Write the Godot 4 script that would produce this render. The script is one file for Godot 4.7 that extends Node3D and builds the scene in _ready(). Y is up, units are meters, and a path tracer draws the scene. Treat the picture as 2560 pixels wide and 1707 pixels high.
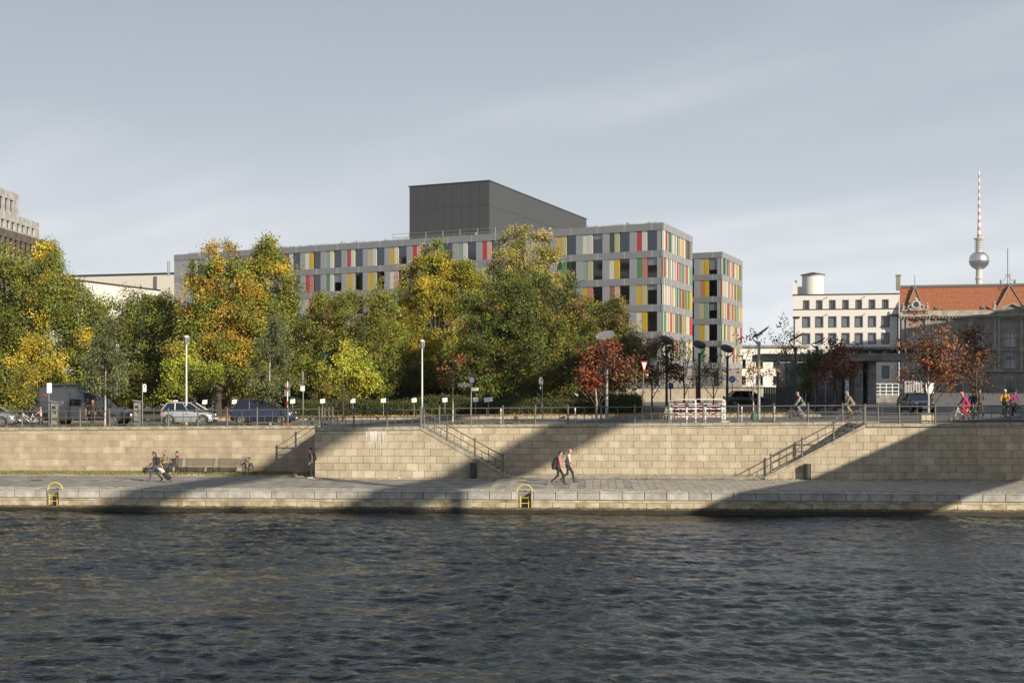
extends Node3D
# A river embankment in a city on an October noon. Units are metres; water level is y = 0; the camera looks along -z.
const F := 3556.0        # focal length in photograph pixels
const EYE := 6.8         # camera height over the water
const HOR := 950.0       # photograph row of the horizon
const BANK := 3.2        # degrees the far bank turns towards the camera on its right-hand end
const QUAY := 1.1        # height of the quay path
const T_EDGE := 72.7     # distances across the river: quay edge, projecting wall blocks, recessed walls
const T_BLOCK := 82.4
const T_WALL := 86.3
const SUN := Vector3(-0.86, -0.62, -1.0)

var rng := RandomNumberGenerator.new()
var M := {}
var taken := {}
var bank_axis := Vector3(cos(deg_to_rad(BANK)), 0, sin(deg_to_rad(BANK)))
var bank_in := Vector3(sin(deg_to_rad(BANK)), 0, -cos(deg_to_rad(BANK)))
var bank_turn := -deg_to_rad(BANK)

# ---------------------------------------------------------------- mesh builder
class MB:
	var v := PackedVector3Array()
	var n := PackedVector3Array()
	var uv := PackedVector2Array()
	var c := PackedColorArray()
	var ix := PackedInt32Array()
	var col := Color.WHITE
	var us := 1.0
	func vert(p: Vector3, nn: Vector3, t: Vector2) -> int:
		v.push_back(p); n.push_back(nn); uv.push_back(t); c.push_back(col)
		return v.size() - 1
	# corners clockwise as seen from the front
	func quad(a: Vector3, b: Vector3, cc: Vector3, d: Vector3) -> void:
		var nn := (cc - a).cross(b - a)
		if nn.length_squared() < 1e-14:
			nn = (d - a).cross(cc - a)
		nn = nn.normalized()
		var w := (d - a).length() * us
		var h := (b - a).length() * us
		var i := vert(a, nn, Vector2(0, h)); vert(b, nn, Vector2(0, 0)); vert(cc, nn, Vector2(w, 0)); vert(d, nn, Vector2(w, h))
		ix.append_array(PackedInt32Array([i, i + 1, i + 2, i, i + 2, i + 3]))
	func tri(a: Vector3, b: Vector3, cc: Vector3) -> void:
		var nn := (cc - a).cross(b - a).normalized()
		var i := vert(a, nn, Vector2(0, 0)); vert(b, nn, Vector2(0, 1)); vert(cc, nn, Vector2(1, 0))
		ix.append_array(PackedInt32Array([i, i + 1, i + 2]))
	func box(p: Vector3, s: Vector3, b := Basis()) -> void:
		var x := b.x * s.x * 0.5
		var y := b.y * s.y * 0.5
		var z := b.z * s.z * 0.5
		face(p + z, x, y); face(p - z, -x, y); face(p + x, -z, y); face(p - x, z, y); face(p + y, x, -z); face(p - y, x, z)
	func face(p: Vector3, u: Vector3, w: Vector3) -> void:
		quad(p - u - w, p - u + w, p + u + w, p + u - w)
	# a box from corner to corner
	func span(a: Vector3, b: Vector3) -> void:
		box((a + b) * 0.5, (b - a).abs())
	# a box whose edges are cut by r
	func cham(p: Vector3, s: Vector3, r: float, b := Basis()) -> void:
		var h := s * 0.5
		var k := PackedVector3Array()
		var ax := [Vector3(1, 0, 0), Vector3(0, 1, 0), Vector3(0, 0, 1)]
		for i in 3:
			for sg in [1.0, -1.0]:
				var nn: Vector3 = ax[i] * sg
				var u: Vector3 = ax[(i + 1) % 3]
				var w: Vector3 = ax[(i + 2) % 3]
				if sg < 0:
					var q := u; u = w; w = q
				var hu := absf(u.dot(h)) - r
				var hw := absf(w.dot(h)) - r
				var hn := absf(nn.dot(h))
				face(p + b * (nn * hn), b * (u * hu), b * (w * hw))
		for i in 3:
			var u: Vector3 = ax[i]
			var a1: Vector3 = ax[(i + 1) % 3]
			var a2: Vector3 = ax[(i + 2) % 3]
			for s1 in [1.0, -1.0]:
				for s2 in [1.0, -1.0]:
					var h1: float = absf(a1.dot(h))
					var h2: float = absf(a2.dot(h))
					var l: Vector3 = u * (absf(u.dot(h)) - r)
					var pa: Vector3 = a1 * s1 * h1 + a2 * s2 * (h2 - r)
					var pb: Vector3 = a1 * s1 * (h1 - r) + a2 * s2 * h2
					var q := [p + b * (pa - l), p + b * (pa + l), p + b * (pb + l), p + b * (pb - l)]
					var nn: Vector3 = ((q[2] - q[0]) as Vector3).cross(q[1] - q[0])
					if nn.dot(b * (a1 * s1 + a2 * s2)) < 0:
						q = [q[3], q[2], q[1], q[0]]
					quad(q[0], q[1], q[2], q[3])
	func tube(pts: Array, rad: Array, sides := 8, caps := true) -> void:
		var up := Vector3.UP
		var prev := -1
		for i in pts.size():
			var p: Vector3 = pts[i]
			var dir: Vector3
			if i == 0: dir = (pts[1] as Vector3) - p
			elif i == pts.size() - 1: dir = p - (pts[i - 1] as Vector3)
			else: dir = ((pts[i + 1] as Vector3) - p).normalized() + (p - (pts[i - 1] as Vector3)).normalized()
			dir = dir.normalized()
			if absf(dir.dot(up)) > 0.95: up = Vector3.RIGHT if absf(dir.dot(Vector3.RIGHT)) < 0.9 else Vector3.BACK
			var x := up.cross(dir).normalized()
			var y := dir.cross(x).normalized()
			up = y
			var r: float = rad[min(i, rad.size() - 1)]
			var first := v.size()
			for k in sides + 1:
				var a := TAU * k / sides
				var o := x * cos(a) + y * sin(a)
				vert(p + o * r, o, Vector2(float(k) / sides, float(i)))
			if prev >= 0:
				for k in sides:
					ix.append_array(PackedInt32Array([prev + k, prev + k + 1, first + k + 1, prev + k, first + k + 1, first + k]))
			prev = first
			if caps and (i == 0 or i == pts.size() - 1):
				var sg := -1.0 if i == 0 else 1.0
				var m := vert(p, dir * sg, Vector2(0.5, 0.5))
				for k in sides:
					var a0 := vert(v[first + k], dir * sg, Vector2(0, 0))
					var a1 := vert(v[first + k + 1], dir * sg, Vector2(1, 0))
					if sg > 0: ix.append_array(PackedInt32Array([m, a1, a0]))
					else: ix.append_array(PackedInt32Array([m, a0, a1]))
	func rod(a: Vector3, b: Vector3, r: float, sides := 6) -> void:
		tube([a, b], [r, r], sides)
	# profile: [radius, height] pairs turned about the y axis of xf
	func lathe(prof: Array, sides := 16, xf := Transform3D(), part := TAU) -> void:
		for i in prof.size() - 1:
			var a: Array = prof[i]
			var b: Array = prof[i + 1]
			var d := Vector2(b[0] - a[0], b[1] - a[1])
			var nr := d.y
			var ny := -d.x
			var first := v.size()
			for k in sides + 1:
				var t := part * k / sides
				var nn := (xf.basis * Vector3(cos(t) * nr, ny, sin(t) * nr)).normalized()
				vert(xf * Vector3(cos(t) * a[0], a[1], sin(t) * a[0]), nn, Vector2(float(k) / sides, a[1]))
				vert(xf * Vector3(cos(t) * b[0], b[1], sin(t) * b[0]), nn, Vector2(float(k) / sides, b[1]))
			for k in sides:
				var j := first + k * 2
				ix.append_array(PackedInt32Array([j, j + 1, j + 3, j, j + 3, j + 2]))
	func ball(p: Vector3, r: Vector3, sides := 12, rings := 8) -> void:
		var pr := []
		for i in rings + 1:
			var a := -PI / 2 + PI * i / rings
			pr.append([cos(a), sin(a)])
		var i0 := v.size()
		lathe(pr, sides, Transform3D(Basis().scaled(r), p))
		for i in range(i0, v.size()):
			n[i] = ((v[i] - p) / (r * r)).normalized()
	# a flat outline (x, y) pushed out to +-depth/2 along z of xf
	func prism(outline: PackedVector2Array, depth: float, xf := Transform3D()) -> void:
		var pts := outline
		if Geometry2D.is_polygon_clockwise(pts): pts.reverse()
		var tr := Geometry2D.triangulate_polygon(pts)
		for sg in [1.0, -1.0]:
			var nn: Vector3 = (xf.basis * Vector3(0, 0, sg)).normalized()
			var first := v.size()
			for p in pts: vert(xf * Vector3(p.x, p.y, sg * depth * 0.5), nn, p)
			for i in range(0, tr.size(), 3):
				var a := tr[i]; var b := tr[i + 1]; var d := tr[i + 2]
				var cr := (pts[b] - pts[a]).cross(pts[d] - pts[a])
				if (cr > 0) == (sg > 0): ix.append_array(PackedInt32Array([first + a, first + d, first + b]))
				else: ix.append_array(PackedInt32Array([first + a, first + b, first + d]))
		for i in pts.size():
			var a := pts[i]
			var b := pts[(i + 1) % pts.size()]
			quad(xf * Vector3(a.x, a.y, depth * 0.5), xf * Vector3(a.x, a.y, -depth * 0.5), xf * Vector3(b.x, b.y, -depth * 0.5), xf * Vector3(b.x, b.y, depth * 0.5))
	# a ring (torus) round the z axis of xf
	func ring(rad: float, r: float, xf := Transform3D(), seg := 24, sides := 6, part := TAU) -> void:
		for i in seg:
			var first := v.size()
			for q in 2:
				var a := part * (i + q) / seg
				for k in sides + 1:
					var b := TAU * k / sides
					var nn := Vector3(cos(a) * cos(b), sin(a) * cos(b), sin(b))
					vert(xf * (Vector3(cos(a), sin(a), 0) * rad + nn * r), (xf.basis * nn).normalized(), Vector2(float(k) / sides, float(i + q) / seg))
			for k in sides:
				var j := first + k
				ix.append_array(PackedInt32Array([j, j + 1, j + sides + 2, j, j + sides + 2, j + sides + 1]))
	func add(o: MB, xf := Transform3D()) -> void:
		var first := v.size()
		for i in o.v.size():
			v.push_back(xf * o.v[i]); n.push_back((xf.basis * o.n[i]).normalized()); uv.push_back(o.uv[i]); c.push_back(o.c[i])
		for i in o.ix: ix.push_back(first + i)
	func mesh() -> ArrayMesh:
		for i in range(0, ix.size(), 3):
			var p := v[ix[i]]
			if (v[ix[i + 2]] - p).cross(v[ix[i + 1]] - p).dot(n[ix[i]] + n[ix[i + 1]] + n[ix[i + 2]]) < 0.0:
				var q := ix[i + 1]
				ix[i + 1] = ix[i + 2]
				ix[i + 2] = q
		var a := []
		a.resize(Mesh.ARRAY_MAX)
		a[Mesh.ARRAY_VERTEX] = v; a[Mesh.ARRAY_NORMAL] = n; a[Mesh.ARRAY_TEX_UV] = uv; a[Mesh.ARRAY_COLOR] = c; a[Mesh.ARRAY_INDEX] = ix
		var m := ArrayMesh.new()
		m.add_surface_from_arrays(Mesh.PRIMITIVE_TRIANGLES, a)
		return m

# ---------------------------------------------------------------- nodes
func numbered(called: String) -> String:
	var k: int = taken.get(called, 0)
	taken[called] = k + 1
	return called if k == 0 else "%s_%03d" % [called, k]
func tag(o: Node, label := "", category := "", group := "", kind := "") -> Node:
	if label: o.set_meta("label", label)
	if category: o.set_meta("category", category)
	if group: o.set_meta("group", group)
	if kind: o.set_meta("kind", kind)
	return o
func thing(called: String, label: String, category: String, where := Vector3.ZERO, turn := 0.0, group := "") -> Node3D:
	var o := Node3D.new()
	o.name = numbered(called); o.position = where; o.rotation.y = turn
	add_child(o)
	tag(o, label, category, group)
	return o
func part(parent: Node, called: String, mesh: Mesh, mat: Material, xf := Transform3D(), label := "") -> MeshInstance3D:
	var o := MeshInstance3D.new()
	o.name = called; o.mesh = mesh; o.material_override = mat; o.transform = xf
	o.cast_shadow = GeometryInstance3D.SHADOW_CASTING_SETTING_ON
	parent.add_child(o, true)
	if label: o.set_meta("label", label)
	return o
func solo(called: String, mesh: Mesh, mat: Material, label: String, category: String, where := Vector3.ZERO, turn := 0.0, group := "", kind := "") -> MeshInstance3D:
	var o := MeshInstance3D.new()
	o.name = numbered(called); o.mesh = mesh; o.material_override = mat; o.position = where; o.rotation.y = turn
	add_child(o)
	tag(o, label, category, group, kind)
	return o
func struct(called: String, mesh: Mesh, mat: Material, xf := Transform3D()) -> MeshInstance3D:
	var o := MeshInstance3D.new()
	o.name = numbered(called); o.mesh = mesh; o.material_override = mat; o.transform = xf
	add_child(o)
	o.set_meta("kind", "structure")
	return o
func copy(o: Node3D, where: Vector3, turn: float, label := "") -> Node3D:
	var base: String = String(o.name)
	var c: Node3D = o.duplicate()
	c.name = numbered(base); add_child(c)
	c.position = where; c.rotation.y = turn
	if label: c.set_meta("label", label)
	return c

# ---------------------------------------------------------------- places
func at(px: float, py: float, d: float) -> Vector3:
	return Vector3((px - 1280.0) / F * d, EYE - (py - HOR) / F * d, -d)
func street_y(x: float) -> float:
	return 4.1 + 0.0085 * clampf(x, -45, 45)
func street(px: float, d: float) -> Vector3:
	var x := (px - 1280.0) / F * d
	return Vector3(x, street_y(x), -d)
func bank(s: float, y: float, t: float) -> Vector3:
	return bank_axis * s + bank_in * t + Vector3(0, y, 0)
func s_of(px: float, t: float) -> float:
	var u := (px - 1280.0) / F
	var a := deg_to_rad(BANK)
	return t * (u * cos(a) - sin(a)) / (u * sin(a) + cos(a))
func quay_at(px: float, t: float) -> Vector3:
	return bank(s_of(px, t), QUAY, t)
func top_at(px: float, t: float) -> Vector3:
	var p := bank(s_of(px, t), 0, t)
	p.y = street_y(p.x)
	return p

# ---------------------------------------------------------------- materials
func lin(r: float, g: float, b: float) -> Color:
	return Color(r, g, b).linear_to_srgb()
func mat(called: String, r: float, g: float, b: float, rough := 0.8, metal := 0.0, tex: Texture2D = null, scale := 1.0, tri := true) -> StandardMaterial3D:
	var m := StandardMaterial3D.new()
	m.resource_name = called
	m.albedo_color = lin(r, g, b); m.roughness = rough; m.metallic = metal
	if tex:
		m.albedo_texture = tex
		m.uv1_triplanar = tri; m.uv1_world_triplanar = tri
		m.uv1_scale = Vector3.ONE * scale
	M[called] = m
	return m
func noise(seed_: int, freq: float, oct := 4, kind := FastNoiseLite.TYPE_SIMPLEX_SMOOTH) -> FastNoiseLite:
	var f := FastNoiseLite.new()
	f.seed = seed_; f.frequency = freq; f.noise_type = kind
	f.fractal_type = FastNoiseLite.FRACTAL_FBM; f.fractal_octaves = oct
	return f
# a grey tile from lo to hi that multiplies a colour; warp bends it into veins
func tone(size: int, n: FastNoiseLite, lo: float, hi: float, power := 1.0, tint := Color.WHITE) -> ImageTexture:
	var im := n.get_seamless_image(size, size)
	im.convert(Image.FORMAT_L8)
	var src := im.get_data()
	var dst := PackedByteArray()
	dst.resize(size * size * 3)
	var ramp := PackedByteArray()
	ramp.resize(768)
	for i in 256:
		var k := lerpf(lo, hi, pow(i / 255.0, power))
		var cc := Color(1, 1, 1).lerp(tint, 1.0 - pow(i / 255.0, power))
		ramp[i * 3] = int(clampf(k * cc.r, 0, 1) * 255); ramp[i * 3 + 1] = int(clampf(k * cc.g, 0, 1) * 255); ramp[i * 3 + 2] = int(clampf(k * cc.b, 0, 1) * 255)
	for i in src.size():
		var j := src[i] * 3
		dst[i * 3] = ramp[j]; dst[i * 3 + 1] = ramp[j + 1]; dst[i * 3 + 2] = ramp[j + 2]
	var out := Image.create_from_data(size, size, false, Image.FORMAT_RGB8, dst)
	out.generate_mipmaps()
	return ImageTexture.create_from_image(out)
func bumps(size: int, n: FastNoiseLite, strength: float) -> ImageTexture:
	var im := n.get_seamless_image(size, size)
	im.convert(Image.FORMAT_RGBA8)
	im.bump_map_to_normal_map(strength)
	return ImageTexture.create_from_image(im)

func _ready() -> void:
	rng.seed = 20241
	camera_and_light()
	make_materials()
	ground_and_water()
	embankment()
	railings()
	shade_casters()
	print("setting done ", Time.get_ticks_msec())
	ministry()
	far_buildings()
	print("buildings done ", Time.get_ticks_msec())
	trees()
	print("trees done ", Time.get_ticks_msec())
	furniture()
	vehicles()
	cycles_and_people()
	print("all done ", Time.get_ticks_msec())

func camera_and_light() -> void:
	var cam := Camera3D.new()
	cam.name = "camera"
	add_child(cam)
	cam.position = Vector3(0, EYE, 0)
	cam.far = 6000.0
	cam.near = 0.5
	var h := 1707.0 / F * cam.near
	cam.set_frustum(h, Vector2(0, (HOR - 853.5) / F * cam.near), cam.near, cam.far)
	cam.current = true
	var env := Environment.new()
	env.tonemap_mode = Environment.TONE_MAPPER_LINEAR
	env.tonemap_exposure = 1.45
	env.background_mode = Environment.BG_SKY
	var sky := Sky.new()
	var sm := ProceduralSkyMaterial.new()
	sm.sky_top_color = Color(0.50, 0.54, 0.595)
	sm.sky_horizon_color = Color(0.81, 0.83, 0.847)
	sm.sky_curve = 0.10
	sm.sky_energy_multiplier = 1.0
	sm.ground_bottom_color = Color(0.25, 0.25, 0.24)
	sm.ground_horizon_color = Color(0.55, 0.57, 0.59)
	sm.sky_cover = cirrus()
	sm.sky_cover_modulate = Color(0.95, 0.91, 0.86, 0.12)
	sm.sun_angle_max = 2.0
	sm.use_debanding = true
	sky.sky_material = sm
	env.sky = sky
	env.sdfgi_enabled = true; env.ssao_enabled = true; env.ssil_enabled = true
	env.fog_enabled = true
	env.fog_density = 0.00006
	env.fog_light_color = Color(0.80, 0.84, 0.88)
	var we := WorldEnvironment.new()
	we.name = "world"
	we.environment = env
	add_child(we)
	var sun := DirectionalLight3D.new()
	sun.name = "sun"
	sun.light_color = Color(1.0, 0.945, 0.85)
	sun.light_energy = 1.6
	sun.light_angular_distance = 0.53
	sun.shadow_enabled = true
	add_child(sun)
	sun.look_at_from_position(Vector3.ZERO, SUN, Vector3.UP)

# thin high cloud drawn out into streaks, thicker in some parts of the sky than in others
func cirrus() -> ImageTexture:
	var w := 1024
	var h := 512
	var im := Image.create(w, h, false, Image.FORMAT_RGBA8)
	var big := noise(5, 1.0, 3)
	var streak := noise(9, 1.0, 5)
	for y in h:
		var el := (0.5 - (y + 0.5) / h) * PI
		for x in w:
			var a := 0.0
			if el > 0.0:
				var az := TAU * (x + 0.5) / w
				var k := 1.0 / (sin(el) + 0.13)
				var p := Vector2(cos(az), sin(az)) * cos(el) * k
				var q := p.rotated(0.86)
				var b := smoothstep(-0.16, 0.34, big.get_noise_2d(q.x * 0.33 + 161.13, q.y * 0.62 + 27.71))
				var s := 0.5 + 0.5 * streak.get_noise_2d(q.x * 0.6 + 11.0, q.y * 4.2)
				a = clampf(b * (0.1 + 1.9 * s * s), 0, 1)
			im.set_pixel(x, y, Color(1, 1, 1, a))
	return ImageTexture.create_from_image(im)

func make_materials() -> void:
	var fine := tone(256, noise(1, 0.06, 3), 0.82, 1.0)
	var blotch := tone(256, noise(2, 0.014, 5), 0.70, 1.0)
	var strong := tone(256, noise(3, 0.02, 5), 0.45, 1.0)
	var vein_n := noise(4, 0.006, 4)
	vein_n.domain_warp_enabled = true; vein_n.domain_warp_amplitude = 60.0; vein_n.domain_warp_frequency = 0.008
	var band := vein_n.get_seamless_image(512, 512)
	band.convert(Image.FORMAT_L8)
	# veins: sine of a bent field
	var src := band.get_data()
	var dst := PackedByteArray()
	dst.resize(src.size() * 3)
	var speck := noise(6, 0.35, 2).get_seamless_image(512, 512)
	speck.convert(Image.FORMAT_L8)
	var sp := speck.get_data()
	for i in src.size():
		var s := 0.5 + 0.5 * sin(src[i] / 255.0 * 70.0)
		var b := 0.89 + 0.09 * s * s - 0.05 * (1.0 - src[i] / 255.0) + 0.05 * (sp[i] / 255.0 - 0.5)
		dst[i * 3] = int(clampf(b, 0, 1) * 255)
		dst[i * 3 + 1] = int(clampf(b * (0.975 + 0.02 * s), 0, 1) * 255)
		dst[i * 3 + 2] = int(clampf(b * (0.93 + 0.05 * s), 0, 1) * 255)
	var vein := ImageTexture.create_from_image(Image.create_from_data(512, 512, false, Image.FORMAT_RGB8, dst))
	M["tex_fine"] = fine; M["tex_blotch"] = blotch; M["tex_strong"] = strong; M["tex_vein"] = vein
	# sandstone of the walls in several tones
	var tones := [[0.49, 0.43, 0.345], [0.465, 0.405, 0.325], [0.51, 0.455, 0.365], [0.58, 0.53, 0.43], [0.435, 0.375, 0.30], [0.475, 0.41, 0.335]]
	for i in tones.size():
		var c: Array = tones[i]
		mat("sandstone_%d" % i, c[0] * 1.10, c[1] * 1.10, c[2] * 1.10, 0.9, 0.0, vein, 0.35, false)
	var pale := [[0.53, 0.485, 0.40], [0.505, 0.455, 0.375], [0.555, 0.51, 0.43], [0.595, 0.555, 0.47], [0.475, 0.425, 0.35], [0.52, 0.465, 0.39]]
	for i in pale.size():
		var c: Array = pale[i]
		mat("limestone_%d" % i, c[0] * 1.10, c[1] * 1.10, c[2] * 1.10, 0.9, 0.0, vein, 0.35, false)
	mat("joint", 0.30, 0.27, 0.215, 0.95, 0.0, fine, 1.0)
	mat("coping", 0.50, 0.46, 0.385, 0.85, 0.0, blotch, 0.6)
	for i in 4:
		var k: float = [0.50, 0.54, 0.46, 0.57][i]
		mat("granite_%d" % i, k, k * 0.985, k * 0.94, 0.85, 0.0, tone(256, noise(30 + i, 0.012, 5), 0.78, 1.0), 0.45)
	# lower quay stones: damp algae and rust-brown stains on pale stone
	for i in 3:
		mat("quay_stone_%d" % i, [0.55, 0.50, 0.58][i], [0.51, 0.46, 0.54][i], [0.42, 0.375, 0.44][i], 0.85, 0.0, tone(256, noise(40 + i, 0.016, 4), 0.62, 1.0, 0.7, Color(0.97, 0.88, 0.74)), 0.22)
	mat("algae", 0.045, 0.042, 0.022, 0.55, 0.0, strong, 0.9)
	mat("asphalt", 0.135, 0.13, 0.128, 0.9, 0.0, blotch, 0.25)
	mat("asphalt_path", 0.34, 0.33, 0.315, 0.92, 0.0, blotch, 0.2)
	mat("pavement", 0.31, 0.285, 0.25, 0.92, 0.0, blotch, 0.4)
	mat("earth", 0.15, 0.115, 0.065, 0.95, 0.0, strong, 0.4)
	mat("sett", 0.40, 0.375, 0.33, 0.85)
	M["sett"].vertex_color_use_as_albedo = true
	mat("rail", 0.14, 0.132, 0.12, 0.5, 0.25, fine, 2.0)
	mat("rail_post", 0.165, 0.155, 0.14, 0.55, 0.2, fine, 2.0)
	mat("concrete", 0.33, 0.32, 0.30, 0.9, 0.0, blotch, 0.3)
	mat("white_wall", 0.80, 0.78, 0.75, 0.9, 0.0, fine, 0.3)
	mat("pale_wall", 0.78, 0.74, 0.66, 0.9, 0.0, fine, 0.2)
	mat("dark_metal", 0.05, 0.052, 0.056, 0.5, 0.4)
	mat("black", 0.018, 0.018, 0.02, 0.6)
	mat("rubber", 0.02, 0.02, 0.021, 0.85)
	mat("white_paint", 0.75, 0.74, 0.72, 0.5)
	mat("pole_white", 0.62, 0.61, 0.57, 0.45, 0.1)
	mat("galvanised", 0.42, 0.43, 0.44, 0.42, 0.7, fine, 2.0)
	mat("reflector_grey", 0.17, 0.17, 0.17, 0.5)
	mat("reflector_dark", 0.24, 0.26, 0.30, 0.5)
	mat("chrome", 0.7, 0.7, 0.7, 0.2, 1.0)
	mat("red_paint", 0.55, 0.03, 0.03, 0.45)
	mat("yellow_paint", 0.64, 0.49, 0.035, 0.45)
	mat("blue_paint", 0.06, 0.13, 0.45, 0.45)
	mat("bark", 0.12, 0.095, 0.07, 0.95, 0.0, strong, 1.2)
	mat("bark_white", 0.58, 0.55, 0.50, 0.9, 0.0, blotch, 1.5)
	mat("wood_slat", 0.17, 0.15, 0.12, 0.85, 0.0, fine, 1.5)
	mat("glass_dark", 0.105, 0.113, 0.125, 0.05, 1.0)      # coated panes: they mirror about a tenth of the light
	mat("pane_sky", 0.13, 0.15, 0.18, 0.08)      # sky reflection painted into the panes as a flat grey-blue
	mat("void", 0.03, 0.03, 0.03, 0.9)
	# broad weathering over the masonry and paving: dirt and damp in large uneven patches
	var worn := tone(512, noise(61, 0.011, 6), 0.82, 1.0, 0.75, Color(0.98, 0.96, 0.92))
	for k in M.keys():
		if k.begins_with("sandstone") or k.begins_with("limestone") or k.begins_with("granite") or k in ["coping", "asphalt_path", "pavement", "sett", "concrete"]:
			var m: StandardMaterial3D = M[k]
			m.detail_enabled = true
			m.detail_blend_mode = BaseMaterial3D.BLEND_MODE_MUL
			m.detail_albedo = worn
			m.detail_uv_layer = BaseMaterial3D.DETAIL_UV_2
			m.uv2_triplanar = true; m.uv2_world_triplanar = true
			m.uv2_scale = Vector3(0.16, 0.10, 0.16)
	# the leaf material takes its colour from each leaf clump
	var leaf := mat("leaf", 1, 1, 1, 0.65)
	leaf.vertex_color_use_as_albedo = true
	leaf.backlight = Color(0.38, 0.38, 0.24)
	leaf.cull_mode = BaseMaterial3D.CULL_DISABLED
	var cloth := mat("cloth", 1, 1, 1, 0.85)
	cloth.vertex_color_use_as_albedo = true
	# water: dark, smooth, with ripples finer than the mesh
	var water := mat("water", 0.009, 0.012, 0.011, 0.05)
	water.metallic_specular = 0.27
	water.normal_enabled = true
	water.normal_texture = bumps(512, noise(77, 0.03, 4), 5.0)
	water.normal_scale = 0.75
	water.uv1_scale = Vector3(1, 1, 1)

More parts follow.
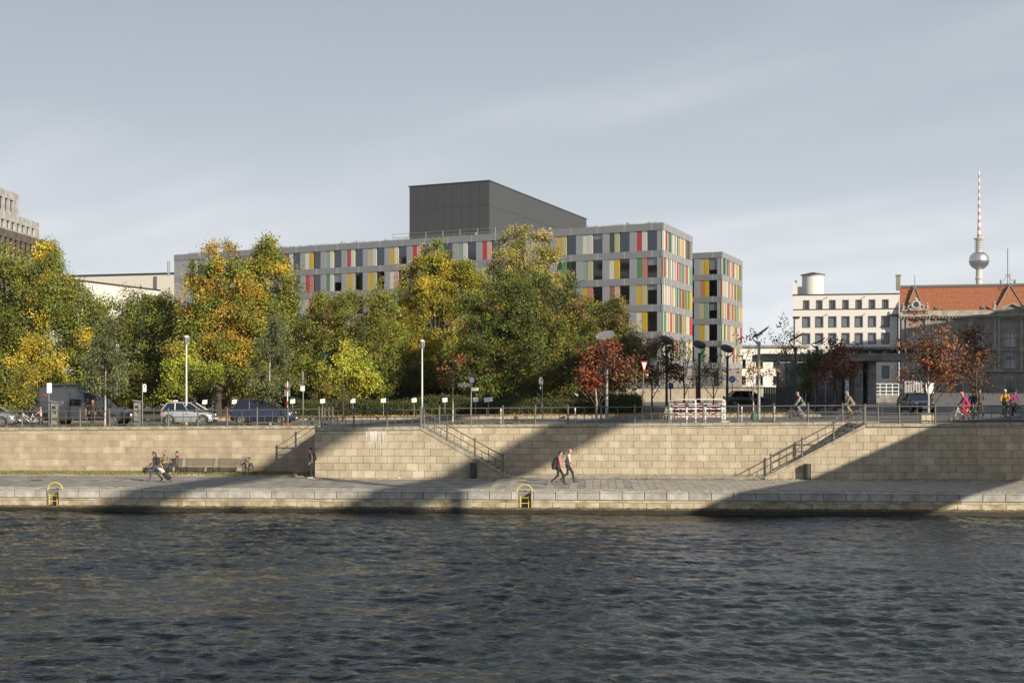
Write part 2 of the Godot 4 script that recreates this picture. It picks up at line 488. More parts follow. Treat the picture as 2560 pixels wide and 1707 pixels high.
func ground_and_water() -> void:
	# water: waves in a fine sheet where the camera looks, a coarse skirt round it
	var w1 := noise(11, 0.20, 2)
	var w2 := noise(12, 0.72, 3)
	var w3 := noise(13, 2.2, 2)
	var calm := noise(14, 0.035, 2)
	var x0 := -40.0; var x1 := 40.0; var z0 := -79.0; var z1 := -24.0
	var dx := 0.19; var dz := 0.125
	var nx := int((x1 - x0) / dx); var nz := int((z1 - z0) / dz)
	var hgt := PackedFloat32Array()
	hgt.resize((nx + 1) * (nz + 1))
	for j in nz + 1:
		var z := z0 + dz * j
		var ez := smoothstep(z1, z1 - 2.0, z)
		for i in nx + 1:
			var x := x0 + dx * i
			var q := 0.75 + 0.55 * calm.get_noise_2d(x, z * 1.4)
			var xr := x * 0.45 + z * 0.16
			var zr := z - x * 0.10
			var h := 0.10 * w1.get_noise_2d(xr * 1.3, zr * 1.6) + 0.095 * q * (1.0 - 2.0 * absf(w2.get_noise_2d(xr * 1.1, zr))) + 0.04 * q * w3.get_noise_2d(xr * 1.5, zr * 0.9)
			hgt[j * (nx + 1) + i] = (h - 0.06) * ez * smoothstep(0.0, 3.0, minf(x - x0, x1 - x))
	var mb := MB.new()
	for j in nz + 1:
		for i in nx + 1:
			var k := j * (nx + 1) + i
			var hx := hgt[j * (nx + 1) + mini(i + 1, nx)] - hgt[j * (nx + 1) + maxi(i - 1, 0)]
			var hz := hgt[mini(j + 1, nz) * (nx + 1) + i] - hgt[maxi(j - 1, 0) * (nx + 1) + i]
			var x := x0 + dx * i
			var z := z0 + dz * j
			mb.v.push_back(Vector3(x, hgt[k], z)); mb.n.push_back(Vector3(-hx / (2 * dx), 1, -hz / (2 * dz)).normalized())
			mb.uv.push_back(Vector2(x * 0.16 + z * 0.03, z * 0.42)); mb.c.push_back(Color.WHITE)
	for j in nz:
		for i in nx:
			var k := j * (nx + 1) + i
			mb.ix.append_array(PackedInt32Array([k, k + 1, k + nx + 2, k, k + nx + 2, k + nx + 1]))
	# skirt
	for r in [[-400, z0, x0, z1], [x1, z0, 400, z1], [-400, z1, 400, 60]]:
		var i := mb.v.size()
		for p in [Vector2(r[0], r[1]), Vector2(r[2], r[1]), Vector2(r[2], r[3]), Vector2(r[0], r[3])]:
			mb.v.push_back(Vector3(p.x, 0, p.y)); mb.n.push_back(Vector3.UP); mb.uv.push_back(Vector2(p.x * 0.16, p.y * 0.42)); mb.c.push_back(Color.WHITE)
		mb.ix.append_array(PackedInt32Array([i, i + 1, i + 2, i, i + 2, i + 3]))
	struct("river_water", mb.mesh(), M.water)
	# the land behind the walls: one sheet to the horizon, gently tilted near the bank as the street is
	var g := MB.new()
	var xs := [-3000.0, -300.0, -45.0, 45.0, 300.0, 3000.0]
	for i in xs.size() - 1:
		var a := bank(xs[i], 0, T_WALL + 0.35); var b := bank(xs[i + 1], 0, T_WALL + 0.35)
		a.y = street_y(a.x) - 0.02; b.y = street_y(b.x) - 0.02
		var c2 := Vector3(b.x, b.y, -4000); var d2 := Vector3(a.x, a.y, -4000)
		g.quad(a, d2, c2, b)
	struct("ground", g.mesh(), M.asphalt)
	# quay path: asphalt between two bands of setts
	var q := MB.new()
	q.quad(bank(-300, QUAY - 0.02, T_EDGE + 0.5), bank(-300, QUAY - 0.02, T_WALL + 0.3), bank(300, QUAY - 0.02, T_WALL + 0.3), bank(300, QUAY - 0.02, T_EDGE + 0.5))
	struct("quay_path", q.mesh(), M.asphalt_path)
	setts(T_EDGE + 0.62, T_EDGE + 1.75, "quay_setts_edge", -44.0, 44.0, 0.0)
	setts(T_WALL - 6.2, T_WALL - 0.02, "quay_setts_wall", -44.0, 44.0, 2.35)
	paving(-10.0, 44.0)
	# upper street: a pavement strip behind the railing, then the carriageway, a kerb, the planted verge
	var kerb := MB.new()
	var verge := MB.new()
	var pave := MB.new()
	for i in 46:
		var s0 := -46.0 + 2.0 * i
		var p0 := bank(s0, 0, 0); var p1 := bank(s0 + 1.99, 0, 0)
		var y0 := street_y(bank(s0, 0, 90).x); var y1 := street_y(bank(s0 + 2, 0, 90).x)
		if s0 < 16.0:
			var c := bank(s0 + 1.0, (y0 + y1) * 0.5 + 0.04, 100.4)
			kerb.cham(c, Vector3(1.98, 0.2, 0.22), 0.02, Basis(Vector3.UP, bank_turn))
			verge.quad(p0 + bank_in * 100.5 + Vector3(0, y0 + 0.1, 0), p0 + bank_in * 140 + Vector3(0, y0 + 0.1, 0), p1 + bank_in * 140 + Vector3(0, y1 + 0.1, 0), p1 + bank_in * 100.5 + Vector3(0, y1 + 0.1, 0))
		pave.quad(p0 + bank_in * (T_WALL + 0.4) + Vector3(0, y0 + 0.0, 0), p0 + bank_in * 89.0 + Vector3(0, y0, 0), p1 + bank_in * 89.0 + Vector3(0, y1, 0), p1 + bank_in * (T_WALL + 0.4) + Vector3(0, y1, 0))
	struct("kerb", kerb.mesh(), M.coping)
	struct("verge", verge.mesh(), M.earth)
	struct("pavement", pave.mesh(), M.pavement)
	# fallen leaves on the verge and along the kerb
	var lm := leaf_mesh(1, 0.11, 0.02, 3)
	var xs2: Array[Transform3D] = []
	var cs: Array[Color] = []
	for i in 5200:
		var s := rng.randf_range(-30, 14)
		var t := 100.6 + absf(rng.randfn(0, 1)) * 3.5
		var p := bank(s, 0, t)
		p.y = street_y(p.x) + 0.115 + rng.randf() * 0.03
		xs2.append(Transform3D(Basis(Vector3(rng.randfn(0, 1), 3, rng.randfn(0, 1)).normalized(), rng.randf() * TAU).scaled(Vector3.ONE * rng.randf_range(0.8, 1.6)), p))
		var k := rng.randf_range(0.6, 1.2)
		cs.append(Color(0.42, 0.23, 0.06) * k if rng.randf() < 0.7 else Color(0.50, 0.36, 0.06) * k)
	var fl := scatter(lm, xs2, cs)
	fl.name = numbered("fallen_leaves")
	add_child(fl)
	tag(fl, "dry yellow and brown leaves lying along the verge under the trees", "leaves", "", "stuff")
	# leaves blown over the quay path
	var qx: Array[Transform3D] = []
	var qc: Array[Color] = []
	for i in 900:
		var s := rng.randf_range(-34, 36)
		var t := T_WALL - 0.2 - absf(rng.randfn(0, 1)) * 4.0
		if t < T_EDGE + 0.6: continue
		var p := bank(s, QUAY + 0.035, t)
		qx.append(Transform3D(Basis(Vector3(rng.randfn(0, 1), 3, rng.randfn(0, 1)).normalized(), rng.randf() * TAU), p))
		qc.append(Color(0.30, 0.20, 0.06) * rng.randf_range(0.5, 1.2))
	var ql := scatter(lm, qx, qc)
	ql.name = numbered("fallen_leaves")
	add_child(ql)
	tag(ql, "few dry leaves blown over the quay path", "leaves", "", "stuff")
	# weeds along the foot of the left-hand wall and grass on the wall tops
	grass(-44, s_of(787, T_WALL), T_WALL - 2.9, T_WALL - 0.15, QUAY, 15000, "weeds", "strip of low weeds and dry grass along the foot of the long plain wall", 0.13)
	grass(-44, s_of(800, 87), T_WALL + 0.5, T_WALL + 1.2, -1.0, 2600, "grass_tufts", "short grass tufts behind the coping of the long plain wall", 0.10)
	grass(s_of(1110, 87), s_of(1330, 87), T_WALL + 0.5, T_WALL + 1.3, -1.0, 1500, "grass_tufts", "grass tufts on the wall top behind the descending stair", 0.13)
	grass(s_of(1835, 87), s_of(1935, 87), T_WALL + 0.5, T_WALL + 1.1, -1.0, 600, "grass_tufts", "grass tufts round the base of the young tree with a green watering bag", 0.10)
	grass(-10, 26, T_BLOCK - 0.35, T_BLOCK - 0.05, QUAY, 900, "weeds", "sparse weeds in the joints at the foot of the projecting walls", 0.08)

func grass(s0: float, s1: float, t0: float, t1: float, y: float, count: int, called: String, label: String, h: float) -> void:
	var b := MB.new()
	for k in 7:
		var a := rng.randf() * TAU
		var o := Vector3(cos(a), 0, sin(a)) * 0.07 * rng.randf()
		var tip := o + Vector3(rng.randfn(0, 0.4), 1, rng.randfn(0, 0.4)) * h * rng.randf_range(0.6, 1.2)
		var side := Vector3(cos(a + 1), 0, sin(a + 1)) * 0.014
		b.tri(o - side, tip, o + side)
	var xs: Array[Transform3D] = []
	var cs: Array[Color] = []
	var patch := noise(91 + count, 0.35, 2)
	for i in count:
		var s := rng.randf_range(s0, s1)
		var t := lerpf(t1, t0, absf(rng.randfn(0, 0.45)))
		if t < t0 or patch.get_noise_2d(s, t * 2.0) < -0.18: continue
		var p := bank(s, y, t)
		if y < 0: p.y = street_y(p.x)
		p.y -= 0.01
		xs.append(Transform3D(Basis(Vector3.UP, rng.randf() * TAU).scaled(Vector3.ONE * rng.randf_range(0.5, 1.3)), p))
		cs.append(Color(0.12, 0.135, 0.035).lerp(Color(0.27, 0.22, 0.10), rng.randf()))
	var o := scatter(b.mesh(), xs, cs)
	o.name = numbered(called)
	add_child(o)
	tag(o, label, "grass", "", "stuff")

func scatter(mesh: Mesh, xs: Array[Transform3D], cs: Array[Color]) -> MultiMeshInstance3D:
	var mm := MultiMesh.new()
	mm.transform_format = MultiMesh.TRANSFORM_3D
	mm.use_colors = true
	mm.mesh = mesh
	mm.instance_count = xs.size()
	for i in xs.size():
		mm.set_instance_transform(i, xs[i])
		mm.set_instance_color(i, cs[i])
	var o := MultiMeshInstance3D.new()
	o.multimesh = mm
	o.material_override = M.leaf
	return o

# small granite setts with open joints, one low stone each; y_over lets the band follow the projecting blocks
func setts(t0: float, t1: float, called: String, s0: float, s1: float, keep: float) -> void:
	var mb := MB.new()
	var rows := int((t1 - t0) / 0.26)
	for r in rows:
		var t := t0 + 0.26 * (r + 0.5)
		if keep > 0.0 and t < t1 - keep and false: continue
		var s := s0 + rng.randf() * 0.2
		while s < s1:
			var w := rng.randf_range(0.22, 0.34)
			var use := true
			if keep > 0.0:
				# band in front of the block faces, and all of the recess floors
				var blk := (s > s_of(787, T_BLOCK) and s < s_of(1262, T_BLOCK)) or s > s_of(1915, T_BLOCK)
				use = t > T_BLOCK - 1.3 and t < T_BLOCK + 0.05 if blk else t > T_WALL - 3.6
				if s < s_of(787, T_BLOCK): use = t > T_WALL - 3.0
			if use:
				mb.col = Color(0.22, 0.20, 0.15)
				var bc := bank(s + w * 0.5, QUAY - 0.012, t)
				mb.quad(bc - bank_axis * w * 0.5 - bank_in * 0.13, bc - bank_axis * w * 0.5 + bank_in * 0.13, bc + bank_axis * w * 0.5 + bank_in * 0.13, bc + bank_axis * w * 0.5 - bank_in * 0.13)
				var k := rng.randf_range(0.62, 1.12)
				mb.col = Color(k, k * rng.randf_range(0.94, 1.0), k * rng.randf_range(0.84, 0.98))
				var c := bank(s + w * 0.5, QUAY - 0.02 + rng.randf() * 0.012, t)
				var hx := bank_axis * (w * 0.5 - 0.026)
				var hz := bank_in * (0.13 - 0.026)
				var b1 := hx * 1.12; var b2 := hz * 1.12
				var up := Vector3(0, 0.035, 0)
				mb.quad(c - hx - hz + up, c - hx + hz + up, c + hx + hz + up, c + hx - hz + up)
				mb.quad(c - b1 - b2, c - hx - hz + up, c + hx - hz + up, c + b1 - b2)
				mb.quad(c + b1 + b2, c + hx + hz + up, c - hx + hz + up, c - b1 + b2)
				mb.quad(c - b1 + b2, c - hx + hz + up, c - hx - hz + up, c - b1 - b2)
				mb.quad(c + b1 - b2, c + hx - hz + up, c + hx + hz + up, c + b1 + b2)
			s += w
	var o := struct(called, mb.mesh(), M.sett)
	o.set_meta("kind", "structure")

# paving slabs of the path, laid in courses across it
func paving(s0: float, s1: float) -> void:
	var mb := MB.new()
	var s := s0
	while s < s1:
		if s < 3.0 and rng.randf() > (s + 10.0) / 13.0:
			s += 0.42
			continue
		var t := T_EDGE + 1.8 + rng.randf() * 0.2
		while t < T_BLOCK - 1.35:
			var l := rng.randf_range(0.5, 0.8)
			var k := rng.randf_range(0.76, 0.90)
			mb.col = Color(k, k * 0.985, k * 0.96)
			var c := bank(s + 0.21, QUAY - 0.005, t + l * 0.5)
			var hx := bank_axis * 0.198
			var hz := bank_in * (l * 0.5 - 0.012)
			mb.quad(c - hx - hz, c - hx + hz, c + hx + hz, c + hx - hz)
			mb.quad(c - hx - hz - Vector3(0, 0.02, 0), c - hx - hz, c + hx - hz, c + hx - hz - Vector3(0, 0.02, 0))
			t += l
		s += 0.42
	struct("path_paving", mb.mesh(), M.sett)

# ---------------------------------------------------------------- embankment walls
# one block: bevelled front towards the river (+z of its own axes), no back
func stone(w: float, h: float, depth: float, seed_: int, r := 0.012) -> ArrayMesh:
	var mb := MB.new()
	var q := RandomNumberGenerator.new()
	q.seed = seed_
	var o := Vector2(q.randf() * 7.0, q.randf() * 7.0)
	var a := w * 0.5; var b := h * 0.5; var z := depth
	mb.face(Vector3(0, 0, z), Vector3(a - r, 0, 0), Vector3(0, b - r, 0))
	mb.quad(Vector3(-a, -b, z - r), Vector3(-a, b, z - r), Vector3(-a + r, b - r, z), Vector3(-a + r, -b + r, z))
	mb.quad(Vector3(a - r, -b + r, z), Vector3(a - r, b - r, z), Vector3(a, b, z - r), Vector3(a, -b, z - r))
	mb.quad(Vector3(-a + r, b - r, z), Vector3(-a, b, z - r), Vector3(a, b, z - r), Vector3(a - r, b - r, z))
	mb.quad(Vector3(-a, -b, z - r), Vector3(-a + r, -b + r, z), Vector3(a - r, -b + r, z), Vector3(a, -b, z - r))
	mb.quad(Vector3(-a, -b, 0), Vector3(-a, b, 0), Vector3(-a, b, z - r), Vector3(-a, -b, z - r))
	mb.quad(Vector3(a, -b, z - r), Vector3(a, b, z - r), Vector3(a, b, 0), Vector3(a, -b, 0))
	mb.quad(Vector3(-a, b, z - r), Vector3(-a, b, 0), Vector3(a, b, 0), Vector3(a, b, z - r))
	mb.quad(Vector3(-a, -b, 0), Vector3(-a, -b, z - r), Vector3(a, -b, z - r), Vector3(a, -b, 0))
	for i in mb.v.size():
		mb.uv[i] = Vector2(mb.v[i].x, mb.v[i].y) + o
	return mb.mesh()

# a wall of stones from s0 to s1 on the line t; top_of(s) is the height of the coping's underside. slope: stones are left out where cut.(s, y) says so
func stone_wall(called: String, label: String, s0: float, s1: float, t: float, course: float, len: float, kind: String, gap: float, pick: Array, keep: PackedVector2Array, top_of: Callable, core: ArrayMesh) -> Node3D:
	var w := thing(called, label, "wall", bank(s0, QUAY, t), bank_turn)
	part(w, "core", core, M.joint)
	var variants := []
	for k in 6: variants.append(stone(len - gap, course - gap, 0.07, 100 + k))
	var half := stone(len * 0.5 - gap, course - gap, 0.07, 120)
	var rows := 8
	for r in rows:
		var y := r * course
		var s := s0 - (len * 0.5 if r % 2 else 0.0)
		while s < s1 - 0.02:
			var a := maxf(s, s0)
			var b := minf(s + len, s1)
			s += len
			var mid := (a + b) * 0.5
			var top: float = top_of.call(mid) - QUAY
			if y > top - 0.05 or b - a < 0.1: continue
			var hh := minf(course, top - y)
			var me: ArrayMesh
			var which: int = pick[rng.randi() % pick.size()]
			if keep.size():
				# stones that meet the slope of a stair are cut to it
				var g2 := gap * 0.5
				var rect := PackedVector2Array([Vector2(a - s0 + g2, y + g2), Vector2(b - s0 - g2, y + g2), Vector2(b - s0 - g2, y + hh - g2), Vector2(a - s0 + g2, y + hh - g2)])
				var inside := true
				for c in rect:
					if not Geometry2D.is_point_in_polygon(c, keep): inside = false
				if not inside:
					for poly in Geometry2D.intersect_polygons(rect, keep):
						var mb := MB.new()
						mb.prism(poly, 0.07, Transform3D(Basis(), Vector3(0, 0, 0.035)))
						for i in mb.v.size(): mb.uv[i] = Vector2(mb.v[i].x, mb.v[i].y) * 1.1
						part(w, "cut_stone", mb.mesh(), M["%s_%d" % [kind, which]])
					continue
			if b - a > len - 0.02 and hh > course - 0.02: me = variants[rng.randi() % 6]
			elif absf(b - a - len * 0.5) < 0.02 and hh > course - 0.02: me = half
			else: me = stone(b - a - gap, hh - gap, 0.07, 130 + rng.randi() % 9)
			part(w, "stone", me, M["%s_%d" % [kind, which]], Transform3D(Basis(), Vector3(mid - s0, y + hh * 0.5, rng.randf_range(-0.004, 0.004))))
	return w

func stepped_outline(pts: Array) -> PackedVector2Array:
	var o := PackedVector2Array()
	for p in pts: o.append(p)
	return o

func embankment() -> void:
	var none := PackedVector2Array()
	var top_wall := func(s: float) -> float: return street_y(bank(s, 0, T_WALL).x) - 0.18
	var top_block := func(s: float) -> float: return street_y(bank(s, 0, T_BLOCK).x) - 0.18
	var sb0 := s_of(787, T_BLOCK)
	var st0 := s_of(1049, T_BLOCK)      # head of the left stair
	var st1 := s_of(1270, T_BLOCK)      # foot of the left stair
	var sr0 := s_of(1912, T_BLOCK)      # foot of the right stair
	var sr1 := s_of(2166, T_BLOCK)      # head of the right stair
	# long plain wall on the left
	var core := func(s0: float, s1: float, deep: float, topf: Callable) -> ArrayMesh:
		var mb := MB.new()
		var y0: float = topf.call(s0) - QUAY
		var y1: float = topf.call(s1) - QUAY
		mb.prism(PackedVector2Array([Vector2(0, -1.2), Vector2(s1 - s0, -1.2), Vector2(s1 - s0, y1), Vector2(0, y0)]), deep, Transform3D(Basis(), Vector3(0, 0, -deep * 0.5)))
		return mb.mesh()
	stone_wall("embankment_wall", "long tan sandstone wall with cream stones behind the slatted bench", -41.0, sb0, T_WALL, 0.392, 0.70, "sandstone", 0.004, [0, 0, 1, 1, 2, 4, 5, 5, 0, 3], none, top_wall, core.call(-41.0, sb0 + 0.3, 1.0, top_wall))
	stone_wall("embankment_wall", "recessed pale stone wall between the two river stairs", s_of(1049, T_WALL), s_of(2200, T_WALL), T_WALL, 0.40, 0.765, "limestone", 0.012, [0, 0, 1, 2, 2, 3, 4, 5], none, top_wall, core.call(s_of(1049, T_WALL), s_of(2200, T_WALL), 1.0, top_wall))
	# projecting blocks; their stair sides are cut along the slope
	var yt0 := street_y(bank(st0, 0, T_BLOCK).x) - QUAY
	var cut_l := PackedVector2Array([Vector2(-1, -0.5), Vector2(st1 - sb0, -0.5), Vector2(st1 - sb0, 0.0), Vector2(st0 - sb0, yt0 - 0.16), Vector2(st0 - sb0, yt0 + 2), Vector2(-1, yt0 + 2)])
	var mbl := MB.new()
	mbl.prism(PackedVector2Array([Vector2(0, -1.2), Vector2(st1 - sb0, -1.2), Vector2(st1 - sb0, -0.02), Vector2(st0 - sb0, yt0 - 0.17), Vector2(0, yt0 - 0.17)]), 0.5, Transform3D(Basis(), Vector3(0, 0, -0.25)))
	mbl.span(Vector3(0, -1.2, -3.95), Vector3(0.5, yt0 - 0.17, -0.5))
	var wl := stone_wall("projecting_wall", "projecting pale stone wall with white streaks beside the descending stair", sb0, st1, T_BLOCK, 0.423, 0.715, "limestone", 0.013, [0, 1, 2, 2, 3, 4, 5, 0], cut_l, top_block, mbl.mesh())
	var yt1 := street_y(bank(sr1, 0, T_BLOCK).x) - QUAY
	var cut_r := PackedVector2Array([Vector2(0, -0.5), Vector2(60, -0.5), Vector2(60, yt1 + 3), Vector2(sr1 - sr0, yt1 + 3), Vector2(sr1 - sr0, yt1 - 0.16), Vector2(0, 0.0)])
	var mbr := MB.new()
	mbr.prism(PackedVector2Array([Vector2(0, -1.2), Vector2(42 - sr0, -1.2), Vector2(42 - sr0, yt1 + 0.1), Vector2(sr1 - sr0, yt1 - 0.17), Vector2(0, -0.02)]), 0.5, Transform3D(Basis(), Vector3(0, 0, -0.25)))
	stone_wall("projecting_wall", "projecting pale stone wall by the rising stair, mostly in bridge shade", sr0, 42.0, T_BLOCK, 0.425, 0.80, "limestone", 0.013, [0, 1, 1, 4, 5, 2, 3], cut_r, top_block, mbr.mesh())
	# sloping cut stones that close the walls under the stair copings
	# white drips on the left block: lime washed down over the stones
	var drips := MB.new()
	for i in 46:
		var x := s_of(rng.randf_range(914, 972), T_BLOCK) - sb0
		var l := rng.randf_range(0.2, 1.0) * (1.6 if rng.randf() < 0.15 else 1.0)
		var wd := rng.randf_range(0.012, 0.05)
		var y := yt0 - 0.2 - rng.randf() * 0.1
		drips.quad(Vector3(x, y - l, 0.0785), Vector3(x - wd * 0.5, y, 0.0785), Vector3(x + wd * 0.5, y, 0.0785), Vector3(x + wd * 0.3, y - l, 0.0785))
	part(wl, "lime_drips", drips.mesh(), mat("lime", 0.66, 0.63, 0.58, 0.95))
	var tops := MB.new()
	var a0 := st0 - sb0
	tops.quad(Vector3(0, yt0 - 0.03, -0.3), Vector3(0, yt0 - 0.03, -4.0), Vector3(a0, yt0 - 0.03, -4.0), Vector3(a0, yt0 - 0.03, -0.3))
	part(wl, "platform", tops.mesh(), M.asphalt_path)
	var rt := MB.new()
	var x9 := 42.0
	rt.quad(bank(sr1, yt1 + QUAY - 0.03, T_BLOCK + 0.3), bank(sr1, yt1 + QUAY - 0.03, T_WALL + 0.5), bank(x9, yt1 + QUAY + 0.13, T_WALL + 0.5), bank(x9, yt1 + QUAY + 0.13, T_BLOCK + 0.3))
	struct("pavement_over_wall", rt.mesh(), M.pavement)
	# copings: slabs with a small overhang
	var slab := func(called: String, label: String, s0: float, s1: float, t: float, depth: float, len: float) -> void:
		var c := thing(called, label, "coping", bank(s0, street_y(bank(s0, 0, t).x), t), bank_turn)
		var k := int(ceil((s1 - s0) / len))
		var l := (s1 - s0) / k
		var mb := MB.new()
		mb.cham(Vector3(0, -0.09, -depth * 0.5 + 0.12), Vector3(l - 0.012, 0.18, depth), 0.02)
		var me := mb.mesh()
		var y00 := street_y(bank(s0, 0, t).x)
		for i in k:
			part(c, "slab", me, M.coping, Transform3D(Basis(), Vector3((i + 0.5) * l, street_y(bank(s0 + (i + 0.5) * l, 0, t).x) - y00 + 0.012, 0)))
	slab.call("wall_coping", "weathered coping slabs along the top of the long plain wall", -41.0, sb0, T_WALL, 0.55, 1.85)
	slab.call("wall_coping", "coping slabs on the recessed wall between the stairs", s_of(1049, T_WALL), s_of(2200, T_WALL), T_WALL, 0.55, 2.0)
	slab.call("wall_coping", "coping slabs on the projecting wall with white streaks", sb0, st0, T_BLOCK, 0.5, 1.9)
	slab.call("wall_coping", "coping slabs on the projecting wall in bridge shade", sr1, 42.0, T_BLOCK, 0.5, 2.1)
	var sloped := func(label: String, sa: float, ya: float, sb: float, yb: float) -> void:
		var c := thing("stair_coping", label, "coping", bank(sa, ya, T_BLOCK), bank_turn)
		var v := Vector3(sb - sa, yb - ya, 0)
		var ang := atan2(v.y, v.x)
		var k := 3
		for i in k:
			var mb := MB.new()
			mb.cham(Vector3.ZERO, Vector3(v.length() / k - 0.012, 0.15, 0.5), 0.015)
			part(c, "slab", mb.mesh(), M.coping, Transform3D(Basis(Vector3(0, 0, 1), ang), v * ((i + 0.5) / k) + Vector3(0, -0.055, -0.15)))
	sloped.call("sloping coping slabs beside the stair that descends to the right", st0, yt0 + QUAY, st1, QUAY + 0.1)
	sloped.call("sloping coping slabs beside the stair that climbs to the right", sr0, QUAY + 0.1, sr1, yt1 + QUAY)
	# stairs: each step a block
	var stair := func(label: String, sa: float, sb: float, yt: float, dirn: float, sunk: float) -> void:
		var w := thing("river_stair", label, "stair", bank(sa, QUAY, T_BLOCK + 0.5), bank_turn)
		var k := 18
		var run := absf(sb - sa) / k
		var rise := yt / k
		var width := T_WALL - T_BLOCK - 0.5 - 0.08
		for i in k:
			var mb := MB.new()
			var h := (i + 1) * rise - sunk * clampf((k - 1 - i) / 5.0, 0.0, 1.0)
			mb.cham(Vector3(0, h - 0.10, -width * 0.5), Vector3(run + 0.06, 0.20, width), 0.012)
			part(w, "step", mb.mesh(), M.coping, Transform3D(Basis(), Vector3(dirn * (k - 1 - i + 0.5) * run, 0, 0)))
	stair.call("stone stair descending to the quay beside the dark litter bin", st0, st1, yt0, 1.0, 0.1)
	stair.call("stone stair climbing to the street beside the bin in sun", sr1, sr0, yt1, -1.0, 0.5)
	# quay edge: big granite blocks, a thin string course and the stained blocks at the waterline
	var e := thing("quay_edge", "granite quay edge of big grey blocks above stained stones at the waterline", "quay edge", bank(-38, 0, T_EDGE), bank_turn)
	var bw := 1.13
	var big := []
	for i in 4: big.append(stone(bw - 0.022, 0.36, 0.10, 200 + i, 0.02))
	var thin := stone(1.45 - 0.015, 0.13, 0.05, 210, 0.008)
	var low := []
	for i in 3: low.append(stone(1.2 - 0.016, 0.44, 0.05, 220 + i, 0.012))
	# two ladder recesses are left free of stones
	var lads := [s_of(130, T_EDGE) + 38.0, s_of(1311, T_EDGE) + 38.0]
	var back := MB.new()
	var from := 0.0
	for l in lads + [80.0]:
		var to: float = minf(l - 0.33, 76.0)
		back.span(Vector3(from, -1.5, -0.4), Vector3(to, 1.06, 0.0))
		from = l + 0.33
	back.span(Vector3(0, -1.5, -0.72), Vector3(76, 1.06, -0.42))
	part(e, "core", back.mesh(), M.concrete)
	var row := func(called: String, w: float, h: float, deep: float, y: float, gap: float, shapes: Array, mats: String, kinds: int, capped: bool) -> void:
		for i in int(76.0 / w):
			var lo := i * w; var hi := lo + w
			var pieces := [[lo, hi]]
			for l in lads:
				if lo < l + 0.33 and hi > l - 0.33:
					pieces = []
					if lo < l - 0.45: pieces.append([lo, l - 0.33])
					if hi > l + 0.45: pieces.append([l + 0.33, hi])
			for p in pieces:
				var full: bool = p[1] - p[0] > w - 0.01
				var me: ArrayMesh = shapes[rng.randi() % shapes.size()] if full else stone(p[1] - p[0] - gap, h, deep, 230)
				var m: Material = M["%s_%d" % [mats, rng.randi() % kinds]]
				var b := part(e, called, me, m, Transform3D(Basis(), Vector3((p[0] + p[1]) * 0.5, y, rng.randf_range(-0.006, 0.004))))
				if capped:
					var cm := MB.new()
					cm.cham(Vector3(0, 0.205, -0.22), Vector3(p[1] - p[0] - gap, 0.05, 0.68), 0.012)
					part(b, "top_face", cm.mesh(), m)
	row.call("edge_block", bw, 0.36, 0.10, 0.86, 0.022, big, "granite", 4, true)
	row.call("string_stone", 1.45, 0.13, 0.05, 0.605, 0.015, [thin], "quay_stone", 3, false)
	row.call("waterline_stone", 1.2, 0.44, 0.05, 0.31, 0.016, low, "quay_stone", 3, false)
	# wet algae growing in an uneven crust just above the water
	var al := MB.new()
	var an := noise(51, 1.6, 4)
	for i in 380:
		var x := i * 0.2
		var y0 := 0.17 + 0.035 * an.get_noise_2d(x, 0.0)
		var y1 := 0.17 + 0.035 * an.get_noise_2d(x + 0.2, 0.0)
		al.quad(Vector3(x, -0.5, 0.085), Vector3(x, y0, 0.075), Vector3(x + 0.2, y1, 0.075), Vector3(x + 0.2, -0.5, 0.085))
		al.quad(Vector3(x, y0, 0.075), Vector3(x, y0 + 0.015, 0.03), Vector3(x + 0.2, y1 + 0.015, 0.03), Vector3(x + 0.2, y1, 0.075))
	part(e, "algae_crust", al.mesh(), M.algae)
	# brown tide stain in ragged patches over the algae
	var sn := noise(52, 2.6, 4)
	var ti := MB.new()
	for i in 760:
		var x := i * 0.1
		var y0 := 0.29 + 0.06 * sn.get_noise_2d(x, 3.0)
		var y1 := 0.29 + 0.06 * sn.get_noise_2d(x + 0.1, 3.0)
		ti.quad(Vector3(x, 0.05, 0.0585), Vector3(x, y0, 0.0585), Vector3(x + 0.1, y1, 0.0585), Vector3(x + 0.1, 0.05, 0.0585))
	part(e, "tide_stain", ti.mesh(), mat("tide", 0.22, 0.17, 0.10, 0.8, 0.0, M.tex_strong, 0.8))

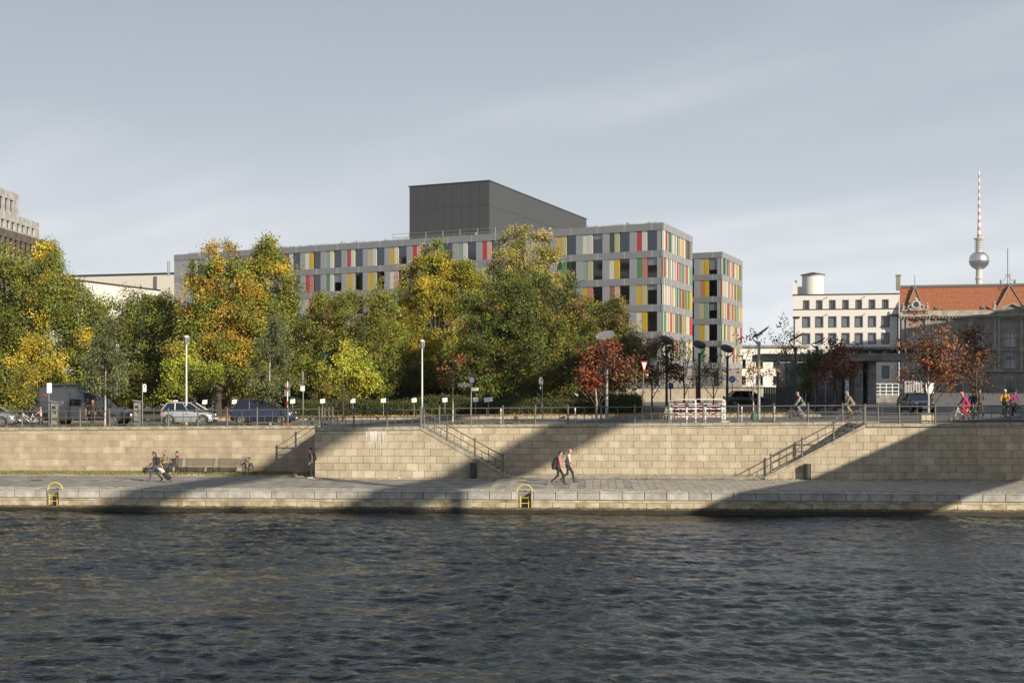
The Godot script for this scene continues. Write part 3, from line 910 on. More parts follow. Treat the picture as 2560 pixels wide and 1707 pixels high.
# ---------------------------------------------------------------- railings
# posts at the given s (own axes along the bank); rails at three heights; thin balusters between
func railing(label: String, spots: Array, t: float, level: Callable, hung := true) -> Node3D:
	var s0: float = spots[0]
	var y0: float = level.call(s0)
	var w := thing("street_railing", label, "railing", bank(s0, y0, t), bank_turn, "iron railings along the wall tops")
	var pm := MB.new()
	pm.lathe([[0.062, 0.0], [0.066, 0.12], [0.058, 0.16], [0.053, 1.02], [0.066, 1.05], [0.075, 1.08], [0.05, 1.11], [0.028, 1.14], [0.03, 1.16], [0.0, 1.19]], 10)
	var post_mesh := pm.mesh()
	for i in spots.size():
		var s: float = spots[i]
		part(w, "post", post_mesh, M.rail_post, Transform3D(Basis(), Vector3(s - s0, level.call(s) - y0, 0)))
		if i == 0: continue
		var a := Vector3(spots[i - 1] - s0, level.call(spots[i - 1]) - y0, 0)
		var b := Vector3(s - s0, level.call(s) - y0, 0)
		for h in [1.0, 0.60, 0.17]:
			var r := MB.new()
			r.rod(a + Vector3(0, h, 0), b + Vector3(0, h, 0), 0.036 if h > 0.9 else 0.029, 6)
			part(w, "rail", r.mesh(), M.rail)
		for k in [0.25, 0.5, 0.75]:
			var p := a.lerp(b, k)
			var bm := MB.new()
			var top := 1.0 if k == 0.5 else 0.60
			bm.rod(p + Vector3(0, 0.17, 0), p + Vector3(0, top, 0), 0.021, 6)
			bm.ball(p + Vector3(0, 0.60, 0), Vector3.ONE * 0.034, 6, 4)
			bm.ball(p + Vector3(0, 0.17, 0), Vector3.ONE * 0.03, 6, 4)
			part(w, "baluster", bm.mesh(), M.rail)
	return w

func railings() -> void:
	var on_wall := func(s: float) -> float: return street_y(bank(s, 0, T_WALL).x)
	var on_block := func(s: float) -> float: return street_y(bank(s, 0, T_BLOCK).x)
	var sp := func(xs: Array, t: float) -> Array:
		var o := []
		for x in xs: o.append(s_of(x, t))
		return o
	var tw := T_WALL + 0.28
	var tb := T_BLOCK + 0.2
	railing("iron street railing on the long plain wall in front of the parked cars", sp.call([-96, -20, 54, 127, 199, 272, 346, 420, 494, 567, 642, 719, 797], tw), tw, on_wall)
	railing("iron street railing between the two stair heads, behind the stair", sp.call([1060, 1098, 1177, 1257, 1338, 1420, 1503, 1587, 1672, 1759, 1846, 1935, 2021, 2107, 2196], tw), tw, on_wall)
	railing("iron railing on the projecting wall with white streaks", sp.call([804, 884, 967, 1051], tb), tb, on_block)
	railing("iron railing on the projecting wall where the woman in red cycles", sp.call([2164, 2249, 2339, 2434, 2527, 2620, 2713], tb), tb, on_block)
	# stair railings follow the slope
	var slope := func(label: String, xs: Array, sa: float, ya: float, sb: float, yb: float) -> void:
		var f := func(s: float) -> float: return lerpf(ya, yb, clampf((s - sa) / (sb - sa), 0, 1))
		railing(label, sp.call(xs, tb), tb, f)
	var st0 := s_of(1049, T_BLOCK); var st1 := s_of(1270, T_BLOCK)
	slope.call("iron handrail sloping down the stair beside the dark litter bin", [1053, 1118, 1187, 1257], st0, on_block.call(st0), st1, QUAY + 0.12)
	var sr0 := s_of(1912, T_BLOCK); var sr1 := s_of(2166, T_BLOCK)
	slope.call("iron handrail sloping up the stair beside the bin in sun", [1928, 2006, 2085, 2162], sr0, QUAY + 0.12, sr1, on_block.call(sr1))
	# the return of the railing along the side of the projecting wall
	var side := thing("side_railing", "short dark railing running back from the corner post of the projecting wall", "railing", bank(s_of(801, tb), on_block.call(s_of(801, tb)), tb), bank_turn, "iron railings along the wall tops")
	for i in 3:
		var pm := MB.new()
		pm.lathe([[0.062, 0.0], [0.05, 0.16], [0.046, 1.02], [0.066, 1.08], [0.028, 1.14], [0.0, 1.19]], 10)
		part(side, "post", pm.mesh(), M.rail_post, Transform3D(Basis(), Vector3(0.0, 0, -1.3 * (i + 1))))
	for h in [1.0, 0.6, 0.17]:
		var r := MB.new()
		r.rod(Vector3(0, h, 0), Vector3(0, h, -4.0), 0.02)
		part(side, "rail", r.mesh(), M.rail)

# ---------------------------------------------------------------- unseen casters beyond the frame that shade the bank, some of them added
func shade_casters() -> void:
	var deck := func(called: String, label: String, foot: Vector3, k: float, along: Vector3, width: float, thick: float, t0: float, t1: float, cols: Array) -> void:
		# foot is a point on the quay edge where the right edge of the shade falls; the deck lies k back towards the sun
		var p := foot - SUN * k
		var across := Vector3(along.z, 0, -along.x)      # to the right
		var o := thing(called, label, "bridge", Vector3(p.x, 0, p.z), atan2(along.x, along.z))
		var mb := MB.new()
		mb.cham(Vector3(-width * 0.5, p.y - thick * 0.5, (t0 + t1) * 0.5), Vector3(width, thick, t1 - t0), 0.05)
		part(o, "deck", mb.mesh(), M.concrete)
		for c in cols:
			var m := MB.new()
			m.lathe([[c[2], -3.0], [c[2] * 0.9, c[3] - 3.0]], 16, Transform3D(Basis(), Vector3(c[0], 0, c[1])))
			part(o, "column", m.mesh(), M.concrete)
	deck.call("footbridge", "broad concrete footbridge that crosses the river beyond the frame", bank(s_of(2370, T_EDGE), QUAY, T_EDGE), 22.0, Vector3(-0.513, 0, 0.858), 9.4, 0.7, -70.0, 75.0, [[-4.7, -45.0, 0.6, 16.8], [-4.7, 60.0, 0.6, 16.8]])
	deck.call("shading_deck", "slender high deck added beyond the frame to cast a shade band", bank(s_of(1095, T_EDGE), QUAY, T_EDGE), 50.0, Vector3(-0.29, 0, 0.957), 3.6, 0.6, -60.0, 40.0, [[-0.4, -1.0, 0.45, 40.5], [-3.9, 30.0, 0.4, 34.0], [-3.9, -55.0, 0.4, 34.0]])  # unseen deck and columns added and shaped to cast the middle shade band
	deck.call("shading_deck", "slender higher deck added beyond the frame to cast a second shade band", bank(s_of(440, T_EDGE), QUAY, T_EDGE), 60.0, Vector3(-0.274, 0, 0.962), 2.7, 0.6, -60.0, 40.0, [[1.7, -1.5, 0.25, 40.0], [-2.0, 30.0, 0.4, 40.0], [-2.0, -55.0, 0.4, 40.0]])  # second added deck, higher up, for the shade band farther left
	# tall unseen block added so that its broad roof shades the square
	var tb := thing("shading_block", "tall block with a broad flat roof added beyond the frame to shade the square", "building", Vector3(86, 3.0, -60))
	var cm := MB.new()
	cm.span(Vector3(-4, 0, -14), Vector3(8, 39.2, 12))
	part(tb, "wall", cm.mesh(), M.concrete)
	var sm := MB.new()
	sm.cham(Vector3(-12, 39.6, 0), Vector3(34, 0.7, 36), 0.05)
	part(tb, "roof", sm.mesh(), M.concrete)
	# the tall block across the side street whose shade lies over the old palace front
	var bl := thing("corner_block", "tall corner block across the side street beyond the frame", "building", Vector3(102.0, 4.3, -254), 0.0)
	var mb := MB.new()
	mb.span(Vector3(0.3, 0, 0.3), Vector3(60, 33.2, 21))
	part(bl, "wall", mb.mesh(), M.concrete)
	var rf := MB.new()
	rf.cham(Vector3(30, 33.45, 10.5), Vector3(60.4, 0.5, 21.2), 0.05)
	part(bl, "roof", rf.mesh(), M.dark_metal)

# ---------------------------------------------------------------- the ministry with coloured panels
var panel_cols := [[0.58, 0.56, 0.46], [0.50, 0.34, 0.035], [0.40, 0.04, 0.04], [0.08, 0.22, 0.11], [0.42, 0.39, 0.24], [0.22, 0.31, 0.25], [0.42, 0.185, 0.14], [0.52, 0.52, 0.51], [0.045, 0.07, 0.05], [0.52, 0.33, 0.30], [0.18, 0.125, 0.09], [0.08, 0.20, 0.06]]

func ministry() -> void:
	var fine: Texture2D = M.tex_fine
	mat("clad_grey", 0.30, 0.315, 0.335, 0.5, 0.1, fine, 0.4)
	mat("clad_joint", 0.52, 0.53, 0.54, 0.6)
	mat("pier_grey", 0.31, 0.325, 0.345, 0.5, 0.1)
	mat("box_dark", 0.074, 0.080, 0.087, 0.6, 0.1, fine, 0.3)
	mat("roof_gravel", 0.30, 0.29, 0.27, 0.95)
	for i in panel_cols.size():
		var c: Array = panel_cols[i]
		mat("panel_%d" % i, c[0], c[1], c[2], 0.28)
		M["panel_%d" % i].metallic_specular = 0.6
	# outline of the two wings, from the picture: corners on the ground plan
	var c1 := at(1659, 0, 188.0); var l1 := at(434, 0, 236.7); var r1 := at(1732, 0, 206.3)
	var roof_y := EYE + 394.0 * 188.0 / F
	var main := thing("ministry_building", "grey office block with coloured window panels and a long front behind the trees", "building", Vector3(c1.x, 0, c1.z))
	wing(main, Vector3.ZERO, l1 - c1, r1 - c1, roof_y, 5, [
		[[2, 7], [8, 4], [0, 7], [1, 4], [0, 7], [9, 7], [2, 9], [5, 7], [0, 3], [2, 9], [1, 0], [4, 7], [2, 0], [5, 0], [0, 1], [2, 7], [5, 4], [1, 0], [2, 4], [8, 4], [8, 4]],
		[[3, 6], [0, 1], [5, 4], [8, 3], [3, 7], [2, 9], [0, 5], [1, 4], [3, 0], [6, 4], [0, 9], [1, 4], [1, 4], [3, 7], [2, 6], [2, 6], [0, 4], [1, 5], [3, 4], [5, 7], [3, 7]],
		[[1, 4], [10, 9], [1, 6], [0, 4], [5, 4], [8, 1], [0, 7], [2, 9], [3, 4], [1, 0]],
		[[0, 1], [6, 4], [3, 7], [1, 9], [5, 0], [2, 4]],
		[[3, 0], [2, 9], [1, 4], [5, 7]]])
	var c2 := at(1806.8, 0, 230.0); var r2 := at(1857, 0, 248.6)
	var dirl := ((l1 - c1) * Vector3(1, 0, 1)).normalized()
	var w2 := thing("ministry_wing", "smaller grey office wing with coloured panels beside the long block", "building", Vector3(c2.x, 0, c2.z))
	wing(w2, Vector3.ZERO, dirl * 13.6, r2 - c2, roof_y - 0.05, 5, [[[4, 1], [1, 4], [3, 0]], [[6, 1], [1, 6], [0, 2]], [[4, 5], [5, 4], [1, 0]], [[1, 0], [0, 1], [9, 4]], [[3, 0], [0, 3], [4, 7]]])
	# the dark windowless box on the roof
	var b1 := at(1222, 452, 212.0); var b0 := at(1024, 467, 218.6); var b2 := at(1465, 548, 262.6)
	var bx := thing("rooftop_box", "dark grey windowless plant box rising from the roof", "rooftop box", Vector3(b1.x, roof_y - 0.6, b1.z))
	var hh := b1.y - roof_y + 0.6
	var core := MB.new()
	var fl := (b0 - b1) * Vector3(1, 0, 1)
	var fr := (b2 - b1) * Vector3(1, 0, 1)
	var A := Vector3.ZERO; var B := fl; var C := fl + fr; var D := fr
	for e in [[A, B], [B, C], [C, D], [D, A]]:
		core.quad(e[1], e[1] + Vector3(0, hh - 0.1, 0), e[0] + Vector3(0, hh - 0.1, 0), e[0])
	core.quad(A + Vector3(0, hh - 0.1, 0), B + Vector3(0, hh - 0.1, 0), C + Vector3(0, hh - 0.1, 0), D + Vector3(0, hh - 0.1, 0))
	part(bx, "core", core.mesh(), M.void)
	var sheets := func(a: Vector3, b: Vector3, n: int, lo: float, hi: float) -> void:
		var v := (b - a) / n
		var out := Vector3(-v.z, 0, v.x).normalized()
		if out.dot(Vector3(0.05, 0, 1)) < 0: out = -out
		var bs := Basis(v.normalized(), Vector3.UP, v.normalized().cross(Vector3.UP))
		var mb := MB.new()
		mb.box(Vector3.ZERO, Vector3(v.length() - 0.035, hi - lo - 0.035, 0.08))
		var me := mb.mesh()
		for i in n: part(bx, "cladding_sheet", me, M.box_dark, Transform3D(bs, a + v * (i + 0.5) + out * 0.06 + Vector3(0, (lo + hi) * 0.5, 0)))
	sheets.call(A, B, 9, 0.0, hh * 0.62); sheets.call(A, B, 9, hh * 0.62, hh)
	sheets.call(A, D, 26, 0.0, hh * 0.62); sheets.call(A, D, 26, hh * 0.62, hh)
	var cap := MB.new()
	for e in [[A, B], [A, D], [B, C], [D, C]]:
		var v2: Vector3 = e[1] - e[0]
		cap.box((e[0] + e[1]) * 0.5 + Vector3(0, hh + 0.05, 0), Vector3(v2.length() + 0.35, 0.14, 0.35), Basis(v2.normalized(), Vector3.UP, v2.normalized().cross(Vector3.UP)))
	part(bx, "roof_edge", cap.mesh(), M.dark_metal)
	# plants and small fittings along the roof edge
	var rp := thing("roof_planting", "low dry plants and vents along the ministry roof edge", "planting", Vector3(c1.x, roof_y, c1.z))
	var rx: Array[Transform3D] = []
	var rc: Array[Color] = []
	for i in 900:
		var p := dirl * rng.randf_range(0.5, 88.0) + Vector3(-dirl.z, 0, dirl.x) * signf(dirl.x) * -0.0 + Vector3(0.2, -0.12, -0.35) * rng.randf_range(0.8, 3.0)
		p.y = -0.1 + rng.randf() * 0.22
		rx.append(Transform3D(Basis(Vector3.UP, rng.randf() * TAU).scaled(Vector3.ONE * rng.randf_range(0.4, 0.9)), p))
		rc.append(Color(0.20, 0.18, 0.09) * rng.randf_range(0.6, 1.3))
	var rs := scatter(leaves_of("tiny"), rx, rc)
	rs.name = "plants"
	rs.set_meta("kind", "stuff")
	rp.add_child(rs)
	for i in 7:
		var vm := MB.new()
		var p := dirl * (6.0 + i * 12.5) + Vector3(0.8, 0, -2.4)
		vm.lathe([[0.12, -0.2], [0.12, 0.5], [0.2, 0.5], [0.2, 0.6], [0.0, 0.68]], 10, Transform3D(Basis(), p))
		part(rp, "vent", vm.mesh(), M.galvanised)
	# guard rail on the roof in front of the box
	var gr := thing("roof_guard_rail", "thin metal guard rail on the roof edge before the dark box", "railing", Vector3(c1.x, roof_y, c1.z))
	var inw := Vector3(-dirl.z, 0, dirl.x)
	if inw.z > 0: inw = -inw
	var rail := MB.new()
	for i in 9:
		var p := dirl * (22.0 + i * 3.1) + inw * 2.5
		var pm := MB.new()
		pm.rod(p, p + Vector3(0, 1.25, 0), 0.05, 6)
		part(gr, "post", pm.mesh(), M.galvanised)
	for h in [1.2, 0.65]: rail.rod(dirl * 22.0 + inw * 2.5 + Vector3(0, h, 0), dirl * 46.8 + inw * 2.5 + Vector3(0, h, 0), 0.035, 6)
	part(gr, "rail", rail.mesh(), M.galvanised)

# left: vector along the long front, right: vector along the short side; both from the corner
func wing(root: Node3D, corner: Vector3, left: Vector3, right: Vector3, roof: float, floors: int, cols: Array) -> void:
	left.y = 0; right.y = 0
	var base := 3.6
	var core := MB.new()
	var l := left.normalized(); var r := right.normalized()
	var ins := (l + r) * 0.42
	var a := corner + ins; var b := corner + left + (r - l) * 0.42; var c := corner + left + right - ins; var d := corner + right + (l - r) * 0.42
	for e in [[a, b], [b, c], [c, d], [d, a]]:
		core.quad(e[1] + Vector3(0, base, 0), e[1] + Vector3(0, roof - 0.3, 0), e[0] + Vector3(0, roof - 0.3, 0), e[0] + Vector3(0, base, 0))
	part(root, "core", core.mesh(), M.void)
	var rf := MB.new()
	rf.quad(corner + Vector3(0, roof - 0.25, 0) + ins * 0.3, corner + left + Vector3(0, roof - 0.25, 0), corner + left + right + Vector3(0, roof - 0.25, 0), corner + right + Vector3(0, roof - 0.25, 0))
	part(root, "roof", rf.mesh(), M.roof_gravel)
	var pal := RandomNumberGenerator.new()
	pal.seed = 7 + int(left.length())
	for side in 2:
		var v := left if side == 0 else right
		var dirv := v.normalized()
		var out := Vector3(-dirv.z, 0, dirv.x)
		var other := right if side == 0 else left
		if out.dot(other) > 0: out = -out
		var bs := Basis(dirv, Vector3.UP, dirv.cross(Vector3.UP))
		var pitch := 4.14 if side == 0 else 4.3
		var len := v.length()
		var bays := int((len - 0.9) / pitch)
		var lead := 0.97 if side == 0 else 0.55
		var pl := func(called: String, m: Material, x0: float, x1: float, y0: float, y1: float, depth: float, face: float) -> MeshInstance3D:
			var key := "%s_%.2f_%.2f_%.2f" % ["q", x1 - x0, y1 - y0, depth]
			if not M.has(key):
				var mb := MB.new()
				mb.box(Vector3.ZERO, Vector3(x1 - x0, y1 - y0, depth))
				M[key] = mb.mesh()
			return part(root, called, M[key], m, Transform3D(bs, corner + dirv * ((x0 + x1) * 0.5) + out * (face - depth * 0.5) + Vector3(0, (y0 + y1) * 0.5, 0)))
		for f in floors + 1:
			var top := roof - 0.95 - 3.59 * f          # head of the windows of this floor
			var sp_top := roof if f == 0 else top + 0.94
			# spandrel panels, one to each bay, with open joints
			var x := 0.0
			var k := 0
			while x < len - 0.05:
				var x2 := minf(lead + pitch * k + (0.75 if side == 0 else 0.0) if k == 0 else x + pitch, len)
				if len - x2 < 1.0: x2 = len
				pl.call("spandrel_panel", M.clad_grey, x + 0.025, x2 - 0.025, top, sp_top, 0.30, 0.0 if f else 0.03)
				if x > 0.1: pl.call("joint_strip", M.clad_joint, x - 0.03, x + 0.03, top + 0.02, sp_top - 0.02, 0.25, 0.012 if f else 0.04)
				x = x2; k += 1
			if f == floors: continue
			var y0 := top - 2.65
			# corner strip and first pier
			if side == 0:
				pl.call("colour_panel", M["panel_%d" % [5, 4, 8, 0, 3][f % 5]], 0.05, 0.40, y0, top, 0.12, -0.05)
				pl.call("pier", M.pier_grey, 0.42, 0.95, y0, top, 0.2, -0.03)
			else:
				pl.call("colour_panel", M["panel_%d" % [0, 2, 0, 3, 7][f % 5]], 0.04, 0.5, y0, top, 0.12, -0.05)
			for q in bays:
				var bx := lead + pitch * q
				if side == 0:
					var ca := pal.randi() % 12
					var cb := pal.randi() % 12
					if f < cols.size() and q < (cols[f] as Array).size():
						ca = cols[f][q][0]; cb = cols[f][q][1]
					var wn: MeshInstance3D = pl.call("window", M.glass_dark, bx + 0.05, bx + 1.45, y0 + 0.05, top - 0.05, 0.04, -0.24)
					if not M.has("wframe"):
						var fm := MB.new()
						for s in [-1.0, 1.0]:
							fm.box(Vector3(s * 0.725, 0, 0.03), Vector3(0.06, 2.65, 0.12))
							fm.box(Vector3(0, s * 1.30, 0.03), Vector3(1.39, 0.06, 0.12))
						M["wframe"] = fm.mesh()
					part(wn, "frame", M.wframe, M.dark_metal)
					if pal.randf() < 0.3:
						var bh := pal.randf_range(0.4, 1.9)
						pl.call("blind", M.galvanised, bx + 0.09, bx + 1.41, top - 0.1 - snappedf(bh, 0.3), top - 0.08, 0.02, -0.205)
					pl.call("colour_panel", M["panel_%d" % cb], bx + 1.50, bx + 2.25, y0, top, 0.10, -0.06)
					pl.call("colour_panel", M["panel_%d" % ca], bx + 2.27, bx + 3.02, y0, top, 0.10, -0.08)
					pl.call("pier", M.pier_grey, bx + 3.06, bx + 4.10, y0, top, 0.2, -0.03)
				else:
					# on the short side narrow coloured blades stand proud of slits of glass
					var xx := bx
					for j in 5:
						var wdt: float = [0.62, 0.45, 0.62, 0.42, 0.55][j]
						var pick: int = [0, 8, 7, 3, 0, 2, 8, 9, 5, 1, 0, 11, 6, 7, 10, 0][pal.randi() % 16]
						pl.call("colour_panel", M["panel_%d" % pick], xx, xx + wdt, y0, top, 0.10, -0.02 - 0.13 * (j % 2))
						xx += wdt
						if j % 2 == 0:
							pl.call("window", M.glass_dark, xx + 0.02, xx + 0.50, y0, top, 0.04, -0.34)
							xx += 0.53
			if side == 0 and lead + pitch * bays < len - 0.2:
				pl.call("pier", M.pier_grey, lead + pitch * bays, len - 0.02, y0, top, 0.25, -0.03)
			if side == 1 and lead + pitch * bays < len - 0.3:
				pl.call("colour_panel", M["panel_%d" % [10, 3, 1, 2, 7][f % 5]], lead + pitch * bays, len - 0.04, y0, top, 0.2, -0.02)
		# ground floor: pale plinth
		pl.call("plinth", M.concrete, 0.0, len, base - 0.2, roof - 0.95 - 3.59 * floors, 0.5, -0.1)

# ---------------------------------------------------------------- other buildings
func far_buildings() -> void:
	var fine: Texture2D = M.tex_fine
	# terraced grey block at the left edge; its long side runs away from the river
	mat("stone_grey", 0.50, 0.50, 0.49, 0.85, 0.0, M.tex_blotch, 0.2)
	mat("stone_brown", 0.155, 0.125, 0.10, 0.85, 0.0, M.tex_blotch, 0.2)
	var g := thing("terraced_building", "stepped grey and brown office building at the picture edge", "building", Vector3(-64.8, 4.0, -180))
	var tiers := [[14.0, -6.6, 24.3, 27.1, "stone_grey"], [14.0, -14.8, 22.1, 24.3, "stone_grey"], [14.0, -21.6, 19.3, 22.1, "stone_brown"], [14.0, -21.6, 0.0, 19.3, "stone_brown"]]
	for i in 4:
		var t: Array = tiers[i]
		var mb := MB.new()
		# parapet or wall band above, window band below
		var wb := 1.0
		var glass_h := 1.35
		if i == 3:
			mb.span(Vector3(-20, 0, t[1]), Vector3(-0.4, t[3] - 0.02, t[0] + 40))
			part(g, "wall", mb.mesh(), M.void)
			for f in 6:
				var y: float = 0.2 + f * 3.2
				var bm := MB.new()
				bm.span(Vector3(-0.5, y, t[1]), Vector3(0, y + 0.8, t[0] + 40))
				part(g, "floor_band", bm.mesh(), M.stone_brown)
				for k in 22:
					var z: float = t[1] + 1.2 + k * 2.2
					var pm := MB.new()
					pm.box(Vector3(-0.2, y + 2.0, z), Vector3(0.4, 2.4, 0.35))
					part(g, "pier", pm.mesh(), M.stone_grey)
					var wm := MB.new()
					wm.box(Vector3(-0.38, y + 2.0, z + 1.1), Vector3(0.05, 2.4, 1.8))
					part(g, "window", wm.mesh(), M.glass_dark)
		else:
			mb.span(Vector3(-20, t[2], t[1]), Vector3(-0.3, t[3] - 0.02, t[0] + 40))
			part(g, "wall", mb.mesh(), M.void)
			var bm := MB.new()
			bm.span(Vector3(-20, t[3] - wb, t[1]), Vector3(0, t[3], t[0] + 40))
			bm.span(Vector3(-0.5, t[2] - 0.01, t[1] + 0.01), Vector3(0, t[2] + 0.18, t[0] + 40))
			bm.span(Vector3(-19.9, t[2] + 0.01, t[1]), Vector3(-0.01, t[3] - wb, t[1] + 0.9))
			part(g, "band", bm.mesh(), M[t[4]])
			for k in 18:
				var z: float = t[1] + 1.6 + k * 1.9
				var pm := MB.new()
				pm.box(Vector3(-0.13, (t[2] + t[3] - wb) * 0.5 + 0.08, z), Vector3(0.26, t[3] - wb - t[2] - 0.2, 0.75))
				part(g, "pier", pm.mesh(), M[t[4]])
				var wm := MB.new()
				wm.box(Vector3(-0.27, (t[2] + t[3] - wb) * 0.5 + 0.08, z + 0.95), Vector3(0.05, t[3] - wb - t[2] - 0.2, 1.1))
				part(g, "window", wm.mesh(), M.glass_dark)
	# white halls behind the trees
	var h1 := at(185, 690, 277); var h2 := at(445, 682, 270)
	var hall := thing("white_hall", "long pale hall with flat roof seen above the trees", "building", Vector3(h1.x, 4, h1.z), 0)
	var hv := (h2 - h1) * Vector3(1, 0, 1)
	var hb := Basis(hv.normalized(), Vector3.UP, hv.normalized().cross(Vector3.UP))
	var mb1 := MB.new()
	mb1.box(hv * 0.6 + Vector3(0, (h1.y - 4) * 0.5, -8), Vector3(hv.length() * 1.2, h1.y - 4, 14), hb)
	part(hall, "wall", mb1.mesh(), M.pale_wall)
	var mb2 := MB.new()
	mb2.box(hv * 0.6 + Vector3(0, h1.y - 4 + 0.12, -8), Vector3(hv.length() * 1.2 + 0.4, 0.25, 14.4), hb)
	part(hall, "roof_edge", mb2.mesh(), M.dark_metal)
	var mb3 := MB.new()
	mb3.rod(at(419, 690, 268) - h1 + Vector3(0, h1.y - 4, 0), at(419, 652, 268) - h1 + Vector3(0, h1.y - 4, 0), 0.14)
	mb3.rod(at(423, 690, 268) - h1 + Vector3(0, h1.y - 4, 0), at(423, 653, 268) - h1 + Vector3(0, h1.y - 4, 0), 0.10)
	part(hall, "chimney_pipe", mb3.mesh(), M.galvanised)
	var k1 := at(175, 700, 225); var k2 := at(400, 727, 252)
	var hall2 := thing("white_annexe", "bright white sloping side of a lower hall above the trees", "building", Vector3(k1.x, 4, k1.z), 0)
	var kv := (k2 - k1) * Vector3(1, 0, 1)
	var outl := MB.new()
	var bs2 := Basis(kv.normalized(), Vector3.UP, kv.normalized().cross(Vector3.UP))
	outl.prism(PackedVector2Array([Vector2(0, 0), Vector2(kv.length(), 0), Vector2(kv.length(), k2.y - 4), Vector2(0, k1.y - 4)]), 6.0, Transform3D(bs2, -bs2.z * 3.0 * signf(bs2.z.z)))
	part(hall2, "wall", outl.mesh(), M.white_wall)
	var ed := MB.new()
	var e3 := Vector3(kv.x, k2.y - k1.y, kv.z)
	ed.box(e3 * 0.5 + Vector3(0, k1.y - 4 + 0.1, 0) - bs2.z * 3.0 * signf(bs2.z.z), Vector3(e3.length(), 0.25, 6.2), Basis(e3.normalized(), bs2.z.cross(e3.normalized()), bs2.z))
	part(hall2, "roof_edge", ed.mesh(), M.dark_metal)
	white_house()
	palace()
	tv_tower()
	# low white building and yard wall in the gap beside the ministry
	var lw := thing("low_white_building", "low white building in the gap between the office wing and the white house", "building", Vector3(at(1840, 0, 255).x, 4.2, -255), deg_to_rad(2))
	var m4 := MB.new()
	m4.span(Vector3(-2, 0, -8), Vector3(13, 8.4, 0))
	part(lw, "wall", m4.mesh(), M.white_wall)
	var m5 := MB.new()
	m5.cham(Vector3(5.5, 8.6, -4), Vector3(15.6, 0.5, 8.6), 0.05)
	part(lw, "roof_edge", m5.mesh(), M.concrete)
	for i in 4:
		for j in 2:
			var wm := MB.new()
			wm.box(Vector3(1.2 + i * 3.1, 2.6 + j * 3.0, 0.02), Vector3(1.2, 1.5, 0.08))
			var w := part(lw, "window", wm.mesh(), M.glass_dark)
			var sm := MB.new()
			sm.cham(Vector3(1.2 + i * 3.1, 1.8 + j * 3.0, 0.1), Vector3(1.5, 0.1, 0.3), 0.02)
			part(w, "sill", sm.mesh(), M.concrete)
	# pale plinth wall in front of the ministry wings
	var pw := thing("plinth_wall", "low pale wall with a grey coping before the ministry", "wall", street(1490, 170), deg_to_rad(-4))
	var nseg := 9
	for i in nseg:
		var m6 := MB.new()
		m6.cham(Vector3((i + 0.5) * 2.2, 0.7, 0), Vector3(2.17, 1.9, 0.4), 0.02)
		part(pw, "slab", m6.mesh(), M.limestone_4)
	var m7 := MB.new()
	m7.cham(Vector3(nseg * 1.1, 1.75, 0), Vector3(nseg * 2.2 + 0.2, 0.2, 0.6), 0.03)
	part(pw, "coping", m7.mesh(), M.concrete)
	pavilion()

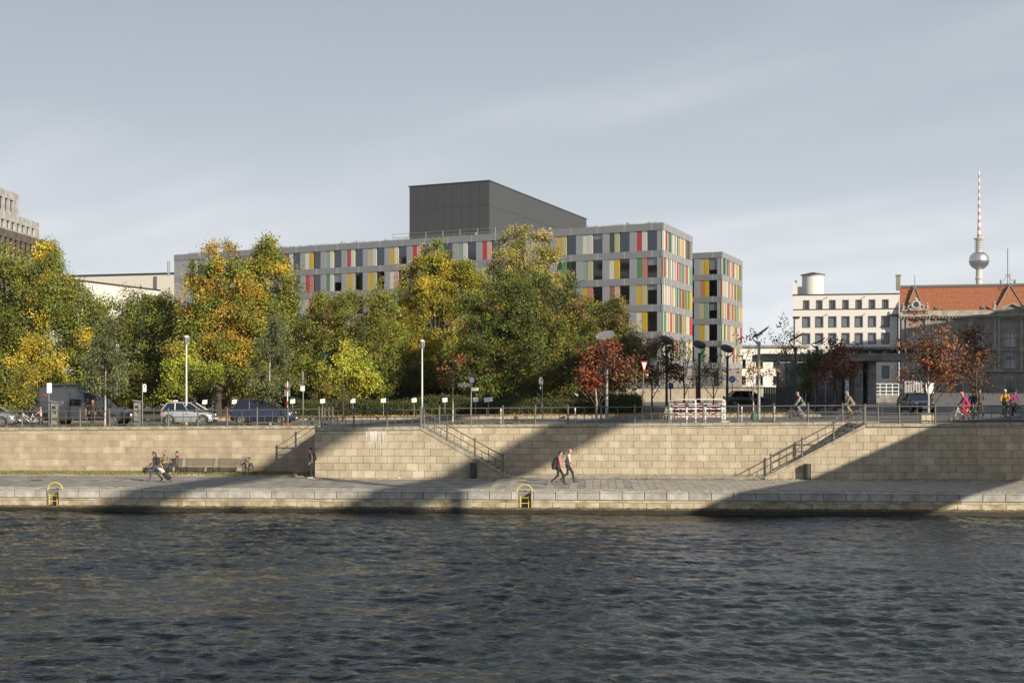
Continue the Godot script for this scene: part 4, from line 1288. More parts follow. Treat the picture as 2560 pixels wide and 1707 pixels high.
func white_house() -> void:
	mat("frame_grey", 0.11, 0.105, 0.10, 0.6)
	var a := at(1984, 738, 294.5); var b := at(2248, 734, 290)
	var v := (b - a) * Vector3(1, 0, 1)
	var len := v.length()
	var turn := -atan2(v.z, v.x)
	var o := thing("white_house", "white rendered house with seven window columns and a round roof tower", "building", Vector3(a.x, 4.2, a.z), turn)
	var top := (a.y + b.y) * 0.5 - 4.2
	var ppm := 12.05
	# the wall is built of strips round real window openings
	var cols := []
	for i in 7: cols.append((2017.0 + i * 32.9 - 1984.0) / 263.0 * len)      # centres of the columns
	var rows := [[top - 8.0, top - 1.3 * 1.0 - 3.5, 1.65, 0], [0, 0, 0, 0]]
	var bands := [[761.0, 2.0, 1.30], [803.5, 2.35, 1.65], [845.0, 2.35, 1.65], [886.0, 2.35, 1.65], [928.0, 2.6, 1.5]]     # row of the photograph, height, width
	var wall := MB.new()
	var y_prev := top
	for bnd in bands:
		var yc: float = top - (bnd[0] - 736.0) / ppm
		var y1: float = yc + bnd[1] * 0.5
		var y0: float = yc - bnd[1] * 0.5
		wall.span(Vector3(0, y1, -0.45), Vector3(len, y_prev, 0))
		var x := 0.0
		for cx in cols:
			wall.span(Vector3(x, y0, -0.45), Vector3(cx - bnd[2] * 0.5, y1, 0))
			x = cx + bnd[2] * 0.5
			var fm := MB.new()
			var w: float = bnd[2]; var h: float = bnd[1]
			for s in [-1.0, 1.0]:
				fm.box(Vector3(cx + s * (w * 0.5 - 0.09), yc, -0.10), Vector3(0.18, h, 0.32))
				fm.box(Vector3(cx, yc + s * (h * 0.5 - 0.09), -0.10), Vector3(w - 0.36, 0.18, 0.32))
			if bnd[1] < 2.1: fm.box(Vector3(cx, yc, -0.16), Vector3(0.1, h - 0.36, 0.12))
			var f := part(o, "window", fm.mesh(), M.frame_grey)
			var pm := MB.new()
			pm.box(Vector3(cx, yc, -0.3), Vector3(w - 0.3, h - 0.3, 0.05))
			part(f, "pane", pm.mesh(), M.pane_sky)
		wall.span(Vector3(x, y0, -0.45), Vector3(len, y1, 0))
		y_prev = y0
	wall.span(Vector3(0, -1, -0.45), Vector3(len, y_prev, 0))
	wall.span(Vector3(0, -1, -14), Vector3(len, top - 0.05, -0.5))
	part(o, "wall", wall.mesh(), M.white_wall)
	var cop := MB.new()
	cop.cham(Vector3(len * 0.5, top + 0.06, -7), Vector3(len + 0.3, 0.16, 14.4), 0.03)
	cop.cham(Vector3(len * 0.5, top - (772.0 - 736.0) / ppm, 0.06), Vector3(len + 0.1, 0.14, 0.2), 0.03)
	part(o, "roof_edge", cop.mesh(), M.dark_metal)
	var bl := MB.new()
	bl.cham(Vector3(0.6, top - 4.6, 0.15), Vector3(1.5, 0.35, 0.3), 0.05)
	bl.cham(Vector3(len - 0.9, top - 4.3, 0.4), Vector3(1.9, 0.25, 0.8), 0.05)
	bl.rod(Vector3(0.3, 0, 0.12), Vector3(0.3, top - 4.7, 0.12), 0.07)
	bl.rod(Vector3(len - 0.2, 0, 0.12), Vector3(len - 0.2, top - 4.3, 0.12), 0.09)
	part(o, "rain_pipe", bl.mesh(), M.dark_metal)
	for cx2 in [cols[1] + 1.6, cols[4] + 1.2]:
		for yy in [top - 0.5, top - 4.0]:
			var lm := MB.new()
			lm.rod(Vector3(cx2, yy, 0), Vector3(cx2 - 0.3, yy - 0.15, 0.5), 0.07)
			part(o, "wall_spout", lm.mesh(), M.dark_metal)
	# round stair tower on the roof with a flat cone and a small side turret
	var tw := MB.new()
	var r := 26.5 / ppm
	var cx3 := (2033.0 - 1984.0) / 263.0 * len
	var th := (741.0 - 693.0) / ppm
	tw.lathe([[r, top - 0.2], [r, top + th], [r + 0.12, top + th + 0.05], [r + 0.12, top + th + 0.3]], 28, Transform3D(Basis(), Vector3(cx3, 0, -r - 0.8)))
	tw.span(Vector3(cx3 - r - 1.9, top - 0.1, -r - 2.2), Vector3(cx3 - r + 0.4, top + 1.9, -r - 0.4))
	tw.span(Vector3(cx3 - r - 1.9, top + 1.9, -r - 2.2), Vector3(cx3 - r - 1.1, top + 3.2, -r - 0.4))
	var t := part(o, "roof_tower", tw.mesh(), M.white_wall)
	var cn := MB.new()
	cn.lathe([[r + 0.35, top + th + 0.3], [r + 0.35, top + th + 0.4], [0.0, top + th + 0.95]], 28, Transform3D(Basis(), Vector3(cx3, 0, -r - 0.8)))
	part(t, "cone_roof", cn.mesh(), M.dark_metal)

func tv_tower() -> void:
	mat("tower_concrete", 0.52, 0.50, 0.46, 0.85)
	mat("sphere_steel", 0.70, 0.70, 0.70, 0.38, 1.0, M.tex_fine, 0.05)
	mat("mast_red", 0.48, 0.19, 0.13, 0.6)
	var d := 2330.0
	var p := at(2449, 651, d)
	var o := thing("television_tower", "distant television tower with steel sphere and red and white mast", "tower", Vector3(p.x, 0, p.z))
	var sh := MB.new()
	sh.lathe([[16.0, 0], [9.0, 60], [5.2, 150], [5.0, p.y - 14]], 24)
	sh.lathe([[5.0, p.y - 32], [6.4, p.y - 30], [6.4, p.y - 28.5], [5.0, p.y - 28]], 24)
	part(o, "shaft", sh.mesh(), M.tower_concrete)
	var sp := MB.new()
	var prof := []
	for i in 17:
		var a := -PI / 2 + PI * i / 16
		prof.append([maxf(cos(a) * 16.0, 0.01), p.y + sin(a) * 15.2])
	var i0 := sp.v.size()
	sp.lathe(prof, 40)
	var s := part(o, "sphere", sp.mesh(), M.sphere_steel)
	for y in [-6.0, -2.5]:
		var bd := MB.new()
		bd.lathe([[sqrt(256 - y * y) + 0.05, p.y + y - 0.7], [sqrt(256 - y * y) + 0.35, p.y + y], [sqrt(256 - y * y) + 0.05, p.y + y + 0.7]], 40)
		part(s, "window_band", bd.mesh(), M.glass_dark)
	var ct := MB.new()
	ct.lathe([[6.0, p.y + 13], [5.2, p.y + 18], [4.6, p.y + 34]], 20)
	for k in 6: ct.lathe([[4.8, p.y + 17 + k * 3], [7.2, p.y + 17.6 + k * 3], [7.2, p.y + 18.2 + k * 3], [4.8, p.y + 18.6 + k * 3]], 20)
	ct.lathe([[4.6, p.y + 34], [8.6, p.y + 35], [8.6, p.y + 36.4], [4.0, p.y + 37]], 20)
	part(o, "platforms", ct.mesh(), M.tower_concrete)
	var y2 := p.y + 37.0
	var top := p.y + (651.0 - 427.0) * d / F
	var n := 18
	for k in n:
		var m := MB.new()
		var r0 := lerpf(3.6, 0.9, sqrt(float(k) / n)); var r1 := lerpf(3.6, 0.9, sqrt(float(k + 1) / n))
		m.lathe([[r0, lerpf(y2, top, float(k) / n)], [r1, lerpf(y2, top, float(k + 1) / n)]], 12)
		part(o, "mast_section", m.mesh(), M.mast_red if k % 2 == 0 else M.white_paint)

# ---------------------------------------------------------------- the old palace front with the red tiled roof
func palace() -> void:
	mat("old_stone", 0.36, 0.33, 0.28, 0.9, 0.0, M.tex_blotch, 0.12)
	mat("old_stone_pale", 0.50, 0.46, 0.40, 0.9, 0.0, M.tex_blotch, 0.15)
	mat("roof_tile", 0.43, 0.16, 0.075, 0.8, 0.0, M.tex_blotch, 0.5)
	mat("lead", 0.16, 0.155, 0.15, 0.6, 0.2)
	var a := at(2250, 790, 288); var b := at(2560, 785, 281.5)
	var v := (b - a) * Vector3(1, 0, 1)
	var len := v.length() * 1.35
	var turn := -atan2(v.z, v.x)
	var o := thing("old_palace", "ornate dark stone palace with a red tiled roof and arched windows", "building", Vector3(a.x, 4.2, a.z), turn)
	var corn := a.y - 4.2           # cornice height over the ground
	var per := v.length() / 310.0   # metres along the front for each photograph pixel
	var X := func(px: float) -> float: return (px - 2250.0) * per
	# front made of strips round the openings; storeys: ground arches, two upper rows
	var bays := [[2290.0, 1.7, "arch"], [2350.0, 1.25, "flat"], [2401.0, 1.25, "flat"], [2456.0, 1.25, "flat"], [2528.0, 1.75, "arch"], [2590.0, 1.25, "flat"], [2640.0, 1.25, "flat"]]
	var rows := [[0.2, 3.6], [5.0, 8.0], [9.3, 12.0]]
	var wall := MB.new()
	var yp := -0.5
	for r in rows:
		var y0: float = r[0]; var y1: float = r[1]
		wall.span(Vector3(0, yp, -0.6), Vector3(len, y0, 0))
		var x := 0.0
		for q in bays:
			var cx: float = X.call(q[0])
			var w: float = q[1]
			wall.span(Vector3(x, y0, -0.6), Vector3(cx - w * 0.5, y1, 0))
			x = cx + w * 0.5
			# window: dark pane, frame bars, moulded surround, arch spandrels
			var pm := MB.new()
			pm.box(Vector3(cx, (y0 + y1) * 0.5, -0.45), Vector3(w, y1 - y0, 0.05))
			var win := part(o, "window", pm.mesh(), M.glass_dark)
			var fm := MB.new()
			fm.box(Vector3(cx, (y0 + y1) * 0.5, -0.40), Vector3(0.1, y1 - y0, 0.07))
			fm.box(Vector3(cx, lerpf(y0, y1, 0.62), -0.40), Vector3(w, 0.1, 0.065))
			part(win, "frame", fm.mesh(), M.frame_grey)
			var sm := MB.new()
			for s in [-1.0, 1.0]: sm.cham(Vector3(cx + s * (w * 0.5 + 0.16), (y0 + y1) * 0.5, 0.07), Vector3(0.3, y1 - y0, 0.16), 0.03)
			sm.cham(Vector3(cx, y0 - 0.12, 0.12), Vector3(w + 0.9, 0.22, 0.3), 0.03)
			if q[2] == "arch":
				var rad := w * 0.5
				var out := PackedVector2Array([Vector2(-rad, 0.0)])
				out.append(Vector2(-rad, rad + 0.02)); out.append(Vector2(rad, rad + 0.02)); out.append(Vector2(rad, 0.0))
				for k in range(11, 0, -1):
					var ang := PI * k / 12.0
					out.append(Vector2(cos(PI - ang) * rad, sin(ang) * rad))
				sm.prism(out, 0.55, Transform3D(Basis(), Vector3(cx, y1 - rad, -0.29)))
				sm.ring(rad + 0.12, 0.14, Transform3D(Basis(), Vector3(cx, y1 - rad, 0.06)), 14, 6, PI)
			else:
				sm.cham(Vector3(cx, y1 + 0.16, 0.1), Vector3(w + 0.8, 0.26, 0.26), 0.04)
			part(win, "surround", sm.mesh(), M.old_stone_pale)
		wall.span(Vector3(x, y0, -0.6), Vector3(len, y1, 0))
		yp = y1
	wall.span(Vector3(0, yp, -0.6), Vector3(len, corn - 0.2, 0))
	wall.span(Vector3(0, -0.5, -14), Vector3(len, corn - 0.3, -0.65))
	part(o, "wall", wall.mesh(), M.old_stone)
	# string courses, cornice with brackets, pilasters
	for y in [4.35, 8.65]:
		var cm := MB.new()
		cm.cham(Vector3(len * 0.5, y, 0.15), Vector3(len, 0.3, 0.45), 0.06)
		part(o, "string_course", cm.mesh(), M.old_stone_pale)
	var cor := MB.new()
	cor.cham(Vector3(len * 0.5, corn - 0.05, 0.25), Vector3(len + 0.4, 0.35, 1.0), 0.08)
	cor.cham(Vector3(len * 0.5, corn - 0.38, 0.1), Vector3(len + 0.2, 0.3, 0.6), 0.06)
	cor.cham(Vector3(len * 0.5, corn + 0.55, -0.1), Vector3(len, 0.9, 0.3), 0.05)
	part(o, "cornice", cor.mesh(), M.old_stone_pale)
	var brm := MB.new()
	brm.cham(Vector3.ZERO, Vector3(0.22, 0.3, 0.4), 0.03)
	var brme := brm.mesh()
	for i in int(len / 0.62): part(o, "cornice_bracket", brme, M.old_stone_pale, Transform3D(Basis(), Vector3(0.3 + i * 0.62, corn - 0.42, 0.5)))
	for px in [2258.0, 2270.0, 2318.0, 2325.0, 2376.0, 2428.0, 2432.0, 2490.0, 2500.0, 2556.0, 2566.0, 2615.0]:
		var pl := MB.new()
		var x: float = X.call(px)
		for seg in [[4.5, 8.5], [8.8, corn - 0.6]]:
			pl.cham(Vector3(x, (seg[0] + seg[1]) * 0.5, 0.12), Vector3(0.5, seg[1] - seg[0] - 0.7, 0.24), 0.03)
			pl.cham(Vector3(x, seg[0] + 0.18, 0.15), Vector3(0.66, 0.34, 0.32), 0.03)
			pl.cham(Vector3(x, seg[1] - 0.2, 0.15), Vector3(0.66, 0.34, 0.34), 0.05)
		part(o, "pilaster", pl.mesh(), M.old_stone_pale)
	# steep tiled roof up to a lead ridge, two projecting gables, hatches
	var ridge := EYE + (950.0 - 708.0) * 282.0 / F - 4.2
	var rh := ridge - corn - 0.6
	var rf := MB.new()
	rf.quad(Vector3(0, corn + 0.4, -0.3), Vector3(0, corn + 0.4 + rh, -3.4), Vector3(len, corn + 0.4 + rh, -3.4), Vector3(len, corn + 0.4, -0.3))
	rf.quad(Vector3(len, corn + 0.4 + rh, -3.4), Vector3(0, corn + 0.4 + rh, -3.4), Vector3(0, corn + 0.4 + rh, -10), Vector3(len, corn + 0.4 + rh, -10))
	rf.quad(Vector3(0, corn + 0.4, -0.3), Vector3(0, corn + 0.4, -10), Vector3(0, corn + 0.4 + rh, -10), Vector3(0, corn + 0.4 + rh, -3.4))
	var roof := part(o, "tiled_roof", rf.mesh(), M.roof_tile)
	# courses of tiles: each course a thin lip that overlaps the one below
	var slope := Vector3(0, rh, -3.1)
	for k in 22:
		var f := (k + 0.5) / 22.0
		var cm := MB.new()
		var p0 := Vector3(0, corn + 0.4, -0.3) + slope * f
		var nn := Vector3(0, 3.1, rh).normalized()
		cm.quad(p0 + nn * 0.06, p0 + slope * (1.0 / 23.0) + nn * 0.015, p0 + slope * (1.0 / 23.0) + nn * 0.015 + Vector3(len, 0, 0), p0 + nn * 0.06 + Vector3(len, 0, 0))
		cm.quad(p0, p0 + nn * 0.06, p0 + nn * 0.06 + Vector3(len, 0, 0), p0 + Vector3(len, 0, 0))
		part(roof, "tile_course", cm.mesh(), M.roof_tile)
	var rd := MB.new()
	rd.cham(Vector3(len * 0.5, corn + 0.4 + rh + 0.1, -3.5), Vector3(len + 0.3, 0.55, 0.8), 0.1)
	part(o, "lead_ridge", rd.mesh(), M.lead)
	for gpx in [[2289.0, 26.0, 0.0], [2529.0, 40.0, 0.4]]:
		var gx: float = X.call(gpx[0])
		var hw: float = gpx[1] * per
		var gm := MB.new()
		var ap := Vector3(gx, corn + 0.4 + rh, -3.3)
		var z0 := 0.15
		gm.tri(Vector3(gx - hw, corn + 0.4, z0), ap + Vector3(0, 0, 0.9), Vector3(gx + hw, corn + 0.4, z0))
		gm.tri(Vector3(gx - hw, corn + 0.4, -3.0), ap, Vector3(gx - hw, corn + 0.4, z0))
		gm.quad(Vector3(gx - hw, corn + 0.4, z0), Vector3(gx - hw, corn + 0.4, -3.0), ap, ap + Vector3(0, 0, 0.9))
		gm.quad(Vector3(gx + hw, corn + 0.4, -3.0), Vector3(gx + hw, corn + 0.4, z0), ap + Vector3(0, 0, 0.9), ap)
		part(o, "gable_roof", gm.mesh(), M.roof_tile)
		var rg := MB.new()
		for s in [-1.0, 1.0]: rg.rod(Vector3(gx + s * hw, corn + 0.45, z0 + 0.05), ap + Vector3(0, 0.05, 0.95), 0.13)
		rg.rod(ap + Vector3(0, 0, 0.6), ap + Vector3(0, 2.4, 0.6), 0.07)
		part(o, "hip_ridge", rg.mesh(), M.lead)
	# carved attic over the left bay: round window in a scrolled frame, figures on the parapet
	var at1 := MB.new()
	var gx1: float = X.call(2291.0)
	at1.ring(0.75, 0.28, Transform3D(Basis(), Vector3(gx1, corn + 2.2, 0.35)), 20, 8)
	at1.cham(Vector3(gx1, corn + 1.2, 0.25), Vector3(2.6, 0.6, 0.6), 0.15)
	at1.ball(Vector3(gx1, corn + 3.3, 0.35), Vector3(0.5, 0.35, 0.3))
	for s in [-1.0, 1.0]:
		at1.ring(0.35, 0.16, Transform3D(Basis(), Vector3(gx1 + s * 1.15, corn + 1.75, 0.35)), 14, 6)
		at1.tube([Vector3(gx1 + s * 1.5, corn + 1.2, 0.3), Vector3(gx1 + s * 1.9, corn + 1.1, 0.3), Vector3(gx1 + s * 2.2, corn + 1.0, 0.3)], [0.25, 0.16, 0.08], 8)
	var rw := part(o, "round_window", at1.mesh(), M.old_stone_pale)
	var rp := MB.new()
	rp.lathe([[0.0, 0.0], [0.6, 0.0]], 20, Transform3D(Basis(Vector3(1, 0, 0), PI / 2), Vector3(gx1, corn + 2.2, 0.36)))
	part(rw, "pane", rp.mesh(), M.glass_dark)
	for px2 in [2259.0, 2320.0, 2488.0, 2570.0]:
		var fx: float = X.call(px2)
		var st := MB.new()
		st.cham(Vector3(fx, corn + 1.15, -0.05), Vector3(0.6, 0.5, 0.6), 0.05)
		st.tube([Vector3(fx, corn + 1.35, 0), Vector3(fx, corn + 1.75, 0), Vector3(fx + 0.05, corn + 2.2, 0.02)], [0.34, 0.28, 0.2], 8)
		st.ball(Vector3(fx + 0.05, corn + 2.45, 0.05), Vector3(0.16, 0.2, 0.17), 8, 6)
		st.tube([Vector3(fx + 0.15, corn + 2.1, 0.05), Vector3(fx + 0.4, corn + 1.8, 0.15), Vector3(fx + 0.3, corn + 1.5, 0.25)], [0.1, 0.08, 0.06], 6)
		part(o, "parapet_figure", st.mesh(), M.old_stone_pale)
	# triangular pediment over the middle bay
	var pdx: float = X.call(2532.0)
	var pw := 48.0 * per
	var pd := MB.new()
	pd.prism(PackedVector2Array([Vector2(-pw, 0), Vector2(pw, 0), Vector2(0, pw * 0.52)]), 0.4, Transform3D(Basis(), Vector3(pdx, corn + 0.15, 0.3)))
	var pdn := part(o, "pediment", pd.mesh(), M.old_stone)
	var pm2 := MB.new()
	for s in [-1.0, 1.0]:
		var q0 := Vector3(pdx + s * (pw + 0.3), corn + 0.2, 0.5)
		var q1 := Vector3(pdx, corn + 0.35 + pw * 0.52, 0.5)
		pm2.box((q0 + q1) * 0.5, Vector3((q1 - q0).length(), 0.35, 0.8), Basis(Vector3(0, 0, 1), atan2(q1.y - q0.y, q1.x - q0.x)))
	part(pdn, "raking_cornice", pm2.mesh(), M.old_stone_pale)
	# iron crest and mast over the middle gable
	var ir := MB.new()
	var mx: float = X.call(2524.0)
	ir.rod(Vector3(mx, ridge, -3.3), Vector3(mx, ridge + 7.2, -3.3), 0.09)
	for s in [-1.0, 1.0]:
		ir.rod(Vector3(mx, ridge + 1.9, -3.3), Vector3(mx + s * 1.2, ridge + 0.3, -3.3), 0.05)
		ir.ring(0.45, 0.06, Transform3D(Basis(), Vector3(mx + s * 0.7, ridge - 0.5, -2.6)), 14, 5)
		ir.cham(Vector3(mx + s * 1.35, ridge + 0.5, -3.3), Vector3(0.3, 0.9, 0.3), 0.05)
	ir.rod(Vector3(mx - 0.5, ridge + 1.95, -3.3), Vector3(mx + 0.5, ridge + 1.95, -3.3), 0.05)
	part(o, "iron_crest", ir.mesh(), M.lead)
	var ch := MB.new()
	ch.cham(Vector3(-0.3, ridge + 0.7, -3.0), Vector3(0.9, 3.0, 1.2), 0.05)
	ch.cham(Vector3(-0.3, ridge + 2.2, -3.0), Vector3(1.1, 0.3, 1.4), 0.05)
	part(o, "chimney", ch.mesh(), M.old_stone)
	for hx in [2345.0, 2461.0]:
		var hm := MB.new()
		hm.box(Vector3(X.call(hx), corn + 1.6, -0.75), Vector3(0.6, 0.7, 0.3), Basis(Vector3(1, 0, 0), -0.6))
		part(o, "roof_hatch", hm.mesh(), M.lead)

# ---------------------------------------------------------------- concrete pavilion roof on the square
func pavilion() -> void:
	mat("pav_conc", 0.30, 0.285, 0.26, 0.9, 0.0, M.tex_blotch, 0.25)
	var d := 128.0
	var o := thing("station_pavilion", "flat concrete canopy on broad piers across the square", "pavilion", street(1905, d), deg_to_rad(-2))
	var ppm := F / d
	var base := o.position.y
	var H := func(py: float) -> float: return EYE - (py - HOR) / ppm - base
	var L := (2275.0 - 1905.0) / ppm
	var mb := MB.new()
	mb.cham(Vector3(L * 0.5, (H.call(884) + H.call(903)) * 0.5, -3.0), Vector3(L, H.call(884) - H.call(903), 7.0), 0.04)
	part(o, "canopy", mb.mesh(), M.pav_conc)
	var up := MB.new()
	var ux := (2115.0 - 1905.0) / ppm
	up.cham(Vector3((ux + L + 0.6) * 0.5, (H.call(867) + H.call(874)) * 0.5, -3.0), Vector3(L + 0.6 - ux, H.call(867) - H.call(874), 6.0), 0.03)
	part(o, "upper_slab", up.mesh(), M.concrete)
	for k in 5:
		var pm := MB.new()
		pm.box(Vector3(ux + 0.6 + k * 1.35, (H.call(874) + H.call(884)) * 0.5, -2.5), Vector3(0.25, H.call(874) - H.call(884), 4.0))
		part(o, "clerestory_post", pm.mesh(), M.dark_metal)
	for px in [2148.0, 2181.0]:
		var pm := MB.new()
		pm.cham(Vector3((px - 1905.0) / ppm, H.call(903) * 0.5, -1.6), Vector3(0.75, H.call(903), 2.6), 0.03)
		part(o, "pier", pm.mesh(), M.pav_conc)
	var door := MB.new()
	door.box(Vector3((2164.0 - 1905.0) / ppm, H.call(903) * 0.5, -2.4), Vector3(0.5, H.call(903), 0.1))
	part(o, "doorway", door.mesh(), M.void)
	for k in 7:
		var gm := MB.new()
		gm.box(Vector3(2.2 + k * 0.9, H.call(905) * 0.5, -3.2), Vector3(0.84, H.call(905), 0.05))
		var gl := part(o, "glass_wall", gm.mesh(), M.glass_dark)
		var fm := MB.new()
		fm.box(Vector3(2.2 + k * 0.9 + 0.45, H.call(905) * 0.5, -3.1), Vector3(0.07, H.call(905), 0.14))
		part(gl, "mullion", fm.mesh(), M.galvanised)
	# dark yard fence to its left, ramp with pale railing and the planter to its right
	var yf := thing("board_fence", "dark board fence beside the canopy, in shade", "fence", street(1912, 126), deg_to_rad(-2))
	for k in 17:
		var bm := MB.new()
		bm.cham(Vector3(k * 0.21, 0.95, 0), Vector3(0.195, 1.9, 0.05), 0.01)
		part(yf, "board", bm.mesh(), M.dark_metal)
	var rp := thing("entrance_ramp", "pale railed ramp before the white house door", "ramp", street(2183, 150), 0)
	var q := F / 150.0
	var rm := MB.new()
	rm.cham(Vector3(33.0 / q, 0.35, -0.6), Vector3(66.0 / q, 0.75, 1.2), 0.03)
	part(rp, "base", rm.mesh(), M.concrete)
	for k in 5:
		var pm := MB.new()
		pm.rod(Vector3(k * 15.5 / q + 0.1, 0.7, 0), Vector3(k * 15.5 / q + 0.1, 2.0, 0), 0.045)
		part(rp, "post", pm.mesh(), M.white_paint)
	for h in [0.85, 1.2, 1.6, 1.98]:
		var pm := MB.new()
		pm.rod(Vector3(0.05, h, 0), Vector3(64.0 / q, h, 0), 0.04)
		part(rp, "rail", pm.mesh(), M.white_paint)
	var gf := thing("bar_fence", "pale upright bar fence beside the palace front", "fence", street(2264, 150), 0)
	for k in 12:
		var pm := MB.new()
		pm.box(Vector3(k * 0.17, 1.15, 0), Vector3(0.05, 2.2, 0.05))
		part(gf, "bar", pm.mesh(), M.white_paint)
	for h in [0.3, 2.0]:
		var pm := MB.new()
		pm.box(Vector3(0.95, h, -0.04), Vector3(2.0, 0.06, 0.04))
		part(gf, "rail", pm.mesh(), M.white_paint)
	var bdp := MB.new()
	bdp.cham(Vector3(2.6, 1.5, 0), Vector3(0.85, 1.1, 0.06), 0.01)
	part(gf, "notice_board", bdp.mesh(), M.white_paint)

# ---------------------------------------------------------------- trees
func leaf_mesh(count: int, size: float, spread: float, seed_: int, slim := 0.62) -> ArrayMesh:
	var q := RandomNumberGenerator.new()
	q.seed = seed_
	var mb := MB.new()
	for i in count:
		var p := Vector3(q.randfn(0, 1), q.randfn(0, 0.8), q.randfn(0, 1)) * spread * 0.5
		var up := Vector3(q.randfn(0, 0.9), 0.8, q.randfn(0, 0.9)).normalized()
		var x := up.cross(Vector3(q.randfn(0, 1), q.randfn(0, 1), q.randfn(0, 1))).normalized()
		var y := up.cross(x)
		var s := size * q.randf_range(0.7, 1.25)
		var k := q.randf_range(0.82, 1.12)
		mb.col = Color(k * q.randf_range(0.95, 1.1), k, k * q.randf_range(0.8, 1.0))
		# a leaf folded a little along its midrib
		var tip := p + y * s * 0.5
		var foot := p - y * s * 0.5
		var fold := up * s * 0.10
		mb.tri(foot, p - x * s * slim * 0.5 + fold, tip)
		mb.tri(foot, tip, p + x * s * slim * 0.5 + fold)
	return mb.mesh()

var leaf_kinds := {}
func leaves_of(kind: String) -> ArrayMesh:
	if not leaf_kinds.has(kind):
		match kind:
			"broad": leaf_kinds[kind] = leaf_mesh(34, 0.19, 0.58, 31)
			"small": leaf_kinds[kind] = leaf_mesh(38, 0.16, 0.52, 32)
			"oak": leaf_kinds[kind] = leaf_mesh(16, 0.22, 0.50, 33, 0.5)
			"sparse": leaf_kinds[kind] = leaf_mesh(7, 0.17, 0.40, 34, 0.55)
			_: leaf_kinds[kind] = leaf_mesh(34, 0.12, 0.38, 35)
	return leaf_kinds[kind]

# lobes: [column, row, half width, half height] of each mass of foliage in the photograph, turned into metres at the tree's own distance
func tree(called: String, label: String, px: float, d: float, lobes: Array, pal: Array, dens: float, kind: String, seed_: int, trunk_r: float, bark: String, group: String, gaps := -0.19, trunk_top := 0.62) -> Node3D:
	var base := street(px, d)
	var o := thing(called, label, "tree", base, 0.0, group)
	var q := RandomNumberGenerator.new()
	q.seed = seed_
	var ppm := F / d
	var hole := noise(seed_, 0.55, 2)
	var hue := noise(seed_ + 1, 0.30, 3)
	var xs: Array[Transform3D] = []
	var cs: Array[Color] = []
	var tops := 0.0
	var centres := []
	for l in lobes:
		var c := at(l[0], l[1], d) - base
		var r := Vector3(l[2] / ppm, l[3] / ppm, minf(l[2], l[3] * 1.2) / ppm)
		c.z += q.randf_range(-0.35, 0.35) * r.z
		centres.append([c, minf(r.x, r.y)])
		tops = maxf(tops, c.y + r.y)
		var n := int(dens * {"broad": 1.5, "small": 2.1, "tiny": 2.2, "oak": 1.5, "sparse": 1.5}[kind] * (r.x * r.y + r.x * r.z + r.y * r.z))
		var m := int(clampf(n / 14.0, 6, 60))
		var subs := []
		for k in m:
			var dir := Vector3(q.randfn(0, 1), q.randfn(0.15, 1), q.randfn(0, 1)).normalized()
			subs.append([c + dir * r * q.randf_range(0.45, 0.92) if k % 5 else c + dir * r * q.randf_range(0.95, 1.12), q.randf_range(0.75, 1.25) if k % 5 else 0.55, q.randf_range(-0.26, 0.26), q.randf_range(0.62, 1.38)])
		for k in n:
			var s: Array = subs[q.randi() % m]
			var rr: float = pow(r.x * r.y * r.z, 1.0 / 3.0) * 0.19 * s[1]
			rr = maxf(rr, 0.28)
			var p: Vector3 = s[0] + Vector3(q.randfn(0, 1), q.randfn(0, 0.75), q.randfn(0, 1)) * rr
			if k % 8 == 0:
				p = c + Vector3(q.randfn(0, 1), q.randfn(0, 1), q.randfn(0, 1)).normalized() * r * pow(q.randf(), 0.5)
			if hole.get_noise_3dv(p + base) < gaps: continue
			if p.y < 0.5: continue
			xs.append(Transform3D(Basis(Vector3(q.randfn(0, 1), q.randfn(0, 1), q.randfn(0, 1)).normalized(), q.randf() * TAU).scaled(Vector3.ONE * q.randf_range(0.7, 1.25)), p))
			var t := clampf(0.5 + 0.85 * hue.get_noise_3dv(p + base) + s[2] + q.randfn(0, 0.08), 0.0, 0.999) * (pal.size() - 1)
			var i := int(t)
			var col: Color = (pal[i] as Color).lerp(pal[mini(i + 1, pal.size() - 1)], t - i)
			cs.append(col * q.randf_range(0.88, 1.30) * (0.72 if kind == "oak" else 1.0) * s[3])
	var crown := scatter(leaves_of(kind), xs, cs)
	crown.name = "crown"
	crown.set_meta("kind", "stuff")
	o.add_child(crown)
	# trunk with limbs into each mass
	var tb := MB.new()
	var lean := q.randf_range(-0.03, 0.03)
	var th := tops * trunk_top
	var pts := []
	var rs := []
	for k in 7:
		var f := k / 6.0
		pts.append(Vector3(lean * th * f + q.randfn(0, 0.012 * th) * f * (1.0 - f) * 2.0, -0.2 + (th + 0.2) * f, q.randfn(0, 0.008 * th) * f))
		rs.append(trunk_r * (1.25 if k == 0 else 1.0) * lerpf(1.0, 0.35, f))
	tb.tube(pts, rs, 9)
	var trunk_mesh := tb.mesh()
	tb = MB.new()
	for cc in centres:
		var c: Vector3 = cc[0]
		var f := clampf((c.y * 0.55) / th, 0.3, 0.95)
		var st: Vector3 = (pts[int(f * 6)] as Vector3)
		var mid: Vector3 = st.lerp(c, 0.5) + Vector3(q.randfn(0, 0.1), 0.12, q.randfn(0, 0.1)) * (c - st).length()
		var r0 := trunk_r * lerpf(0.6, 0.4, f)
		tb.tube([st, mid, c], [r0, r0 * 0.6, r0 * 0.25], 6)
		for k in 5:
			var e: Vector3 = c + Vector3(q.randfn(0, 1), q.randfn(0.3, 0.7), q.randfn(0, 1)).normalized() * minf((c - st).length() * 0.4, cc[1] * 0.75)
			tb.tube([mid.lerp(c, q.randf()), e], [r0 * 0.3, r0 * 0.08], 4)
	part(o, "trunk", trunk_mesh, M[bark])
	part(o, "limbs", tb.mesh(), M.bark)
	return o

